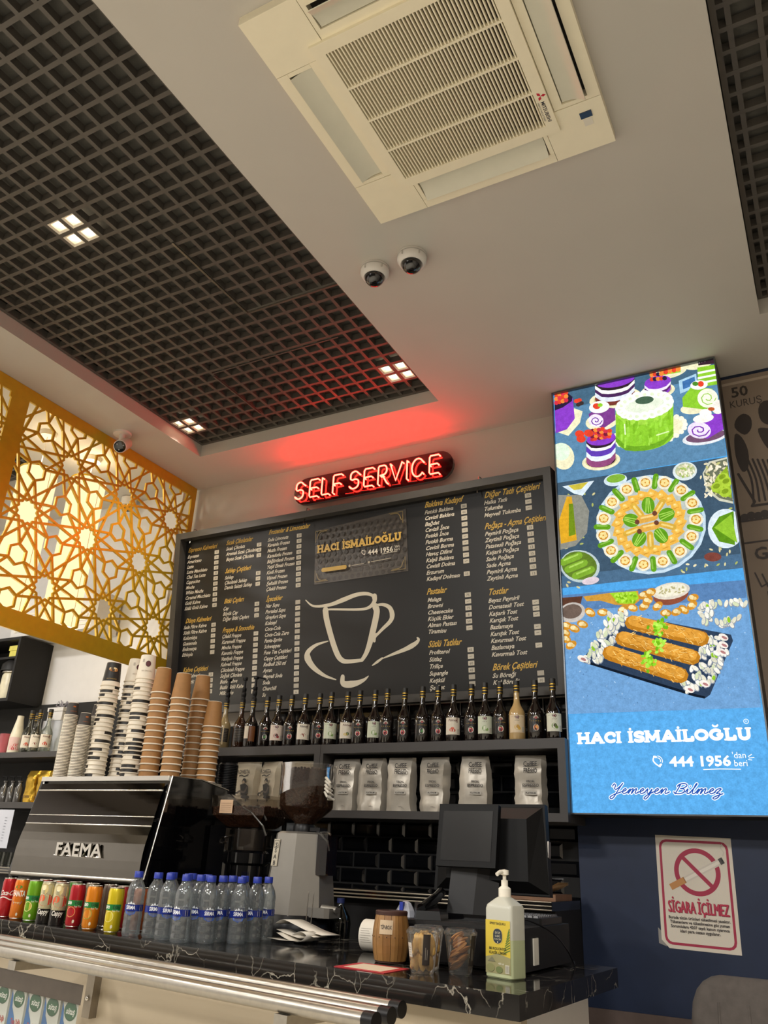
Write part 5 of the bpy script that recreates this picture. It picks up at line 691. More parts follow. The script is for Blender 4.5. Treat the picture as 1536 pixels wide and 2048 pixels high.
MENU=[
(-3.612, 1.029, -3.614, 0.987, -3.608, 0.637, 'Espresso Kahveleri', 'Espresso|Americano|Latte|Latte Macchiato|Chai Tea Latte|Cappucino|Mocha|White Mocha|Caramel Macchiato|Gold Kahve|Sütlü Gold Kahve', -3.367, 1.0, -3.36, 0.648, '25 30 30 30 35 30 30 30 30 40 40'),
(-3.594, 0.551, -3.606, 0.513, -3.603, 0.336, 'Dünya Kahveleri', 'Sade Filtre Kahve|Sütlü Filtre Kahve|Kolombiya|Guatemala|Endonezya|Ethiopia', -3.358, 0.521, -3.356, 0.348, '30 30 - - - -'),
(-3.587, 0.236, -3.593, 0.2, -3.592, 0.094, 'Kahve Çeşitleri', 'Türk Kahvesi|Menengiç|Dibek|Double', -3.356, 0.209, -3.356, 0.106, '25 35 - 10'),
(-3.293, 1.036, -3.292, 0.999, -3.287, 0.927, 'Sıcak Çikolatalar', 'Sıcak Çikolata|Aromalı Sıcak Çikolata|Beyaz Sıcak Çikolata', -3.026, 1.003, -3.025, 0.933, '25 25 25'),
(-3.29, 0.847, -3.29, 0.806, -3.289, 0.74, 'Sahlep Çeşitleri', 'Sahlep|Çikolatalı Sahlep|Damla Sakızlı Sahlep', -3.024, 0.817, -3.024, 0.748, '30 - -'),
(-3.285, 0.649, -3.289, 0.605, -3.288, 0.537, 'Bitki Çayları', 'Çay|Büyük Çay|Diğer Bitki Çayları', -3.024, 0.621, -3.023, 0.549, '10 20 25'),
(-3.285, 0.464, -3.286, 0.427, -3.281, 0.079, 'Frappe & Smoothie', 'Çilekli Frappe|Karamelli Frappe|Mocha Frappe|Kavunlu Frappe|Vanilyalı Frappe|Kahveli Frappe|Çikolatalı Frappe|Soğuk Çikolata|Buzlu Kahve|Buzlu Sütlü Kahve|Milkshake', -3.022, 0.437, -3.021, 0.088, '- - - - - - - - - - -'),
(-2.956, 1.058, -2.962, 1.012, -2.959, 0.693, 'Frozenlar & Limonatalar', 'Sade Limonata|Kavunlu Frozen|Muzlu Frozen|Karadutlu Frozen|Böğürtlenli Frozen|Yeşil Elmalı Frozen|Kivili Frozen|Vişneli Frozen|Şeftalili Frozen|Çilekli Frozen', -2.722, 1.019, -2.72, 0.704, '20 30 30 30 30 30 30 30 30 30'),
(-2.958, 0.627, -2.958, 0.588, -2.958, 0.053, 'İçecekler', 'Nar Suyu|Portakal Suyu|Greyfurt Suyu|Kokteyl|Coca-Cola|Coca-Cola Zero|Fanta-Sprite|Schweppes|Fuse Tea Çeşitleri|Cappy Çeşitleri|Redbull 250 ml|Ayran|Meyveli Soda|Soda|Churchill|Su', -2.719, 0.6, -2.715, 0.069, '_ - _ _ 25 _ 25 _ 25 _ _ - 10 10 _ 6'),
(-1.864, 1.059, -1.865, 1.019, -1.862, 0.629, 'Baklava Kadayıf', 'Fıstıklı Baklava|Cevizli Baklava|Bağdat|Cevizli İnce|Fıstıklı İnce|Fıstıklı Burma|Cevizli Burma|Havuç Dilimi|Kalpli Baklava|Cevizli Dolma|Erzurum|Kadayıf Dolması', -1.621, 1.03, -1.619, 0.642, '580 450 - - - - - _ - - x 25'),
(-1.864, 0.552, -1.86, 0.51, -1.861, 0.334, 'Pastalar', 'Malaga|Browni|Cheesecake|Küçük Ekler|Alman Pastası|Tiramisu', -1.618, 0.525, -1.617, 0.346, '75 - 75 8 50 -'),
(-1.863, 0.261, -1.858, 0.221, -1.86, 0.034, 'Sütlü Tatlılar', 'Profiterol|Sütlaç|Triliçe|Supangle|Keşkül|Şerbet', -1.615, 0.23, -1.613, 0.053, '45 - 60 45 _ _'),
(-1.499, 1.056, -1.503, 1.017, -1.505, 0.945, 'Diğer Tatlı Çeşitleri', 'Halka Tatlı|Tulumba|Meyveli Tulumba', -1.248, 1.029, -1.248, 0.959, '15 - -'),
(-1.506, 0.876, -1.506, 0.838, -1.506, 0.589, 'Poğaça - Açma Çeşitleri', 'Peynirli Poğaça|Zeytinli Poğaça|Patatesli Poğaça|Kaşarlı Poğaça|Sade Poğaça|Sade Açma|Peynirli Açma|Zeytinli Açma', -1.248, 0.849, -1.246, 0.599, '13 13 13 13 15 15 13 13'),
(-1.504, 0.51, -1.505, 0.469, -1.5, 0.184, 'Tostlar', 'Beyaz Peynirli|Domatesli Tost|Kaşarlı Tost|Karışık Tost|Bazlamaya|Karışık Tost|Kavurmalı Tost|Bazlamaya|Kavurmalı Tost', -1.245, 0.446, -1.243, 0.193, '- - - x - - x - x'),
(-1.5, 0.114, -1.501, 0.076, -1.5, 0.041, 'Börek Çeşitleri', 'Su Böreği|Kol Böreği', -1.243, 0.085, -1.243, 0.05, '_ 10'),
]
gc='d6ae4e'; wc='ded6c6'
tagm=MB(); 
def ptag(txt):
    q=PR(lambda u,v,h:(u,-.0012-h,v),.0002); q.rrect(-.0175,.0175,-.0125,.0125,.004,'cfc8b8' if txt!='_' else 'b9b2a4')
    if txt=='-': q.S([(-.008,-.001),(.008,.002)],.0018,'4a4440')
    elif txt not in '_': q.T(txt,0,-.007,.019,'3a3634',bold=0,al='C',fit=.02 if len(txt)>1 else None)
    b0=len(q.v); q.col=lin('b0a898'); q.box(-.0174,.0174,-.0012,-.0002,-.0124,.0124)
    o=q.build('price_tag',PRINT); me=o.data; bpy.data.objects.remove(o); return me
TG={}
sad=lambda t:sum(GL[(ch,1)][2] for ch in t); capH=max(v[1] for v in GL[('H',1)][0])
KI=.178/sad('Fıstıklı Baklava'); KL=.24/sad('Espresso Kahveleri'); KR=.232/sad('Baklava Kadayıf')
for hx,hz,x0,z0,x1,z1,H,I,px0,pz0,px1,pz1,pr in MENU:
    I=I.split('|'); q=PR(onXZ(0,-.0008,0),.0001); n=len(I)
    q.T(H,hx,hz,(.030 if hx<-2.5 else .034)/capH,gc,shear=.36,bold=1,fit=min(.345,sad(H)*(KL if hx<-2.5 else KR)))
    for i,tx in enumerate(I):
        k=i/max(1,n-1); q.T(tx,x0+(x1-x0)*k,z0+(z1-z0)*k,.0225/capH,wc,shear=.34,bold=1,fit=sad(tx)*(KI if hx>-2.5 else KI*.87))
    q.build('menu_section',PRINT,mb)
    P_=pr.split(); n=len(P_)
    for i,tx in enumerate(P_):
        if tx=='x': continue
        k=i/max(1,n-1)
        if tx not in TG: TG[tx]=ptag(tx)
        link('price_tag',TG[tx],mb,loc=(px0+(px1-px0)*k,-.0005,pz0+(pz1-pz0)*k))
# printed card in the middle
q=PR(onXZ(0,-.003,0),.0001)
q.P([(-2.603,.693),(-1.972,.70),(-1.982,1.071),(-2.6,1.031)],'55504c')
for r in range(9):
    for k in range(15):
        u=-2.585+k*.041+(r%2)*.02; v=.715+r*.038
        if v<1.02+(u+2.6)*.06 and u<-1.99: q.E(u,v,.0145,.0145,'383431' if r>2 else '474340',0,6)
for (a,b,sx,sy) in ((-2.59,.705,1,1),(-1.985,.712,-1,1),(-1.995,1.055,-1,-1),(-2.59,1.02,1,-1)):
    q.S([(a,b),(a+.09*sx,b)],.003,'8f7c50'); q.S([(a,b),(a,b+.07*sy)],.003,'8f7c50'); q.S(catmull([(a+.08*sx,b+.006*sy),(a+.03*sx,b+.01*sy),(a+.01*sx,b+.05*sy)],3),.004,'8f7c50')
fat(q,'HACI İSMAİLOĞLU',-2.578,.882,.575,.048,'d8b058',.24)
phone(q,-2.26,.826,.03,'d9cfc0'); q.T('444 1956',-2.222,.822,.043,'e4dccc',bold=1,fit=.165); q.T("'dan",-2.05,.842,.022,'e4dccc'); q.T('beri',-2.05,.824,.022,'e4dccc'); q.S([(-2.13,.815),(-2.03,.819)],.0022,'e4dccc')
q.rrect(-2.54,-2.365,.757,.782,.011,'c9a552'); q.S([(-2.345,.772),(-2.345,.773)],.014,'b0a590'); q.S([(-2.33,.772),(-2.25,.775)],.004,'b0a590'); q.S([(-2.215,.777),(-2.215,.778)],.014,'b0a590'); q.S([(-2.2,.778),(-2.07,.784)],.004,'b0a590')
b0=len(q.v); q.col=lin('3a3633'); q.hexa([(-2.603,-.003,.693),(-1.972,-.003,.70),(-1.972,-.0006,.70),(-2.603,-.0006,.693),(-2.6,-.003,1.031),(-1.982,-.003,1.071),(-1.982,-.0006,1.071),(-2.6,-.0006,1.031)])
q.build('printed_card',GLOSSPRINT,mb)
# brushed coffee cup drawing
cc='d8d0bc'
def br(pts,ws):
    q=PR(onXZ(0,-.0012,0),.0001); c=catmull(pts,6); n=len(c); ws=[v*1.3 for v in ws]; q.S(c,[ws[0]+(ws[1]-ws[0])*min(1,2*i/(n-1)) if i<n/2 else ws[1]+(ws[2]-ws[1])*(2*i/(n-1)-1) for i in range(n)],cc); q.build('brush_stroke',PRINT,mb)
br([(-2.663,.606),(-2.605,.564),(-2.495,.56),(-2.405,.579),(-2.316,.6),(-2.245,.6),(-2.193,.579)],(.004,.022,.012))
br([(-2.193,.579),(-2.193,.549),(-2.228,.518),(-2.298,.513),(-2.494,.533),(-2.525,.528)],(.026,.012,.006))
br([(-2.522,.532),(-2.512,.472),(-2.474,.353),(-2.437,.266),(-2.405,.23),(-2.366,.22),(-2.275,.221)],(.03,.026,.014))
br([(-2.188,.52),(-2.178,.493),(-2.187,.441),(-2.22,.324),(-2.246,.26),(-2.275,.221)],(.03,.03,.016))
br([(-2.194,.522),(-2.142,.526),(-2.096,.504),(-2.079,.461),(-2.092,.425),(-2.143,.385),(-2.19,.345)],(.008,.024,.01))
br([(-2.18,.36),(-2.196,.345),(-2.194,.322)],(.012,.022,.012))
br([(-2.5,.347),(-2.582,.331),(-2.636,.296),(-2.64,.258),(-2.597,.202),(-2.524,.152),(-2.444,.123)],(.004,.034,.004))
br([(-2.4,.137),(-2.4,.104),(-2.374,.092),(-2.314,.095),(-2.263,.11),(-2.233,.13)],(.02,.03,.004))
br([(-2.208,.187),(-2.144,.223)],(.004,.012,.008)); br([(-2.14,.222),(-2.078,.24),(-1.996,.263),(-1.939,.287),(-1.918,.307),(-1.926,.319)],(.004,.022,.006))

# ================================================================ NO-SMOKING POSTER
po=thing('poster','no smoking poster SİGARA İÇİLMEZ with maroon border taped on the navy wall','poster',(-.611,3.9745,1.319)); po.rotation_euler=(0,.02,0)
q=PR(onXZ(0,-.0008,0),.00015); MR='a52a48'
w2,h2=.156,.221
q.P([(-w2,-h2+.03),(-w2+.03,-h2),(w2,-h2),(w2,h2),(-w2,h2)],'d8cfc0')
q.rrect(-w2+.014,w2-.014,-h2+.014,h2-.016,.03,MR); q.rrect(-w2+.024,w2-.024,-h2+.024,h2-.026,.022,'d8cfc0')
q.ring(.009,.08,.075,.094,MR,48); 
a=(-.104,.014); b=(.118,.133); 
def along(t,o): 
    dx,dy=b[0]-a[0],b[1]-a[1]; L=math.hypot(dx,dy); return (a[0]+dx*t-dy/L*o,a[1]+dy*t+dx/L*o)
def seg(t0,t1,w0,c): q.P([along(t0,-w0),along(t1,-w0),along(t1,w0),along(t0,w0)],c)
seg(0,1,.0125,'cfc6ba'); seg(.28,.95,.006,'e4dccf'); seg(0,.26,.0125,'c08850'); seg(.26,.275,.0126,'9a6a3c'); seg(.93,1,.0125,'4a4644'); seg(.97,1,.008,'2c2a2a')
q.S([(-.046,.135),(.066,.026)],.016,MR,False)
q.S(catmull([(.118,.15),(.122,.165),(.112,.18),(.118,.195)],4),.004,'cbc2b6')
[q.T('SİGARA İÇİLMEZ',.0015+dx,-.083+dy,.064,c_,fit=.243,al='C') for c_,dx,dy in (('8a1c38',.0015,0),('8a1c38',.003,-.0008),('8a1c38',.0022,.0004),('b8304c',-.0015,.001),('b8304c',-.0005,.0018),('b8304c',.0005,.001))]
for i,(tx,f) in enumerate((('Burada tütün ürünleri tüketilmesi yasaktır.',.246),('Tüketenlere ve tüketilmesine göz yuman',.236),('Sorumlulara 4207 sayılı kanun uyarınca',.232),('idari para cezası uygulanır.',.16))): q.T(tx,.002,-.107-i*.0165,.0155,'3a3436',bold=1,fit=f,al='C')
q.build('print',PRINT,po)
q=PR(onXZ(0,-.0004,0),.0001); q.P([(-w2-.012,-h2+.015),(-w2+.02,-h2+.005),(-w2+.022,-h2+.04),(-w2-.012,-h2+.075)],'8d8a86'); q.build('tape',PRINT,po)
# ================================================================ GOLD LATTICE SCREEN and what stands behind it
sc=thing('lattice_screen','gold laser-cut screen of twelve-pointed stars hanging from the ceiling at left','screen',(-3.77,0,0))
SY0,SY1,SZ0,SZ1=.9,3.975,2.43,3.788; PX=2.47
def flat(y0,y1,z0,z1,n='frame_bar',t=.014): return MB().box(-t/2,t/2,y0,y1,z0,z1).build(n,gold,sc)
flat(SY0,SY1,SZ1-.075,SZ1); flat(SY0,SY1,SZ0,SZ0+.105); flat(SY1-.04,SY1,SZ0+.105,SZ1-.075); flat(PX-.06,PX+.055,SZ0+.105,SZ1-.075)
SPC=.437; AP=SPC/2; ch=5
segs=set()
def addseg(a,b): segs.add(tuple(sorted(((round(a[0],4),round(a[1],4)),(round(b[0],4),round(b[1],4))))))
def line_int(p,d,q,e):
    den=d[0]*e[1]-d[1]*e[0]; t=((q[0]-p[0])*e[1]-(q[1]-p[1])*e[0])/den; return (p[0]+d[0]*t,p[1]+d[1]*t)
for r in range(-3,4):
    for k in range(-6,6):
        cy=2.678+SPC*(k+(r%2)*.5); cz=3.086+r*SPC*.8660
        mids=[(cy+AP*math.cos(PI/6*i),cz+AP*math.sin(PI/6*i)) for i in range(12)]
        for i in range(12):
            for sg in (1,-1):
                j=(i+5*sg)%12; a=mids[i]; t=None
                i2=(i+3*sg)%12; j2=(i2-5*sg)%12; b=mids[i2]
                e=line_int(a,(mids[j][0]-a[0],mids[j][1]-a[1]),b,(mids[j2][0]-b[0],mids[j2][1]-b[1]))
                if i%2: a=(cy+.192*math.cos(PI/6*i),cz+.192*math.sin(PI/6*i))
                addseg(a,e)
        # triangles between dodecagons
        for s_ in (1,-1):
            tcx,tcy=cy,cz+s_*SPC/math.sqrt(3)
            hx=[(tcx+(SPC/math.sqrt(3)-.192)*math.cos(PI/6+PI/3*i),tcy+(SPC/math.sqrt(3)-.192)*math.sin(PI/6+PI/3*i)) for i in range(6)]
            for i in range(6): addseg(hx[i],hx[(i+1)%6])
m=MB(); Wd=.014
panes=[(SY0,PX-.06),(PX+.055,SY1-.04)]
for (a,b) in segs:
    for (y0,y1) in panes:
        z0,z1=SZ0+.10,SZ1-.072
        t0,t1=0.,1.; dx,dy=b[0]-a[0],b[1]-a[1]; ok=True
        for p_,q_ in ((-dx,a[0]-y0),(dx,y1-a[0]),(-dy,a[1]-z0),(dy,z1-a[1])):
            if abs(p_)<1e-9:
                if q_<0: ok=False
            elif p_<0: t0=max(t0,q_/p_)
            else: t1=min(t1,q_/p_)
        if not ok or t1-t0<1e-3: continue
        A=(a[0]+dx*t0,a[1]+dy*t0); B=(a[0]+dx*t1,a[1]+dy*t1); L=math.hypot(B[0]-A[0],B[1]-A[1])
        if L<1e-4: continue
        ux,uy=(B[0]-A[0])/L,(B[1]-A[1])/L; nx,ny=-uy*Wd/2,ux*Wd/2; ex,ey=ux*Wd*.25,uy*Wd*.25
        q=[(A[0]-nx-ex,A[1]-ny-ey),(B[0]-nx+ex,B[1]-ny+ey),(B[0]+nx+ex,B[1]+ny+ey),(A[0]+nx-ex,A[1]+ny-ey)]
        th_=.0052+.0016*((len(m.v)*.618034)%1); m.hexa([(-th_,y,z) for y,z in q]+[(th_,y,z) for y,z in q])
m.build('fretwork',gold,sc)

pend=emit('lamp_shade_glow','ffe9b4',1.25); pendin=emit('pendant_inner_glow','fff4d8',4.)
def pendant(lab,x,y,z0,z1,r=.112):
    t=thing('pendant_lamp',lab,'pendant lamp',(x,y,0),group='cylinder lamps behind the gold screen')
    m=MB(); m.lathe([(r,z0),(r,z1)],28); s=m.build('lamp_shade',pend,t,smooth=60)
    m=MB(); m.lathe([(r+.001,z1-.012),(r+.003,z1-.012),(r+.003,z1),(1e-4,z1+.004)],28); m.build('top_ring',gold,t,smooth=30)
    m=MB(); m.lathe([(r+.002,z0),(r+.002,z0+.01),(r-.03,z0+.004),(r-.03,z0)],28); m.disc(r-.03,z0+.03,0,0,20,False); m.build('bottom_ring',pendin,t)
    m=MB(); m.cyl(.03,z0+.008,z0+.02,n=14); m.build('bulb_cap',steel,t)
    m=MB(); m.tube([(0,0,z1),(0,0,CZ-.03)],.003,6); m.build('cord',white,t)
    MB().lathe([(1e-4,CZ-.03),(.05,CZ-.03),(.055,CZ-.001)],18).build('canopy',white,t,smooth=40)
    for a in range(6): MB().box(r-.0005,r+.0015,-.001,.001,z0,z1).build('seam',gold if a==0 else pend,t,rz=a*1.047)
    lamp('pendant_glow','POINT',(x,y,z0-.12),3,(1,.85,.6),.08); lamp('pendant_uplight','POINT',(x,y,z1+.06),2.2,(1,.87,.64),.05)
pendant('lit cream cylinder pendant lamp nearest the left edge behind the gold screen',-4.1,2.93,2.555,3.52)
pendant('lit cream cylinder pendant lamp, second from the left edge behind the gold screen',-4.1,3.31,2.60,3.62)
# white wall air conditioner / soffit behind the screen
t=thing('wall_air_conditioner','white slatted air conditioner high on the wall behind the lattice screen','air conditioner',(-4.72,3.98,2.75))
MB().cbox(-.42,.42,-.24,0,0,.27,.02).build('body',whitep,t)
for k in range(5): MB().box(-.36,.36,-.246,-.238,.03+k*.03,.045+k*.03).build('louvre',white,t)

# ================================================================ WALL SHELVES at left, cabinets, bottles
shm=pm('shelf_laminate','3a3736',.45,noise=.05)
ws=thing('wall_shelf','dark two-tier wall shelf at the left behind the espresso machine','shelf',(-6.3,3.70,0))
MB().box(0,2.52,0,.28,1.905,1.94).build('shelf_board',shm,ws); MB().box(0,2.52,0,.28,1.595,1.632).build('shelf_board',shm,ws); MB().box(0,2.49,.262,.28,1.262,2.3).build('back_panel',dark,ws); MB().box(2.49,2.52,0,.28,1.632,1.905).build('end_panel',shm,ws)
cb=thing('wall_cabinet','open black cabinet hanging under the lattice screen at far left','cabinet',(-5.95,3.70,2.285))
MB().box(.99,1.01,0,.29,0,.45).build('side_panel',blkmat,cb); MB().box(0,.99,.275,.29,0,.45).build('back_panel',dark,cb); MB().box(0,.99,0,.275,0,.02).build('bottom_board',blkmat,cb); MB().box(0,.99,0,.275,.43,.45).build('top_board',blkmat,cb); MB().box(0,.99,.03,.275,.305,.32).build('shelf_board',blkmat,cb); MB().box(.0,.02,0,.275,.02,.43).build('side_panel',blkmat,cb)
yb=pm('yellow_card','d8cf62',.6)
t=thing('yellow_box','small pale yellow card box with lid on the cabinet top shelf','box',(-5.06,3.80,2.606))
MB().box(-.05,.05,-.04,.04,0,.05).build('box_body',yb,t); MB().box(-.056,.056,-.046,.046,.05,.085).build('lid',yb,t)
t=thing('storage_tin','pale ribbed storage tin on the cabinet bottom shelf at left edge','jar',(-5.07,3.80,2.306))
MB().lathe([(1e-4,0),(.07,0),(.072,.01),(.07,.17),(.06,.19),(1e-4,.19)],18).build('body',pm('pale_tin','cfc8ae',.4),t,smooth=40); MB().cyl(.075,.19,.20,n=20).build('lid',steel,t)
t=thing('bowl','dark round covered bowl above the pale tin in the cabinet','bowl',(-5.07,3.80,2.507)); MB().lathe([(.09,0),(.085,.05),(.05,.085),(1e-4,.09)],20).build('bowl',blkmat,t,smooth=50)
# ================================================================ COUNTER
O=Vector((-.75,2.115,0)); Du=Vector((-2.3,.385,0)).normalized(); Nu=Vector((-Du.y,Du.x,0))   # Du runs left along the front, Nu points out to the room
if Nu.y>0: Nu=-Nu
CT=1.10
def cp(s,d): q=O+Du*s+Nu*d; return (q.x,q.y)
mar=bpy.data.materials.new('black_marble'); mar.use_nodes=True; nt=mar.node_tree; b=nt.nodes['Principled BSDF']
tc=nt.nodes.new('ShaderNodeTexCoord'); nz=nt.nodes.new('ShaderNodeTexNoise'); nz.inputs['Scale'].default_value=5; nz.inputs['Detail'].default_value=6
mxv=nt.nodes.new('ShaderNodeMix'); mxv.data_type='VECTOR'; mxv.inputs[0].default_value=.22
nt.links.new(tc.outputs['Object'],nz.inputs['Vector']); nt.links.new(tc.outputs['Object'],mxv.inputs[4]); nt.links.new(nz.outputs['Color'],mxv.inputs[5])
vo=nt.nodes.new('ShaderNodeTexVoronoi'); vo.feature='DISTANCE_TO_EDGE'; vo.inputs['Scale'].default_value=13.; nt.links.new(mxv.outputs[1],vo.inputs['Vector'])
cr=nt.nodes.new('ShaderNodeValToRGB'); cr.color_ramp.elements[0].color=(.36,.33,.27,1); cr.color_ramp.elements[1].color=(0,0,0,1); cr.color_ramp.elements[1].position=.024
n2=nt.nodes.new('ShaderNodeTexNoise'); n2.inputs['Scale'].default_value=7; n2.inputs['Detail'].default_value=3; nt.links.new(tc.outputs['Object'],n2.inputs['Vector'])
c2=nt.nodes.new('ShaderNodeValToRGB'); c2.color_ramp.elements[0].position=.44; c2.color_ramp.elements[1].position=.62; c2.color_ramp.elements[0].color=(0,0,0,1); c2.color_ramp.elements[1].color=(1,1,1,1)
nt.links.new(vo.outputs['Distance'],cr.inputs[0]); nt.links.new(n2.outputs['Fac'],c2.inputs[0])
mm=nt.nodes.new('ShaderNodeMix'); mm.data_type='RGBA'; mm.blend_type='MULTIPLY'; mm.inputs[0].default_value=1; nt.links.new(cr.outputs[0],mm.inputs[6]); nt.links.new(c2.outputs[0],mm.inputs[7])
ad=nt.nodes.new('ShaderNodeMix'); ad.data_type='RGBA'; ad.blend_type='ADD'; ad.inputs[0].default_value=1; ad.inputs[7].default_value=(.010,.009,.0085,1); nt.links.new(mm.outputs[2],ad.inputs[6])
nt.links.new(ad.outputs[2],b.inputs['Base Color']); b.inputs['Roughness'].default_value=.09
ct=thing('counter','self service counter with black veined marble top and cream front panel','counter',(0,0,0))
cream=pm('cream_panel','b3a58d',.4,noise=.03,scale=4)
fr0,fr1=cp(0,0),cp(3.9,0)
m=MB(); poly=[fr0,(-.722,2.97),(-2.2,3.22),(-4.6,3.45),fr1]; m.prism(poly[::-1] if False else poly,CT-.055,CT); m.build('worktop',mar,ct)
# body: cream front with a chilled shelf opening on the left
e=-.06
def panel(s0,s1,z0,z1,d0,d1,mat,name,par=ct):
    a,b_,c_,d_=cp(s0,d1),cp(s1,d1),cp(s1,d0),cp(s0,d0); return MB().prism([a,b_,c_,d_],z0,z1).build(name,mat,par)
panel(.03,1.815,.0,CT-.055,e-.03,e,cream,'front_panel'); panel(1.815,3.9,.922,CT-.055,e-.03,e,cream,'front_panel')
MB().prism([cp(.03,e),(-.775,2.80),(-.80,2.80),cp(.055,e-.03)],0,CT-.055).build('end_panel',pm('white_laminate','dcd8d4',.35,noise=.02),ct)
panel(1.815,3.9,.858,.922,e-.05,e-.004,pm('fridge_header','4c4238',.35),'header_rail'); panel(1.815,1.832,.3,.922,e-.36,e-.005,cream,'side_post'); panel(1.83,3.9,.3,.858,e-.38,e-.36,dark,'fridge_back'); panel(1.83,3.9,.60,.62,e-.36,e-.02,steel,'fridge_shelf'); panel(1.833,3.9,.62,.857,e-.006,e-.002,glass('fridge_glass','f8f9f9',.1),'glass_pane')
# tray rail of three tubes with capped ends on brackets
tr=thing('tray_rail','three brushed steel tray-rail tubes with black end caps in front of counter','tray rail',(0,0,0))
RZ=1.043
for d,s0 in ((.078,.305),(.178,.262),(.268,.238)):
    a,b_=cp(s0,d),cp(3.9,d); m=MB(); m.tube([(a[0],a[1],RZ),(b_[0],b_[1],RZ)],.0185,20); r=m.build('tube',steel,tr,smooth=50)
    a2=cp(s0-.02,d); MB().tube([(a2[0],a2[1],RZ),(a[0]+Du.x*.012,a[1]+Du.y*.012,RZ)],.0198,20).build('end_cap',blk,r,smooth=50)
for s0 in (.50,1.735,3.0):
    a,b_=cp(s0,e),cp(s0,.285); w2=.022
    MB().prism([cp(s0-w2,e),cp(s0+w2,e),cp(s0+w2,.285),cp(s0-w2,.285)],RZ-.045,RZ-.019).build('bracket_arm',steel,tr)
    k=MB(); k.prism([cp(s0-w2,e+.0),cp(s0+w2,e+.0),cp(s0+w2,e+.03),cp(s0-w2,e+.03)],RZ-.21,RZ-.02); br_=k.build('bracket_post',pm('bracket_steel','8d8476',.4,.7),tr)
    for z in (RZ-.035,RZ-.15):
        q=cp(s0,e+.032); MB().ball(.009,q[0],q[1],z,10).build('bolt',chrome,br_,smooth=60)
# milk cartons behind the fridge glass
cwm=pm('milk_white','dfe0d8',.45,noise=.02); cbl=pm('milk_blue','2f6fb4',.45)
m=MB(); a=.05; m.box(-a,a,-a,a,0,.205); 
me0=None
for k in range(8):
    s0=1.893+k*.117; q=cp(s0,e-.064); rz=math.atan2(Du.y,Du.x)+PI
    t=thing('milk_carton',['blue and white milk carton nearest the steel bracket behind the fridge glass','blue and white milk carton, second from the steel bracket in the fridge','blue and white milk carton, third from the steel bracket in the fridge','blue and white milk carton, fourth from the steel bracket in the fridge','blue and white milk carton at the left picture edge in the fridge','milk carton just outside the left edge of the fridge view','milk carton further left in the fridge','last milk carton in the fridge row'][k],'milk carton',(q[0],q[1],.6205),rz,'milk cartons behind the fridge glass')
    if k>4: bpy.data.objects.remove(t); break
    if me0 is None:
        bb=MB().box(-a,a,-a,a,0,.235); me0=bb.build('carton',cwm,t).data; parts=[('carton',me0)]
        p=PR(lambda u,v,h:(u*1.43,-a-.0005-h,(v-.225)*1.43+.235),.0001)
        p.P([(-.035,.07),(.035,.07),(.035,.105),(.012,.125),(-.006,.165),(-.022,.185),(-.027,.21),(-.035,.225)],'3f78b8'); p.P([(a,0),(a,.095),(.02,.085),(.012,0)],'dfe0d8')
        p.E(.003,.208,.027,.022,'2d5a3a'); p.E(.003,.208,.0245,.0195,'386a46'); p.T('sütaş',.003,.201,.019,'f2f2ea',bold=1,shear=.2,al='C',fit=.038)
        p.T('Tam Yağlı',.006,.148,.017,'c8483c',bold=1,al='C',fit=.046); p.T('Süt',.0,.095,.062,'f6f6f2',bold=1,shear=.35,al='C',fit=.044)
        parts.append(('print',p.build('print',GLOSSPRINT,t).data))
        parts.append(('cap',MB().cyl(.012,.235,.25,n=14).build('cap',pm('cap_red','b8402e',.4),t).data))
    else:
        for n_,me in parts: link(n_,me,t)
# ================================================================ ESPRESSO MACHINE with its cup stacks
em=thing('espresso_machine','large black espresso machine with mirrored back panels and chrome lettering on counter','coffee machine',(0,0,0))
MX0,MX1=-3.37,-2.575; MT=1.676
mir=pm('mirror_panel','6c6862',.06,1.,noise=.02); mirw=pm('mirror_dark','3f3b38',.05,1.,noise=.02)
def yb_(z): # slanted back: lower edge nearer the customer
    return 2.735+(z-1.26)/(MT-1.26)*.085+.012*math.sin((z-1.26)/(MT-1.26)*PI)*-1
zs=[1.265,1.475,1.512,1.622,1.655]
# body side profile
prof=[(2.80,1.13),(3.32,1.13),(3.40,1.40),(3.36,1.56),(3.20,1.645),(3.02,1.672),(2.83,1.672),(2.752,1.28)]
m=MB(); n=len(prof)
for x in (MX0+.01,MX1-.012): m.v+=[(x,y,z) for y,z in prof]
m.F(*range(n)); m.F(*range(2*n-1,n-1,-1))
for i in range(n): j=(i+1)%n; m.F(i,n+i,n+j,j)
m.build('body',blkgl,em)
for x,nm in ((MX1-.012,'side_panel'),(MX0-.012,'side_panel')):
    m=MB()
    for xx in (x,x+.022): m.v+=[(xx,y,z) for y,z in [(2.79,1.12),(3.33,1.12),(3.42,1.40),(3.375,1.572),(3.21,1.66),(3.02,1.686),(2.822,1.683),(2.737,1.27)]]
    n=8; m.F(*range(n-1,-1,-1)); m.F(*range(n,2*n))
    for i in range(n): j=(i+1)%n; m.F(i,j,n+j,n+i)
    sp_=m.build(nm,blkgl,em)
    MB().tube([(x+.022,y,z) for y,z in [(2.737,1.27),(2.822,1.683),(3.02,1.687),(3.21,1.661),(3.375,1.574),(3.42,1.40)]],.004,6).build('chrome_edge',chrome,sp_,smooth=60)
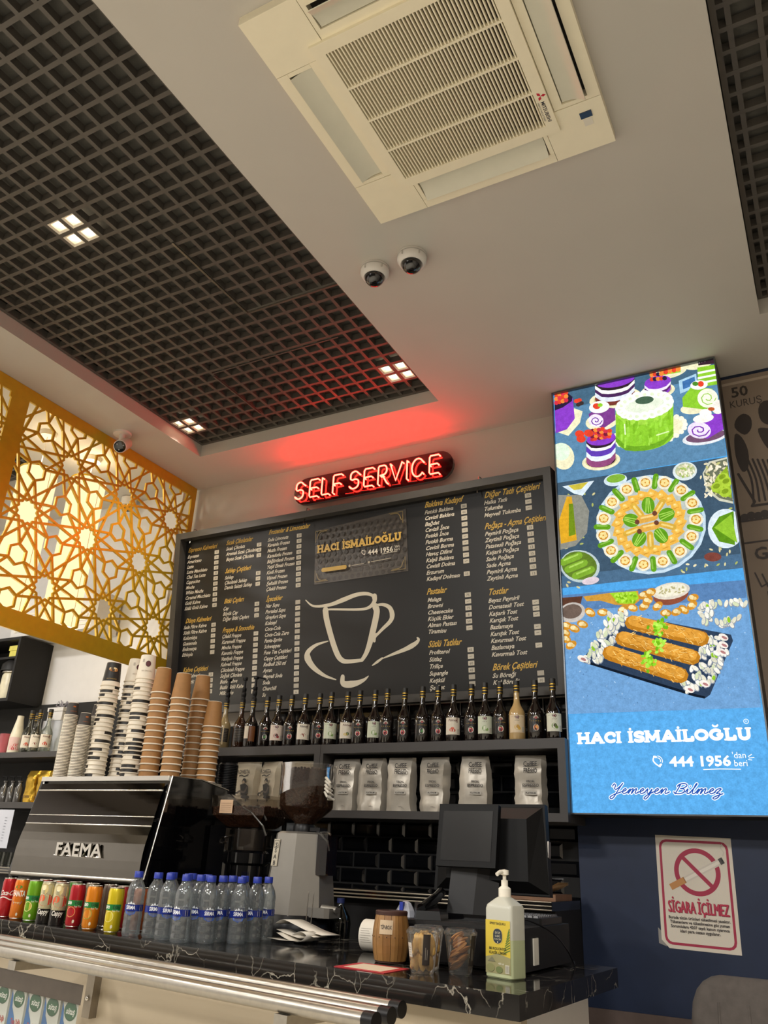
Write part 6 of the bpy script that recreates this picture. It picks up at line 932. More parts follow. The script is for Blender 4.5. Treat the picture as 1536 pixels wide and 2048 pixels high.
for i in range(4):
    z0,z1=zs[i],zs[i+1]; y0,y1=yb_(z0),yb_(z1); m=MB(); nn=6
    for k in range(nn):
        a=z0+.003+(z1-z0-.006)*k/nn; b_=z0+.003+(z1-z0-.006)*(k+1)/nn; bl=lambda z:yb_(z)-.006-.010*math.sin((z-z0)/(z1-z0)*PI)*(i==0)
        q=len(m.v); m.v+=[(MX0+.012,bl(a),a),(MX1-.012,bl(a),a),(MX1-.012,bl(b_),b_),(MX0+.012,bl(b_),b_)]; m.F(q,q+1,q+2,q+3)
    m.build('mirror_panel',[mir,mirw,mirw,mirw][i],em,smooth=30)
for z,r in ((zs[1],.0035),(zs[2],.0025),(zs[3],.004)): MB().tube([(MX0+.012,yb_(z)-.006,z),(MX1-.012,yb_(z)-.006,z)],r,8).build('chrome_strip',chrome,em,smooth=60)
m=MB(); m.box(MX0,MX1,2.808,2.85,1.664,1.684); m.build('top_front_rail',chrome,em)
MB().box(MX0+.01,MX1-.01,2.83,3.2,1.672,1.684).build('cup_tray',pm('tray_steel','c4c0ba',.25,1.),em)
m=MB(); m.tube([(MX0+.02,2.735,1.262),(MX1-.02,2.735,1.262)],.012,8); m.build('lower_lip',steel,em,smooth=50)
MB().box(MX0+.03,MX1-.03,2.84,3.3,1.112,1.135).build('drip_base',steel,em)
for x in (MX0+.06,MX1-.06):
    for y in (2.88,3.26): MB().cyl(.025,1.1005,1.114,x,y,14).build('foot',blk,em)
# chrome letters standing on the lower mirror
p=PR(lambda u,v,h:(-3.09+u,yb_(1.37)-.028-h,1.345+v),.0001)
p.T('FAEMA',0,0,.075,'c9c4bb',bold=1,fit=.28)
f0=list(p.f); nv=len(p.v); p.v+=[(x,y+.008,z) for x,y,z in p.v]; 
ed={}
for f in f0:
    for i in range(len(f)): ed[(f[i],f[(i+1)%len(f)])]=1
for a,b_ in list(ed):
    if (b_,a) not in ed: p.F(a,a+nv,b_+nv,b_)
for i in range(len(p.c)): p.c[i]=None
p.build('brand_lettering',chrome,em)
MB().tube([(-3.10,yb_(1.345)-.016,1.345),(-2.81,yb_(1.345)-.016,1.345)],.003,6).build('letter_rail',chrome,em)

# ---- paper cups: rims down, nested
rim=pm('cup_rim','e6dcca',.5,noise=.02); kraft=pm('kraft_paper','9d7141',.65,noise=.07,scale=40); wcup=pm('white_cup','e2d9c8',.5,noise=.02); kcup=pm('black_print','1c1917',.5); grey=pm('grey_cup','3f3a37',.6); orange=pm('cup_orange','b2622c',.5)
def cup(r0,r1,h,fm,mats,n=24):     # upside down: rim r0 at the bottom, base r1 at the top
    g=r0*.075; m=MB(); m.m=1
    m.lathe([(r0-g,.0),(r0,.0),(r0+g*.6,g*.8),(r0,g*1.7),(r0-g,g*1.4)],n); m.m=0
    k=6; m.lathe([(r0-.002+(r1-r0+.002)*i/k,g*1.4+(h-g*1.4)*i/k) for i in range(k+1)],n,fm=fm); m.m=1
    m.lathe([(r1,h),(r1-.001,h+.002),(r1-.004,h+.002),(r1-.005,h-.006),(1e-4,h-.006)],n)
    return m
def stack(name,lab,toplab,grp,x,y,z,ms,n,step,top=None,topparts=None):
    for i in range(n):
        me=top if (top and i==n-1) else ms[i%len(ms)]
        od=('lowest' if i==0 else str(i+1)+({1:'st',2:'nd',3:'rd'}.get((i+1)%10,'th') if (i+1) not in (11,12,13) else 'th'))+' from the bottom'*(i>0)
        o=link(name,me,None,(x,y,z+i*step),random.uniform(0,6.28) if i<n-1 else 0)
        tag(o,toplab if i==n-1 else lab%od,'paper cup',grp)
def mk(m,mats):
    o=m.build('paper_cup',mats,smooth=40); me=o.data; bpy.data.objects.remove(o); return me
kr=mk(cup(.047,.034,.122,None,[kraft,rim]),[kraft,rim])
CZT=1.6845
for (x,y,n,nm) in ((-2.812,2.93,14,'leftmost'),(-2.700,2.95,13,'front right'),(-2.735,3.13,14,'tall back'),(-2.632,3.12,10,'short rightmost')):
    stack('kraft_cup','brown kraft paper cup, %s in the '+nm+' kraft stack','upturned top cup of the %s kraft paper cup stack'%nm,'kraft paper cups, %s stack'%nm,x,y,CZT,[kr],n,(.0298 if n>10 else .028))
wms=[mk(cup(.047,.035,.118,(lambda s:(lambda j,i:(2 if (j in (0,1) and (i-s)%24<s+3) else 0)))(s),None),[wcup,rim,kcup]) for s in (4,7,9)]
# printed top cups
def printed_top(base,pr):
    return base
topk=mk(cup(.047,.035,.118,lambda j,i:2 if j>0 else 0,None),[wcup,rim,kcup])
tw=mk(cup(.047,.035,.118,None,None),[wcup,rim])
for (x,y,n,nm,tp) in ((-3.145,2.92,23,'left',topk),(-3.105,3.03,25,'back',tw),(-2.918,2.92,24,'front',tw),(-2.965,3.05,22,'hidden right',tw)):
    stack('white_cup','white paper cup with black blocks, %s in the '+nm+' white stack','upturned top cup of the %s white and black cup stack'%nm,'white and black paper cups, %s stack'%nm,x,y,CZT,wms,n,.0199,tp)
def cuplabel(name,lab,x,y,z,draw):
    o=None
R_=lambda v:.047-(.012)*v/.118
def cprint(x,y,ztop,draw,lab,face):
    o=[q for q in COL.objects if q.get('label')==lab][0]
    p=PR(onCyl(R_,face),.00004); draw(p); p.build('print',PRINT,o)
fc=lambda x,y: math.atan2(-y,-x)
def d1(p):
    p.E(.0,.083,.022,.010,'c89a60'); p.E(.004,.078,.02,.008,'a86c34'); p.E(-.002,.088,.018,.005,'e6d2a8'); p.T('HACI İSMAİLOĞLU',0,.032,.008,'b8964a',fit=.05,al='C')
def d2(p):
    p.E(.004,.075,.013,.015,'4a2028'); p.E(.004,.075,.010,.012,'5c2a30'); p.T('HACI İSMAİLOĞLU',.002,.036,.009,'9c8a74',fit=.052,al='C'); p.rect(-.026,-.016,.082,.098,'b9b0a2')
cprint(0,0,0,d1,'upturned top cup of the left white and black cup stack',fc(-3.145,2.92)); cprint(0,0,0,d2,'upturned top cup of the front white and black cup stack',fc(-2.918,2.92)); cprint(0,0,0,d2,'upturned top cup of the back white and black cup stack',fc(-3.1,3.03)+.3); cprint(0,0,0,d2,'upturned top cup of the hidden right white and black cup stack',fc(-2.96,3.05))
sm=mk(cup(.033,.025,.062,None,None,20),[grey,rim])
R_=lambda v:.033-(.008)*v/.062
def d3(p): p.rrect(-.006,.008,.04,.047,.003,'b2622c'); p.T('COFFEE TO GO',0,.018,.006,'b2622c',fit=.034,al='C')
for (x,y,n,nm) in ((-3.322,2.868,43,'left'),(-3.214,2.862,35,'front'),(-3.225,2.945,43,'back')):
    stack('espresso_cup','small grey paper cup, %s in the '+nm+' small-cup stack','upturned top cup of the %s small grey cup stack'%nm,'small grey paper cups, %s stack'%nm,x,y,CZT,[sm],n,.0070)
    cprint(0,0,0,d3,'upturned top cup of the %s small grey cup stack'%nm,fc(x,y)+.25)
# stack of black lids
lidm=MB(); lidm.lathe([(.045,0),(.048,.001),(.048,.005),(.044,.007),(.042,.013),(1e-4,.014)],24); lme=None
for i in range(18):
    if lme is None: o=lidm.build('cup_lid',blk,smooth=40); lme=o.data; o.location=(-2.60,3.24,1.645)
    else: o=link('cup_lid',lme,None,(-2.60,3.24,1.645+i*.0075))
    tag(o,'black plastic cup lid, %s from the bottom of the lid stack'%(['lowest','2nd','3rd']+['%dth'%q for q in range(4,30)])[i],'cup lid','black cup lids in a stack')
# ================================================================ BACK SHELVES with syrup bottles and coffee bags
ST=1.932; SB=1.61
def unit(lab,x0,x1,both=False):
    t=thing('wall_shelf',lab,'shelf',(0,3.70,0))
    MB().box(x0,x1,0,.275,ST-.045,ST).build('top_board',shm,t); MB().box(x0,x1,0,.275,SB-.036,SB).build('bottom_board',shm,t)
    MB().box(x1-.036,x1,0,.275,SB,ST-.045).build('side_panel',shm,t); MB().box(x0,x0+.018,0,.275,SB,ST-.045).build('side_panel',shm,t); return t
unit('dark grey wall shelf unit holding black printed coffee bags, left of the divider',-3.74,-2.377); unit('dark grey wall shelf unit holding six silver coffee bags, right of the divider',-2.375,-1.072)
# syrup bottle
bgl=pm('dark_syrup_glass','140d0b',.06,noise=.1,coat=.6); bcl=glass('bottle_clear','e4e6dd',1.2); capk=pm('bottle_cap_black','141312',.45); goldf=pm('gold_foil','b8953c',.3,.9)
def bprof(R=.0385,H=.205): return [(1e-4,0),(R*.93,.0),(R,.004),(R,.118),(R*.97,.13),(R*.82,.145),(R*.55,.162),(R*.40,.178),(R*.35,.20),(R*.33,.245)]
LBL={}
def lab_dark(p,fruit):
    p.rect(-.03,.03,.035,.108,'1d1a19',8); p.ring(0,.098,.007,.0125,'b8b0a0',16,0,PI); p.E(0,.1,.006,.006,'a8403c'); p.rect(-.022,.022,.083,.0868,'9c8038',4); p.rect(-.014,.014,.076,.079,'8a857c'); p.E(0,.055,.0135,.0155,'d8d4c8')
    if fruit=='red': p.E(0,.0535,.0105,.0105,'b8242c'); p.E(-.004,.06,.005,.004,'e07a80'); p.E(.003,.049,.004,.004,'7c1420'); p.P([(-.006,.065),(0,.069),(.007,.065),(0,.062)],'3f7a34')
    if fruit=='leaf': p.P([(-.008,.05),(-.002,.064),(.003,.058),(.009,.052),(0,.048)],'3f7a3c'); p.P([(-.003,.048),(.002,.066),(.006,.05)],'6aa850')
    if fruit=='peach': p.E(0,.055,.0115,.012,'e0763c'); p.E(.003,.058,.007,.008,'f0a860')
    p.rect(-.012,.012,.038,.04,'77726a')
def lab_white(p,kind):
    bgc={'lime':'ccd2bc','kiwi':'d6d6c4','cherry':'d9c8ba','banana':'d8c4a4'}.get(kind,'dcd3c2')
    p.rect(-.04,.04,.033,.115,bgc,12)
    if kind in ('lime','kiwi','cherry','banana'):
        p.rect(-.03,.03,.104,.1075,'3c3832',6); p.E(0,.104,.010,.010,'3a2c2c'); p.E(0,.104,.007,.007,'b89a94'); p.E(0,.103,.004,.005,'5a2428')
        p.T('SYRUP',0,.086,.008,'77706a',al='C'); p.rect(-.016,.016,.080,.0815,'8f897c'); p.rect(-.012,.012,.076,.0775,'a09a8c')
        c1,c2={'lime':('7fa05a','dfe6cc'),'kiwi':('6c8a3c','4c4a30'),'cherry':('8f2a34','3a2a24'),'banana':('d0a848','b88a34')}[kind]
        p.E(-.001,.058,.0125,.0125,c1); p.E(.003,.06,.008,.008,c2); p.E(.01,.052,.007,.007,c1)
    else:
        p.T('Fömer',-.022,.096,.017,'5c2420' if kind!='lips' else '2a2624',bold=1,shear=.2); p.rect(.017,.025,.09,.115,'5a2a20'); p.rect(-.02,.012,.083,.0845,'8f897c'); p.rect(-.018,.006,.079,.0805,'8f897c')
        if kind=='straw': p.E(-.006,.055,.009,.009,'c8503c'); p.E(.006,.053,.009,.008,'b8402e'); p.E(0,.062,.008,.007,'d8654c')
        if kind=='lips': p.P([(-.014,.056),(-.006,.065),(0,.062),(.006,.066),(.014,.058),(.002,.047)],'8a342c'); p.S([(-.012,.056),(0,.057),(.012,.058)],.0015,'4a1a18')
        if kind=='yellow': p.E(-.005,.054,.009,.008,'d0b040'); p.E(.006,.057,.008,.009,'4c6a2c')
    p.rect(.024,.036,.036,.06,'b8b2a4',3)
BOT={}
def gold_bands():
    m=MB()
    for a,b_ in ((.2262,.2295),(.2405,.2445),(.2525,.2575)): m.lathe([(.0146,a),(.0153,a),(.0153,b_),(.0146,b_)],16)
    return m.build('b',goldf,smooth=30).data
def bottle_mesh(kind):
    if kind in BOT: return BOT[kind]
    glassm={'banana':pm('banana_syrup','b89a68',.15,coat=.5),'amber':pm('amber_syrup','2c1608',.08,coat=.5),'cream':pm('cream_syrup','8a7a58',.15,coat=.5)}.get(kind,bgl)
    parts=[('glass_body',MB().lathe(bprof(),22).build('b',glassm,smooth=50).data),
           ('neck_foil',MB().lathe([(.0137,.225),(.0150,.226),(.0150,.244),(.0142,.246),(.0150,.248),(.0150,.258),(.0135,.26)],16).build('b',capk,smooth=40).data),
           ('gold_band',gold_bands()),
           ('cap',MB().cyl(.0155,.258,.282,n=16,r1=.015).build('b',capk,smooth=40).data)]
    p=PR(onCyl(.0386,0),.00004)
    if kind in ('red','leaf','peach'): lab_dark(p,kind)
    elif kind=='backlabel': p.rect(-.038,-.008,.033,.115,'cfc4b0',6); p.rect(-.006,.03,.033,.115,'6b4020',6); p.rect(-.038,-.008,.033,.048,'2a2420',6)
    elif kind in ('amber','cream'): 
        p.rect(-.034,.034,.035,.11,'2a2622',10)
        for k in range(7): p.rect(-.026,.026,.045+k*.009,.047+k*.009,'6a6152',6)
        if kind=='cream': p.rect(-.004,.004,.02,.125,'b8a888')
    else: lab_white(p,kind)
    parts.append(('label',p.build('b',GLOSSPRINT).data))
    for o in [q for q in COL.objects if q.name.startswith('b') and q.data in [d for _,d in parts]]: bpy.data.objects.remove(o)
    BOT[kind]=parts; return parts
def bottle(kind,x,y,z,lab,grp,pump=False,rot=0,name='syrup_bottle',noc=False):
    t=thing(name,lab,'bottle',(x,y,z),math.atan2(-y,-x)+rot,grp)
    for n_,me in bottle_mesh(kind):
        if pump and n_=='cap': continue
        link(n_,me,t)
    if pump:
        m=MB(); m.lathe([(.0155,.255),(.0155,.275),(.012,.28),(.012,.292),(.0145,.296),(.0145,.315),(.011,.32),(.0135,.324),(.0135,.34),(.007,.344),(.007,.385),(.015,.387),(.015,.40),(1e-4,.402)],14); pu=m.build('pump',blk,t,smooth=40)
        MB().tube([(0,0,.394),(.02,.0,.396),(.055,0,.39)],.005,8).build('spout',blk,pu,smooth=50,rz=pump)
    return t
kinds=['cream','amber','backlabel','leaf','cherry','red','lips','red','lime','yellow','red','lime','red','red','leaf','red','straw','red','lime','red','banana','peach','kiwi']
words={'red':'dark syrup bottle with a round red fruit label','leaf':'dark syrup bottle with a round green mint leaf label','lime':'syrup bottle with pale green lime label','yellow':'syrup bottle with white label and yellow fruit','lips':'syrup bottle with white label and dark red lips','straw':'syrup bottle with white label and strawberries','banana':'beige banana syrup bottle with cream label','peach':'dark syrup bottle with an orange peach on its label','kiwi':'syrup bottle with white kiwi label','cherry':'syrup bottle with white cherry label','cream':'pump bottle of pale syrup, dark label','amber':'pump bottle of amber syrup, dark label','backlabel':'pump bottle with brown and white back label'}
bx=[-3.076,-2.97,-2.883,-2.794,-2.706,-2.628,-2.53,-2.443,-2.361,-2.266,-2.183,-2.098,-2.019,-1.923,-1.815,-1.734,-1.644,-1.552,-1.476,-1.403,-1.314,-1.226,-1.135]
on=['leftmost','second','third','fourth','fifth','sixth','seventh','eighth','ninth','tenth','eleventh','twelfth','thirteenth','fourteenth','fifteenth','sixteenth','seventeenth','eighteenth','nineteenth','twentieth','third from right','second from right','rightmost']
for i,(k,x) in enumerate(zip(kinds,bx)):
    bottle(k,x,3.752+.012*(i%2),ST,'%s, %s on its shelf'%(words[k],on[i] if i in(0,20,21,22) else on[i]+' from left'),'syrup bottles on the shelf under the menu',pump=(.3 if i<2 else 1.6) if i<3 else False,rot=random.uniform(-.15,.15))
# left shelf bottles (clear)
for i,(k,x,y) in enumerate((('straw',-4.745,3.77),('lips',-4.655,3.765),('straw',-4.565,3.77),('straw',-4.80,3.86))):
    t=bottle(k,x,y,1.94,['clear syrup bottle with strawberry label, left of three on the far left shelf','clear syrup bottle with lips label, middle of three on the far left shelf','clear syrup bottle with strawberry label, beside the small cups on the far left shelf','syrup bottle half hidden behind the front three on the far left shelf'][i],'clear syrup bottles on the far left shelf')
    for ch in t.children:
        if ch.name.startswith('glass_body'): 
            if 'clr' not in BOT: o=MB().lathe(bprof(),22).build('x',glass('bottle_clear','e4e6dd',1.2),smooth=50); BOT['clr']=o.data; bpy.data.objects.remove(o)
            ch.data=BOT['clr']
t=thing('milk_bottle','tapered white bottle with pink floral label at the far left shelf end','bottle',(-4.86,3.775,1.94),math.atan2(-3.775,4.86)); MB().lathe([(1e-4,0),(.043,0),(.043,.11),(.036,.15),(.022,.225),(.021,.25),(1e-4,.25)],20).build('body',pm('milk_bottle_white','d9d2bc',.4),t,smooth=40)
p=PR(onCyl(.0432,0),.00005); p.rect(-.045,.045,.02,.105,'d9b8b0',10)
for q in ((-.02,.04),(.0,.055),(.015,.035),(-.01,.03),(.025,.06)): p.E(*q,.01,.01,'c83c40')
p.rect(.02,.042,.03,.095,'d0c8ba',4); p.build('label',PRINT,t)
t=thing('pink_cup','frosted pink plastic tumbler at the left picture edge on the far left shelf','cup',(-4.965,3.78,1.94)); MB().lathe([(1e-4,0),(.038,0),(.045,.13),(.0455,.132)],20).build('body',pm('pink_tumbler','a8545a',.3,noise=.2,scale=8),t,smooth=40)
t=thing('gift_box','small white gift box with grey ribbon bow behind the clear bottles','gift box',(-4.62,3.90,2.165)); MB().box(-.07,.07,-.05,.05,0,.06).build('box_body',whitep,t); MB().box(-.075,.075,-.055,.055,.06,.085).build('lid',whitep,t)
for a in (0,1,2,3,4): MB().tube([(.0,0,.085),(.035*math.cos(a*1.25),.03*math.sin(a*1.25),.135),(.05*math.cos(a*1.25+.5),.04*math.sin(a*1.25+.5),.10),(0,0,.087)],.004,6).build('ribbon_loop',pm('grey_ribbon','8d8a94',.3),t)
t=thing('plastic_pack','clear wrapped white packs stacked behind the bottles under the gift box','packet',(-4.62,3.90,1.94)); MB().cbox(-.12,.10,-.045,.06,0,.225,.015).build('wrap',pm('wrapped_pack','b9bcc2',.25,noise=.15,scale=9),t)
# gold foil bags and pumps on the lower left shelf
gf=pm('gold_foil_bag','c9a23c',.28,.85,noise=.2,scale=12,bump=.5)
def bag(W,D,H,sd,mats,seal=.02):
    rnd=random.Random(sd); m=MB(); nz,nx=12,8; rows=[]
    for j in range(nz+1):
        t=j/nz; z=H*t; dd=D/2*(1-max(0,(t-.72)/.28)**1.6)*(.92+.08*math.sin(t*9+sd)); ww=W/2*(1-.05*math.sin(t*PI*1.3+sd*.7)-(.06*max(0,(t-.8)/.2)))
        if t==1: dd=.004
        row=[]
        for k in range(2*nx):
            u=(k/nx) if k<nx else 2-(k/nx); s_=-1 if k<nx else 1
            x=-ww+2*ww*u; e=1-(2*u-1)**4; y=s_*(dd*(.35+.65*e))+rnd.uniform(-.004,.004)*(1.3-t*.5)
            row.append((x+rnd.uniform(-.003,.003),y,z+(rnd.uniform(-.003,.003) if 0<j<nz else 0)))
        rows.append(row)
    b=len(m.v); N=2*nx
    for r in rows: m.v+=r
    for j in range(nz):
        for k in range(N): k2=(k+1)%N; m.F(b+j*N+k,b+j*N+k2,b+(j+1)*N+k2,b+(j+1)*N+k)
    m.F(*range(b+N-1,b-1,-1)); m.F(*range(b+nz*N,b+nz*N+N)); return m
def front_print(p,name,t): return p.build(name,PRINT,t)
for i,x in enumerate((-4.63,-4.52,-4.42)):
    t=thing('gold_bag',['gold foil coffee bag, left one on the lower far left shelf','gold foil coffee bag, middle one on the lower far left shelf','gold foil coffee bag, right one beside the espresso machine'][i],'bag',(x,3.80,1.633),.1*i,'gold foil bags on the lower left shelf'); bag(.105,.07,.20,i+1,gf).build('foil',gf,t,smooth=35)
    p=PR(onXZ(0,-.041,0),.0002); p.T(['COFFEE','KAHVE','COFFEE'][i],0,.03,.02,'4a2c14',bold=1,al='C'); p.build('label',PRINT,t)
for i,x in enumerate((-4.80,-4.73,-4.87)):
    t=thing('pump_dispenser',['black pump dispenser nearest the gold bags on the lower left shelf','black pump dispenser, middle of three on the lower left shelf','black pump dispenser at the left edge of the lower left shelf'][i],'dispenser',(x,3.78,1.633),0,'pump dispensers on the lower left shelf'); MB().lathe([(1e-4,0),(.027,0),(.027,.09),(.012,.11),(.012,.125),(.016,.127),(.016,.135),(1e-4,.136)],14).build('bottle',pm('smoke_bottle','4a4846',.15,coat=.5),t,smooth=40); MB().tube([(0,0,.13),(0,0,.16),(-.03,-.01,.162)],.004,6).build('pump',blk,t)
# paper price sheet hanging below
t=thing('paper_sheet','white printed paper sheet taped under the lower left shelf','paper',(-4.75,3.69,1.36)); MB().box(-.15,.13,0,.002,0,.225).build('sheet',pm('sheet_paper','c9ccd6',.7,noise=.02),t); p=PR(onXZ(0,-.0006,0),.0001)
for k in range(9): p.rect(-.12,-.02+.008*(k%3),.04+k*.017,.043+k*.017,'8d929e'); p.rect(.06,.08,.04+k*.017,.043+k*.017,'8d929e')
p.build('print',PRINT,t)
for i in range(4):
    t=thing('drinking_glass','clear upturned glass on the back worktop left of the espresso machine, %s from the left'%('first','second','third','fourth')[i],'glass',(-4.73+i*.066,3.74,1.262),0,'upturned glasses on the back worktop')
    MB().lathe([(.03,0),(.026,.075),(1e-4,.078)],14).build('tumbler',glass('bottle_clear','e4e6dd',1.2),t,smooth=40)
# silver coffee bags and black printed bags
sil=pm('silver_bag','bcb5a9',.38,.35,noise=.08,scale=9,bump=.25); cr_=pm('cream_bag','c9bda6',.5,noise=.06,scale=9,bump=.2)
def face(sd,D): return -D/2*1.0-.0045
bagx=[-2.892,-2.731,-2.539,-2.258,-2.098,-1.934,-1.752,-1.539,-1.265]
nm=['leftmost cream coffee bag with a farmer drawing on the left shelf unit','second cream coffee bag with a farmer drawing, its left side catching light','third cream coffee bag half hidden behind the coffee grinder hopper']+['silver coffee bag, %s of the six on the right shelf unit'%q for q in ('first from left','second from left','third from left','fourth from left','fifth from left','rightmost beside the light box')]
for i,x in enumerate(bagx):
    W,D,H=(.150,.085,.258) if i>2 else (.165,.085,.25)
    t=thing('coffee_bag',nm[i],'coffee bag',(x,3.785,SB+.0005),[.0,-.25,.05,.05,.08,.1,-.02,.16,.12][i],'silver coffee bags' if i>2 else 'cream coffee bags')
    t.rotation_euler[1]=[0,.02,0,0,-.01,-.02,0,-.06,-.03][i]*0
    b_=bag(W,D,H,i*3+2,sil); b_.build('bag',sil if i>2 else cr_,t,smooth=32)
    p=PR(onXZ(0,face(0,D),0),.0003); K='2a2624'
    if i>2:
        p.T('CoffEE',.008,.205,.030,K,bold=1,al='C',fit=.064); p.S([(-.025,.2035),(.042,.206)],.0016,K); p.T('FREddO',.008,.176,.030,K,bold=1,al='C',fit=.064)
        p.T('SPECIAL',.008,.134,.013,K,bold=1,al='C',fit=.04); p.T('ESPRESSO',.008,.114,.019,K,bold=1,al='C',fit=.076)
        p.rect(-.02,.037,.079,.096,'b9b4aa'); p.T('PLATINUM',.008,.083,.011,K,bold=1,al='C',fit=.046); p.T('1000 g',.012,.02,.008,K,al='C')
    else:
        p.T('FLOWESTA',.0,.185,.028,K,bold=1,al='C',fit=.085); p.S(catmull([(-.025,.172),(-.01,.176),(.01,.17),(.035,.178)],4),.005,K)
        p.E(.012,.145,.016,.006,K); p.E(.012,.152,.011,.008,K); p.E(.008,.138,.009,.010,'9a8a74'); p.P([(-.012,.126),(.02,.134),(.042,.118),(.046,.085),(.03,.066),(-.002,.07),(-.006,.1)],K); p.S(catmull([(.035,.112),(.02,.088),(-.012,.092),(-.03,.08)],4),.010,'5a5048'); p.E(-.036,.078,.012,.010,K); p.E(-.03,.074,.006,.006,'cbbfa8'); p.E(.03,.062,.03,.008,K)
        p.rect(-.045,-.035,.04,.052,K); p.rect(.032,.042,.04,.052,K); p.rect(-.028,.026,.042,.05,'8d8270'); p.T('coffee beans',0,.026,.009,K,al='C')
    p.build('print',PRINT,t)
t=thing('dark_coffee_bag','black coffee bag with grey drawing in shadow at left of the cream bags','coffee bag',(-3.01,3.84,SB+.0005)); bag(.10,.07,.22,9,blkmat).build('bag',blkmat,t,smooth=32); p=PR(onXZ(0,-.041,0),.0002); p.E(0,.13,.02,.025,'6a625a'); p.P([(-.03,.06),(.03,.06),(.02,.1),(-.02,.1)],'5a534c'); p.build('print',PRINT,t)
# back worktop under the tiles with a steel edge
bw=thing('back_worktop','narrow black worktop with steel edge along the tiled back wall','worktop',(0,0,0)); MB().box(-5.2,-1.112,3.55,3.98,1.225,1.26).build('worktop',blkgl,bw)
for z in (1.228,1.2425,1.257): MB().tube([(-5.2,3.546,z),(-1.112,3.546,z)],.0035,6).build('edge_strip',steel,bw)
MB().box(-5.2,-1.112,3.60,3.98,.2,1.225).build('base_cabinet',blkmat,bw)
t=thing('wooden_tray','brown wooden board with papers on the back worktop beside the navy wall','board',(-1.24,3.75,1.2605)); MB().box(-.16,.12,-.12,.12,0,.025).build('board',pm('light_wood','7d5b42',.5,noise=.15,scale=14),t)
t=thing('paper_stack','curled cream papers on the wooden board beside the register','paper',(-1.22,3.75,1.286))
for k in range(3):
    m=MB(); b0=0; n=8
    for i in range(n+1):
        u=i/n; z=.004+k*.004+ (.045*max(0,u-.55)**1.5*2.5); m.v+=[(-.1+.2*u,-.1+k*.01,z),(-.1+.2*u,.08,z)]
    for i in range(n): m.F(2*i,2*i+2,2*i+3,2*i+1)
    m.build('sheet',pm('cream_paper','c9ad84',.7),t)
# ================================================================ DRINKS on the counter
alu=pm('can_aluminium','b9b4aa',.28,1.,noise=.04)
def can(lab,x,y,base,draw,rot=0,grp='drinks cans on the counter',H=.148,R=.0285):
    t=thing('drink_can',lab,'drink can',(x,y,CT+.0005),math.atan2(-y,-x)+rot,grp)
    mt=pm('can_'+base,base,.28,.35,noise=.03,coat=.3)
    MB().lathe([(1e-4,.003),(R*.72,.003),(R*.78,0),(R*.86,.003),(R,.014),(R,H-.016),(R*.9,H-.004)],26).build('can_body',mt,t,smooth=50)
    l=MB().lathe([(R*.9,H-.004),(R*.93,H-.001),(R*.91,H),(R*.87,H-.001),(R*.84,H-.005),(1e-4,H-.005)],26).build('lid',alu,t,smooth=50); MB().box(-.012,.006,-.006,.006,H-.0048,H-.003).build('pull_tab',alu,l)
    MB().lathe([(R*.9,.006),(R*.915,.0045),(R*.86,.003)],26).build('base_rim',alu,t)
    p=PR(onCyl(R+.0001,0),.00003)
    if draw: draw(p); p.build('print',GLOSSPRINT,t)
    return t
def d_coke(p): p.T('Coca-Cola',-.034,.085,.026,'e8e0d8',bold=1,shear=.35,fit=.075); p.S(catmull([(-.04,.07),(-.01,.078),(.02,.068),(.045,.076)],5),.004,'e8e0d8')
def d_fanta(p):
    p.E(-.006,.1,.022,.022,'e06a1c'); p.E(-.004,.12,.014,.007,'3f8a3c'); p.P([(-.03,.082),(.022,.078),(.026,.108),(-.026,.116)],'233a86'); p.T('FANTA',-.0,.086,.030,'f2efe6',bold=1,al='C',fit=.052); p.P([(-.022,.07),(.018,.068),(.012,.055),(-.014,.056)],'234a96'); p.T('orange',-.003,.06,.010,'e8d8a8',al='C'); p.E(.006,.02,.004,.006,'d9c8b0')
def d_fuse(fr,fr2):
    def f(p):
        p.P([(-.045,.108),(-.03,.118),(-.012,.112),(.006,.098),(.02,.088),(.03,.074),(-.045,.074)],'2f8a3c'); p.rect(-.045,.03,.074,.094,'24783a',8); p.T('fuse',-.046,.080,.021,'f2f4ea',bold=1); p.T('tea',-.001,.080,.021,'1f4a2c',bold=1); p.T('Ice Tea',.0,.070,.009,'e8f0dc')
        p.E(-.012,.054,.019,.018,fr); p.ring(-.012,.054,.016,.018,fr2,20); p.E(.004,.022,.004,.006,'e6dcc0'); p.rect(-.04,-.026,.012,.0135,'3a3020')
    return f
def d_cappy(p):
    p.rect(-.05,.05,.0,.052,'191614',14); p.E(-.012,.122,.02,.02,'d9c48a'); p.E(.014,.118,.02,.022,'d2be7c'); p.E(-.01,.128,.01,.01,'efe2b4'); p.E(.0,.084,.03,.022,'c8422e'); p.E(-.012,.09,.012,.012,'dc6a44'); p.P([(-.032,.066),(.0,.056),(.032,.068),(.03,.076),(0,.062),(-.03,.074)],'cdbf80'); p.P([(-.034,.052),(0,.052),(.034,.052),(.03,.062),(0,.050),(-.03,.062)],'191614'); p.T('Cappy',-.002,.034,.024,'efe9dc',bold=1,shear=.15,al='C',fit=.044)
    for k in range(4): p.rect(-.024,.002,.012+k*.004,.0135+k*.004,'8f877c')
cans=[(-3.141,2.566),(-3.048,2.55),(-2.948,2.534),(-2.852,2.518),(-2.762,2.503),(-2.652,2.484),(-2.545,2.466),(-2.41,2.443)]
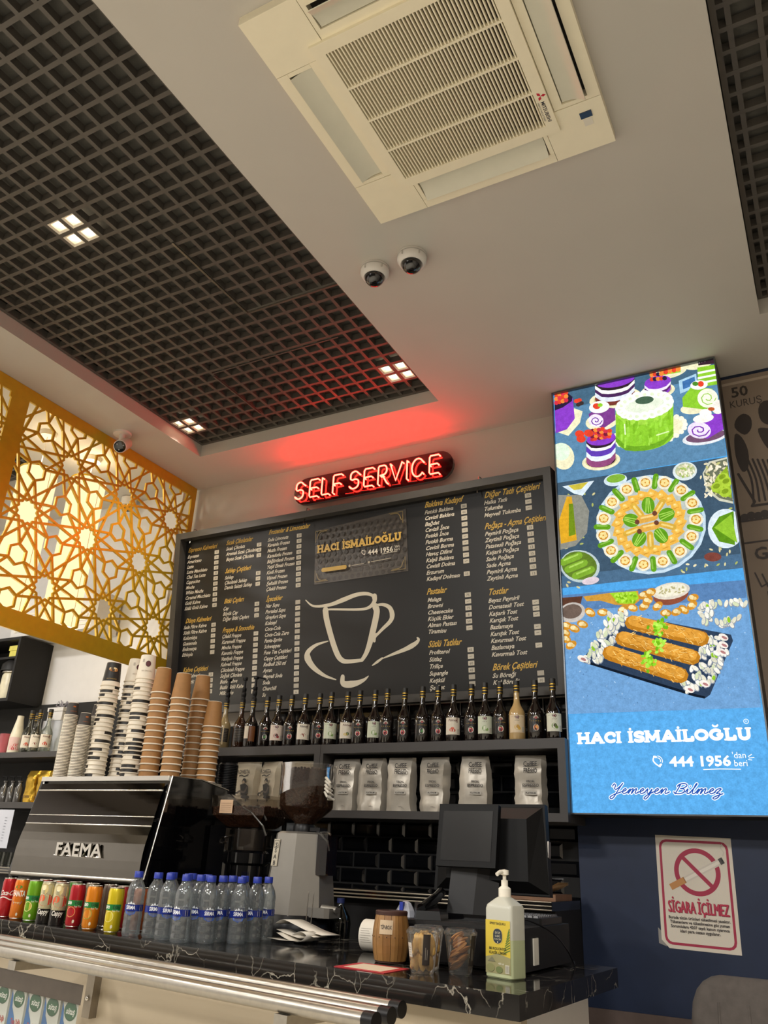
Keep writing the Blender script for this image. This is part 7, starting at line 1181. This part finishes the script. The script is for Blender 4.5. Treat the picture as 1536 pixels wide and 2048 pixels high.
spec=[('red cola can with white script at the left picture edge','a8161e',d_coke,-.2),('orange soda can reading FANTA, second from left on the counter edge','d8741c',d_fanta,-.25),('lime green iced tea can, third from left on the counter edge','6aa01c',d_fuse('c9b44c','e8e09c'),-.25),('juice can with apple picture and black base, left of the two alike','b9b08c',d_cappy,-.3),('juice can with apple picture and black base, right of the two alike','b9b08c',d_cappy,-.05),('red iced tea can with green band, in front of the mirror panel','a81a24',d_fuse('b8242c','e09a5c'),-.15),('orange iced tea can with green band','d88018',d_fuse('d89a44','8a9a3c'),-.15),('yellow iced tea can beside the leftmost water bottle','d2bc1c',d_fuse('d8c844','ece08c'),-.2)]
for (x,y),(l,c,d,r) in zip(cans,spec): can(l,x,y,c,d,r,H=.150)
for (x,y,c,l) in ((-3.055,2.675,'8a1c1c','dark red can in the back row, first from left'),(-2.955,2.658,'b0501c','dark orange can in the back row, second from left'),(-2.84,2.64,'3f7a24','green can in the back row, third from left'),(-2.72,2.62,'6f6a54','olive grey can in the back row, fourth from left'),(-2.60,2.60,'4f4034','brown grey can in the back row behind the orange iced tea'),(-2.512,2.585,'8f1c22','dark red can in the back row behind the yellow iced tea'),(-2.405,2.568,'b05a28','orange brown can in the back row behind the leftmost water bottle')): can(l,x,y,c,None,grp='back row of drinks cans',H=.150)
# water bottles
pet=glass('pet_water','f0f4f6',1.3,haze=.075); bluec=pm('blue_cap','24379a',.4); H_=.208
wp=[(1e-4,.006),(.018,.004),(.028,0),(.0315,.008),(.0315,.022),(.030,.027),(.0315,.032),(.0315,.046),(.030,.051),(.0315,.056),(.0315,.072),(.0305,.076),(.0305,.103),(.0315,.107),(.0315,.12),(.0302,.125),(.0315,.13),(.0315,.142),(.027,.162),(.018,.178),(.0135,.185),(.0135,.194)]
wmesh=MB().lathe(wp,24).build('w',pet,smooth=50).data
wcap=MB().lathe([(.0155,.188),(.0158,.19),(.0155,.207),(.0145,.2085),(1e-4,.2085)],20).build('w',bluec,smooth=40).data
wcol=MB().lathe([(.0135,.184),(.016,.1845),(.016,.1865),(.0135,.187)],18).build('w',glass('pet_collar','c9d4e0',1.2),smooth=40).data
wwat=MB().lathe([(1e-4,.008),(.027,.005),(.030,.012),(.030,.14),(.026,.16),(.02,.172),(1e-4,.172)],20).build('w',glass('water_volume','f0f3f4',.6,haze=.05),smooth=50).data
p=PR(onCyl(.0317,0),.00003); p.rect(-.052,.046,.0795,.1005,'18287a',22); p.P([(-.03,.084),(-.024,.072),(-.008,.066),(.008,.07),(.014,.082),(.014,.0875),(-.03,.088)],'2456b0')
p.P([(-.022,.1),(-.016,.108),(-.013,.103),(-.008,.111),(-.002,.103),(.002,.107),(.008,.1)],'e8ecf2'); p.T('SIRMA',-.008,.0855,.017,'f0f2f6',bold=1,al='C',fit=.034); p.rect(.026,.035,.0815,.0985,'b9bec8'); 
for k in range(4): p.rect(.0275+k*.002,.0283+k*.002,.083,.097,'3a3c44')
wlab=p.build('w',GLOSSPRINT).data
for o in [q for q in COL.objects if q.data in (wmesh,wcap,wcol,wwat,wlab)]: bpy.data.objects.remove(o)
W_=[(-2.298,2.425),(-2.215,2.437),(-2.142,2.420),(-2.045,2.392),(-1.98,2.447),(-1.91,2.528),(-1.918,2.63),(-1.943,2.735),(-2.215,2.505),(-2.125,2.495),(-2.052,2.478),(-1.992,2.527),(-2.265,2.572),(-2.172,2.572),(-2.088,2.557),(-2.01,2.605),(-2.02,2.69)]
wl=['blue-capped water bottle standing at the left end beside the yellow can']+['blue-capped water bottle, %s along the front of the group'%s for s in ('second from left','third from left','fourth from left and nearest the edge','fifth from left','third from right','second from right','rightmost beside the grinder')]+['blue-capped water bottle in the middle row, %s'%s for s in ('first from left','second from left','third from left','fourth from left')]+['blue-capped water bottle in the rear row, %s'%s for s in ('first from left','second from left','third from left','fourth from left','fifth from left')]
for i,(x,y) in enumerate(W_):
    t=thing('water_bottle',wl[i],'water bottle',(x,y,CT+.0005),math.atan2(-y,-x)+random.uniform(-.6,.5),'blue-capped water bottles on the counter')
    link('bottle_body',wmesh,t); link('water',wwat,t); link('cap',wcap,t); link('collar',wcol,t); link('label',wlab,t)

# ================================================================ GRINDERS
hop=glass('hopper_smoke','d6d0c8',.55); bean=pm('coffee_beans','43291a',.5,noise=.5,scale=90,bump=.8); gsil=pm('grinder_silver','8f8b84',.38,.65,noise=.03); 
g=thing('coffee_grinder','tall silver coffee grinder with bean-filled hopper wrapped in cling film','coffee grinder',(-1.99,3.02,CT),-.06)
def octo(w,d,c): return [(-w+c,-d),(w-c*1.9,-d),(w,-d+c*1.9),(w,d-c),(w-c,d),(-w+c,d),(-w,d-c),(-w,-d+c)]
m=MB(); m.lathe([(1e-4,.0005),(.145,.0005),(.15,.012),(.14,.05),(.125,.075),(1e-4,.075)],32); m.build('base',blk,g,smooth=40)
m=MB(); m.prism(octo(.128,.12,.045),.066,.37,top=octo(.098,.09,.035)); m.prism(octo(.098,.09,.035),.37,.378,top=octo(.085,.078,.03)); m.build('body',gsil,g,smooth=20)
MB().cbox(.08,.19,-.07,.03,.066,.10,.015).build('portafilter_fork',gsil,g,loc=(0,0,.005)); MB().tube([(.13,-.02,.105),(.2,-.02,.10)],.012,8).build('lever',gsil,g,smooth=50)
m=MB(); m.box(-.075,-.045,-.1125,-.111,.225,.325); b_=m.build('badge',pm('badge_plate','b9b09c',.4),g); b_.rotation_euler=(-.0,0,0)
p=PR(onXZ(-.06,-.1128,.225),.0001); p.T('S',0,.004+.066,.024,'2a2826',bold=1,al='C'); p.T('S',0,.05,.022,'2a2826',bold=1,al='C'); p.T('A',0,.027,.022,'2a2826',bold=1,al='C'); p.T('B',0,.004,.022,'2a2826',bold=1,al='C'); p.S([(-.011,.069),(.011,.069),(.011,.095),(-.011,.095),(-.011,.069)],.0015,'2a2826'); 
pl_=p.build('badge_lettering',PRINT,g)
for o_ in (b_,pl_): o_.rotation_euler=(-.0978,0,0); o_.location=(0,-.0160,.0115)
MB().lathe([(.046,.377),(.046,.40),(.04,.41)],24).build('collar',blk,g,smooth=40); MB().box(.05,.10,-.03,.02,.381,.395).build('gate_knob',blk,g)
m=MB(); m.lathe([(.04,.405),(.046,.415),(.105,.465),(.112,.475),(.116,.64)],32); m.build('hopper',hop,g,smooth=40)
m=MB(); m.lathe([(.038,.406),(.044,.416),(.103,.467),(.110,.477),(.1145,.618)],32); 
rn=random.Random(4); m.disc(.1145,.618,n=32)
bh=m.build('beans',bean,g,smooth=40); 
m=MB()
for k in range(170):
    a=rn.random()*6.283; r=.108*math.sqrt(rn.random()); m.ball(.0065,r*math.cos(a),r*math.sin(a),.620+rn.uniform(-.002,.005),6,.7)
o=m.build('loose_beans',bean,g,smooth=60); o['kind']='stuff'
film=glass('cling_film','efece6',.9,rough=.1,haze=.03)
m=MB(); nn=36; rn=random.Random(8); rows=[]
for j in range(6):
    rows.append([(( .1165+rn.uniform(-.001,.004)+(.004 if j==0 else 0))*math.cos(2*PI*i/nn),(.1165+rn.uniform(-.001,.004))*math.sin(2*PI*i/nn),.645-.020*j-(.03*math.sin(2*PI*i/nn-1.2)+.02)*(j/5)) for i in range(nn)])
for r in rows: m.v+=r
for j in range(5):
    for i in range(nn): m.F(j*nn+i,j*nn+(i+1)%nn,(j+1)*nn+(i+1)%nn,(j+1)*nn+i)
fo=m.build('cling_film',film,g,smooth=30)
m=MB()
for k in range(5): m.tube([(.112,-.03,.59-k*.014),(.128+.006*(k%2),-.035,.58-k*.016),(.136,-.03+.008*k,.57-k*.016),(.122,-.02,.555-k*.012)],.0055,6)
m.build('film_knot',pm('film_white','cfc8ba',.3),g,smooth=60)
m=MB(); m.box(.10,.15,-.04,.03,.22,.37); m.build('side_container',glass('amber_box','7a4a34',1.),g); m=MB(); m.tube([(.09,-.03,.378),(.12,-.045,.37),(.15,-.04,.345),(.152,-.03,.31)],.0045,6); m.tube([(.10,-.02,.379),(.14,-.03,.378),(.158,-.035,.37)],.0045,6); m.build('wrapper',film,g)
# small grinder left of it
g2=thing('coffee_grinder','smaller dark coffee grinder with square clear hopper behind the espresso machine','coffee grinder',(-2.32,3.10,CT))
m=MB(); m.cyl(.075,.0005,.24,n=28); m.lathe([(.075,.24),(.09,.25),(.09,.29),(.08,.30)],28); m.build('body',blkgl,g2,smooth=40)
m=MB(); m.lathe([(.085,.30),(.088,.315),(.088,.39),(.09,.392)],28); m.build('clear_collar',hop,g2,smooth=40); MB().cyl(.07,.30,.385,n=24).build('burr_carrier',pm('burr_steel','4a4644',.35,.6),g2,smooth=40)
sq=lambda r:[(-r,-r*.8),(r,-r*.8),(r,r*.8),(-r,r*.8)]
m=MB(); b0=0
for r,z in ((.085,.392),(.14,.44),(.145,.52)): m.v+=[(x,y,z) for x,y in sq(r)]
for j in range(2):
    for i in range(4): m.F(4*j+i,4*j+(i+1)%4,4*j+4+(i+1)%4,4*j+4+i)
m.build('hopper',hop,g2)
m=MB(); m.prism(sq(.083),.393,.438,top=sq(.136)); m.prism(sq(.136),.438,.472,top=sq(.137)); m.build('beans',bean,g2)
m=MB(); rn=random.Random(5)
for k in range(120): m.ball(.0065,rn.uniform(-.13,.13),rn.uniform(-.10,.10),.473+rn.uniform(-.002,.006),6,.7)
m.build('loose_beans',bean,g2,smooth=60)['kind']='stuff'
p=PR(onXZ(-.06,-.1185,.445),.0002); p.rect(-.035,.035,0,.055,'c9a888'); [p.rect(-.03,.028,.008+k*.008,.0095+k*.008,'8d7460') for k in range(5)]; p.build('paper_label',PRINT,g2)
m=MB(); m.tube([(-.09,-.02,.36),(-.135,-.03,.345),(-.14,-.035,.325),(-.10,-.03,.33)],.006,8); m.build('handle',hop,g2,smooth=50); m=MB(); m.tube([(.03,-.118,.47),(.08,-.12,.45),(.13,-.10,.40),(.145,-.09,.36)],.004,6); m.tube([(.06,-.118,.475),(.12,-.11,.47),(.148,-.1,.42)],.004,6); m.build('wrapper',film,g2)
t=thing('dark_machine_case','black boxy machine body between the espresso machine and the small grinder','machine',(-2.52,3.16,CT)); MB().cbox(-.05,.08,-.06,.10,.0005,.40,.02).build('case',blkgl,t)

# ================================================================ REGISTER
cd=thing('cash_drawer','long black cash drawer box under the register screen','cash drawer',(-1.08,2.52,CT),-.02)
MB().cbox(-.235,.21,-.01,.42,.006,.118,.008).build('case',blkmat,cd); MB().cbox(-.225,.20,-.018,-.008,.012,.108,.003).build('drawer_front',blk,cd)
for x in (-.2,.17):
    for y in (.03,.37): MB().cyl(.015,.0005,.008,x,y,12).build('foot',blk,cd)
MB().box(.206,.214,.06,.10,.02,.09).build('label_tab',white,cd)
ps=thing('register_screen','black touch-screen cash register seen from behind with small customer display','register',(-1.075,2.77,CT+.1185),.06)
def panel3(c,w,h,d,tilt,yaw=0,z=0):
    return Matrix.Translation(c)@Matrix.Rotation(yaw,4,'Z')@Matrix.Rotation(tilt,4,'X')
m=MB(); m.prism([(-.11,-.10),(.11,-.10),(.13,.10),(-.13,.10)],0,.018); m.build('foot_plate',blkgl,ps)
m=MB(); m.hexa([(-.125,-.075,.015),(-.035,-.075,.015),(-.035,.0,.015),(-.125,.0,.015),(-.112,-.06,.175),(-.02,-.06,.175),(-.02,.0,.175),(-.112,.0,.175)]); m.build('column',pm('column_grey','222224',.45),ps)
m=MB(); m.hexa([(-.035,-.078,.015),(.04,-.06,.015),(.04,.02,.015),(-.035,.0,.015),(-.02,-.062,.175),(.05,-.045,.175),(.05,.02,.175),(-.02,.0,.175)]); m.build('column_cover',blkmat,ps)
M=panel3((.005,.0,.215),0,0,0,-.12,-.10)
m=MB(); m.hexa([(-.205,0,-.135),(.205,0,-.135),(.205,.03,-.135),(-.205,.03,-.135),(-.205,0,.145),(.185,0,.145),(.185,.03,.145),(-.205,.03,.145)])
m.hexa([(-.14,-.045,-.10),(.15,-.045,-.10),(.205,.0,-.13),(-.195,.0,-.13),(-.14,-.045,.09),(.14,-.045,.09),(.178,.0,.135),(-.195,.0,.135)])
m.xf(M); m.build('monitor_case',pm('monitor_plastic','0c0c0d',.5,spec=.18),ps)
m=MB(); m.box(-.2,.18,.03,.033,-.13,.14); m.xf(M); m.build('monitor_screen',blkgl,ps)
M2=panel3((-.052,-.085,.255),0,0,0,-.16,-.12)
m=MB(); m.box(-.108,.108,0,.022,-.10,.095); m.xf(M2); dsp=m.build('customer_display',pm('monitor_plastic','0c0c0d',.5,spec=.18),ps)
m=MB(); m.box(-.093,.09,-.0012,0,-.082,.075); m.xf(M2); m.build('display_screen',pm('display_grey','232324',.2,noise=.04),dsp)
m=MB(); m.box(-.03,.03,.02,.07,-.03,.03); m.xf(M2); m.build('display_bracket',blk,ps)
for u,v in ((-.18,.125),(.165,.125)): m=MB(); m.cyl(.005,0,.003,0,0,8); m.xf(M@Matrix.Translation((u,-.003,v))@Matrix.Rotation(PI/2,4,'X')); m.build('screw',blkgl,ps)
m=MB(); m.box(.1945,.1985,0.004,.026,-.02,.03); m.xf(M); m.build('card_slot',steel,ps)
kb=thing('keyboard','black keyboard lying on the cash drawer behind the soap bottle','keyboard',(-.965,2.80,CT+.1185)); MB().cbox(-.06,.09,-.12,.1,0,.02,.006).build('base',blk,kb)
k0=MB().prism([(0,0),(.016,0),(.016,.016),(0,.016)],0,.006,top=[(.002,.002),(.014,.002),(.014,.014),(.002,.014)]).build('key',pm('key_grey','4a4a4c',.4),kb,loc=(-.05,-.11,.02)); 
for i in range(7):
    for j in range(11):
        if i or j: link('key',k0.data,kb,loc=(-.05+i*.0185,-.11+j*.0185,.02))
cr2=thing('card_reader','black card reader lying on the cash drawer left of the register column','card reader',(-1.225,2.60,CT+.1185),.5); m=MB(); m.hexa([(-.04,-.07,0),(.04,-.07,0),(.04,.07,0),(-.04,.07,0),(-.036,-.065,.025),(.036,-.065,.025),(.036,.065,.045),(-.036,.065,.045)]); m.build('body',blk,cr2); MB().tube([(-.02,-.05,.03),(.03,.02,.06),(.05,.08,.075)],.016,10).build('handset',blkgl,cr2,smooth=50)
t=thing('crumpled_wrapper','crumpled clear wrapper with a blue strip beside the card reader','wrapper',(-1.30,2.60,CT+.119)); m=MB(); m.lathe([(.035,0),(.03,.02),(.018,.04),(.008,.046)],9); m.build('wrapper_body',pm('wrapper_clear','a8aab4',.15,coat=.5,noise=.25,scale=30),t); MB().box(-.006,.006,-.034,-.02,.002,.044).build('strip',bluec,t)
# cable hanging off the drawer
t=thing('cable','thin black cable curling down the side of the cash drawer','cable',(0,0,0)); MB().tube(catmull([(-.99,2.6,1.245),(-.90,2.62,1.235),(-.846,2.70,1.20),(-.84,2.82,1.15),(-.83,2.86,1.108),(-.86,2.96,1.106)],6),.0022,6).build('wire',blk,t)
# ================================================================ SOAP BOTTLE, BARREL, COOKIE CUPS ...
sb=thing('soap_bottle','white pump soap bottle with yellow olive label and pale green liquid','soap bottle',(-.888,2.40,CT+.0005),-.32)
def rr(w,d,c): return [(w-c,-d),(w,-d+c),(w,d-c),(w-c,d),(-w+c,d),(-w,d-c),(-w,-d+c),(-w+c,-d)][::1]
def loft(secs,m=None,cap0=True,cap1=True):
    m=m or MB(); b=len(m.v); n=len(secs[0][0])
    for pl,z in secs: m.v+=[(x,y,z) for x,y in pl]
    for j in range(len(secs)-1):
        for i in range(n): i2=(i+1)%n; m.F(b+j*n+i,b+j*n+i2,b+(j+1)*n+i2,b+(j+1)*n+i)
    if cap0: m.F(*range(b+n-1,b-1,-1))
    if cap1: m.F(*range(b+(len(secs)-1)*n,b+len(secs)*n))
    return m
def RR(w,d,c,n=4):
    out=[]
    for cx,cy,q in ((w-c,-d+c,-1),(w-c,d-c,0),(-w+c,d-c,1),(-w+c,-d+c,2)): out+=[(cx+c*math.cos((q+i/n)*PI/2),cy+c*math.sin((q+i/n)*PI/2)) for i in range(n+1)]
    return out
lq=pm('soap_liquid','b3ba90',.2,coat=.4,noise=.02); wb=pm('translucent_white','b9b8aa',.35,noise=.02)
loft([(RR(.044,.030,.008),0),(RR(.047,.033,.010),.004),(RR(.047,.033,.010),.095)],cap1=False).build('liquid_part',lq,sb,smooth=30)
loft([(RR(.047,.033,.010),.095),(RR(.047,.033,.010),.170),(RR(.045,.031,.012),.180),(RR(.024,.021,.012),.196),(RR(.016,.016,.012),.201)],cap0=False).build('upper_part',wb,sb,smooth=30)
MB().lathe([(.017,.199),(.0175,.203),(.0175,.222),(.013,.226),(.0095,.228),(.0095,.243),(.005,.245),(.005,.256),(.012,.258),(.012,.270),(1e-4,.272)],18).build('pump',white,sb,smooth=35)
MB().tube([(0,0,.264),(.0,-.02,.265),(0,-.034,.258)],.0055,8).build('spout',white,sb,smooth=50)
p=PR(onXZ(0,-.0334,0),.00006); p.rect(-.043,.043,.012,.142,'d2b83c'); p.rect(-.043,.043,.012,.05,'a89a5c')
p.P([(-.043,.05),(.0,.06),(.043,.052),(.043,.012),(-.043,.012)],'9a9468'); 
for k in range(9): p.S([(.02+.002*k,.062+.006*k),(.041,.07+.0065*k)],.003,'5f7a2c')
p.T('SPREY BAŞLIKLI',0,.131,.008,'5a5424',bold=1,al='C',fit=.056); p.rrect(-.017,.017,.083,.122,.014,'c9b060'); p.rrect(-.0155,.0155,.0845,.1205,.013,'23303c'); p.T('EYÜP',0,.108,.008,'c9c0a0',al='C'); p.T('SABRİ',0,.1,.007,'c9c0a0',al='C'); p.T('TUNCER',0,.093,.006,'c9c0a0',al='C'); p.E(0,.088,.002,.002,'c9c0a0')
p.T('80° KOLONYA'.replace('°',''),0,.069,.009,'4a4a20',bold=1,al='C',fit=.06); p.T('KLASİK LİMON',0,.059,.009,'4a4a20',bold=1,al='C',fit=.06); p.P([(-.035,.04),(-.02,.052),(-.008,.04)],'7d7a60'); p.E(-.025,.025,.014,.01,'8a8a5a'); p.E(.005,.022,.012,.008,'6f7a4a'); p.T('400 ml',.012,.034,.007,'efe9d8',al='C'); p.rect(.026,.04,.015,.035,'c9c4b0'); [p.rect(.028+k*.003,.029+k*.003,.017,.033,'4a4a44') for k in range(4)]
p.build('label',PRINT,sb)
br0=thing('barrel','small wooden stave barrel tip box with a paper note reading TIP-BOX','barrel',(-1.283,2.47,CT+.0005),math.atan2(-2.47,1.283))
NS=14; wd_=[pm('stave_wood','8f6838',.5,noise=.15,scale=22),pm('stave_wood_dark','80592c',.5,noise=.15,scale=22)]
bR=lambda v:.044+.0115*math.sin(PI*min(1,max(0,(v+.01)/.155)))
for k in range(NS):
    a0=2*PI*k/NS+.012; a1=2*PI*(k+1)/NS-.012; m=MB(); nz=6
    for j in range(nz+1):
        z=.006+.126*j/nz
        for a,r in ((a0,bR(z)),((a0+a1)/2,bR(z)*1.012),(a1,bR(z)),(a1,bR(z)-.005),(a0,bR(z)-.005)): m.v.append((r*math.cos(a),r*math.sin(a),z))
    for j in range(nz):
        for i in range(5): m.F(j*5+i,j*5+(i+1)%5,(j+1)*5+(i+1)%5,(j+1)*5+i)
    m.F(4,3,2,1,0); m.F(*[nz*5+i for i in range(5)]); s=m.build('stave',wd_[k%3==1],br0)
    am=(a0+a1)/2; m=MB(); m.ball(.0016,(bR(.07)*1.013)*math.cos(am),(bR(.07)*1.013)*math.sin(am),.07,6); m.build('nail',blk,s)
hoop=pm('barrel_hoop','3a211a',.5); MB().lathe([(.043,.128),(.049,.129),(.0495,.138),(.047,.141),(.040,.141),(.039,.13)],28).build('top_hoop',hoop,br0,smooth=40); MB().lathe([(.0395,0),(.0455,.001),(.046,.007),(.044,.008)],28).build('bottom_hoop',hoop,br0,smooth=40); MB().cyl(.041,.004,.03,n=24).build('inner_core',dark,br0)
p=PR(onCyl(lambda v:bR(v)+.0012,-.30),.00006); p.rect(-.021,.021,.078,.116,'bfa98a',6); p.T('TİP-BOX',-.0,.092,.014,'2a2420',bold=1,al='C',fit=.036,shear=.05); p.build('note',PRINT,br0)
# cookie cups
pl=glass('clear_cup','f6f5f2',1.2,haze=.04); cook=[pm('cookie_pale','d2a860',.7,noise=.2,scale=50,bump=.3),pm('cookie_brown','c08a50',.7,noise=.25,scale=50,bump=.3)]
def cookie_cup(lab,x,y,kind):
    t=thing('cookie_cup',lab,'cookie cup',(x,y,CT+.0005),math.atan2(-y,-x),'clear cups of cookies')
    MB().lathe([(1e-4,.002),(.031,.002),(.032,0),(.045,.095),(.0475,.097),(.0475,.101)],28).build('cup',pl,t,smooth=40)
    MB().lathe([(.0475,.098),(.0475,.104),(.044,.107),(.04,.113),(1e-4,.113)],28).build('lid',pl,t,smooth=40)
    rn=random.Random(kind+3)
    for k in range(15 if kind else 16):
        m=MB(); 
        if kind==0: m.ball(.0125,0,0,0,10,2.4); M=Matrix.Translation((rn.uniform(-.023,.023),rn.uniform(-.023,.023),.034+.05*(k//8)*.75))@Matrix.Rotation(rn.uniform(-.35,.35),4,'X')@Matrix.Rotation(rn.uniform(-.3,.3),4,'Y')
        else: m.ball(.0205,0,0,0,12,.27); M=Matrix.Translation((rn.uniform(-.014,.014),rn.uniform(-.016,.014),.016+.0056*k))@Matrix.Rotation(rn.uniform(.2,.7),4,'X')@Matrix.Rotation(rn.uniform(-.4,.2),4,'Y')
        m.xf(M); m.build('cookie',cook[kind] if k%4 else cook[kind],t,smooth=60)
    R__=lambda v:.0322+.0130*v/.095
    p=PR(onCyl(R__,.25 if kind==0 else .95),.00006); p.rect(-.0105,.0105,.022,.098,'2e2622',4); p.rect(-.003,-.0022,.035,.065,'b9b0a0'); p.rect(.002,.0028,.035,.06,'b9b0a0'); p.build('label',PRINT,t)
    if kind==0: p=PR(onCyl(R__,-1.05),.00006); p.rect(-.009,.009,.04,.075,'c8c0b4',3); [p.rect(-.007,.006,.045+k*.006,.046+k*.006,'6a645c',2) for k in range(4)]; p.build('price_label',PRINT,t)
cookie_cup('clear lidded cup of long pale cookies beside the barrel',-1.098,2.31,0); cookie_cup('clear lidded cup of round brown cookies left of the soap bottle',-1.016,2.385,1); 
t=None
cookie_cup('second clear cup of pale cookies standing behind the front one',-1.125,2.40,0)
# red-bordered card with pattern lying on the counter (the square code printed on it is left blank)
rc=thing('counter_card','flat red bordered white card lying on the marble before the barrel','card',(0,0,0))
Q=[(-1.340,2.238),(-1.165,2.209),(-1.163,2.36),(-1.335,2.385)]
c0=(sum(q[0] for q in Q)/4,sum(q[1] for q in Q)/4)
m=MB(); m.prism(Q,CT+.0004,CT+.0016); m.build('card',pm('red_card','b8343c',.4,noise=.02),rc)
m=MB(); m.prism([(c0[0]+(x-c0[0])*.74,c0[1]+(y-c0[1])*.74) for x,y in Q],CT+.0016,CT+.0019); m.build('white_field',pm('card_white','d8c8ae',.5,noise=.04,scale=60),rc)
# receipt spike with papers, receipt printer
sp=thing('receipt_spike','two thin steel receipt spikes holding curled white receipts','receipt spike',(-1.80,2.80,CT)); MB().cyl(.045,.0005,.008,n=20).build('base',blk,sp,smooth=40)
for x,y in ((-.015,.01),(.02,-.01)): MB().tube([(x,y,.006),(x+.004,y,.16),(x+.005,y,.168)],[.0018,.0018,.0004],6).build('spike',steel,sp,smooth=60)
pap=pm('receipt_paper','d6cfc2',.7,noise=.03)
def sheet(nm,pts,wv,par,mat=pap):
    m=MB(); n=len(pts)
    for (x,y,z) in pts: m.v+=[(x-wv[0]/2,y-wv[1]/2,z),(x+wv[0]/2,y+wv[1]/2,z)]
    for i in range(n-1): m.F(2*i,2*i+1,2*i+3,2*i+2)
    o=m.build(nm,mat,par,smooth=60); md=o.modifiers.new('thick','SOLIDIFY'); md.thickness=.0004; return o
rt=thing('receipts','curled white paper receipts pushed on the spike','receipt',(-1.79,2.78,CT+.009))
sheet('receipt_sheet',catmull([(-.10,.0,.045),(-.06,-.01,.062),(.0,-.02,.05),(.06,-.03,.035),(.13,-.04,.025)],4),(.03,.075),rt); sheet('receipt_sheet',catmull([(-.08,-.03,.03),(-.03,-.04,.02),(.04,-.05,.01),(.07,-.055,.022),(.10,-.06,.018)],4),(.02,.06),rt); sheet('receipt_sheet',catmull([(-.06,-.06,.022),(.0,-.07,.004),(.05,-.075,.002),(.08,-.08,.022),(.055,-.085,.034),(.02,-.08,.02)],5),(.02,.055),rt); sheet('receipt_sheet',catmull([(-.09,-.07,.003),(-.02,-.085,.001),(.03,-.09,.003)],4),(.03,.04),rt)
rp=thing('receipt_printer','small black receipt printer with a white paper roll left of the barrel','receipt printer',(-1.435,2.72,CT)); MB().cbox(-.005,.10,-.055,.055,.0005,.085,.01).build('body',blk,rp); 
m=MB(); m.cyl(.048,-.035,.035,n=28); m.xf(Matrix.Translation((-.03,-.02,.050))@Matrix.Rotation(PI/2,4,'Y')@Matrix.Rotation(0,4,'X')); m.build('paper_roll',pap,rp,smooth=40)
p=PR(lambda u,v,h:(-.03+u,-.02-.0484*math.cos(v/.0484)-h,.050+.0484*math.sin(v/.0484)),.00005)
for k in range(7): p.rect(-.028,.012-.004*(k%3),.0-.02+k*.007,.0012-.02+k*.007,'9a948a')
p.build('roll_print',PRINT,rp)
bt=thing('small_bottle','half hidden clear bottle with dark blue cap behind the receipts','bottle',(-1.83,3.08,CT)); MB().lathe([(1e-4,.0005),(.042,.0005),(.044,.05),(.04,.075),(.016,.11),(.013,.125)],22).build('body',glass('dark_bottle','8f958a',1.2),bt,smooth=50); MB().lathe([(1e-4,.004),(.039,.004),(.040,.055),(1e-4,.056)],20).build('dark_liquid',blkgl,bt,smooth=40); MB().cyl(.0155,.122,.14,n=16).build('cap',pm('navy_cap','1c2858',.4),bt,smooth=40)
# ================================================================ CHAIR at lower right
fab=pm('grey_chair_fabric','504a46',.9,noise=.12,scale=40,bump=.15)
chx=thing('upholstered_chair','grey fabric chair with rounded channelled backrest at the lower right corner','chair',(-.25,2.95,0),-.05)
m=MB(); secs=[]
for z,w_,d_ in ((.45,.24,.035),(.6,.262,.045),(.8,.262,.05),(.98,.255,.045),(1.03,.247,.042),(1.065,.232,.037),(1.088,.212,.03),(1.102,.188,.021),(1.108,.165,.012)): secs.append((RR(w_,d_,d_*.8),z))
loft(secs).build('backrest',fab,chx,smooth=50)
for k in range(-2,3): MB().tube([(k*.085,-.037-.006,.5),(k*.085,-.049,.7),(k*.085,-.050,.9),(k*.083,-.040,1.04)],.004,6).build('channel_seam',fab,chx,smooth=60)
loft([(RR(.24,.22,.06),.40),(RR(.255,.235,.07),.43),(RR(.25,.23,.07),.48)]).build('seat',fab,chx,smooth=50,loc=(0,.22,0))
for x in (-.19,.19):
    for y in (.05,.38): MB().tube([(x,y,.41),(x*1.1,y+(.03 if y>.1 else -.03),.0)],[.018,.011],10).build('leg',blk,chx,smooth=50)
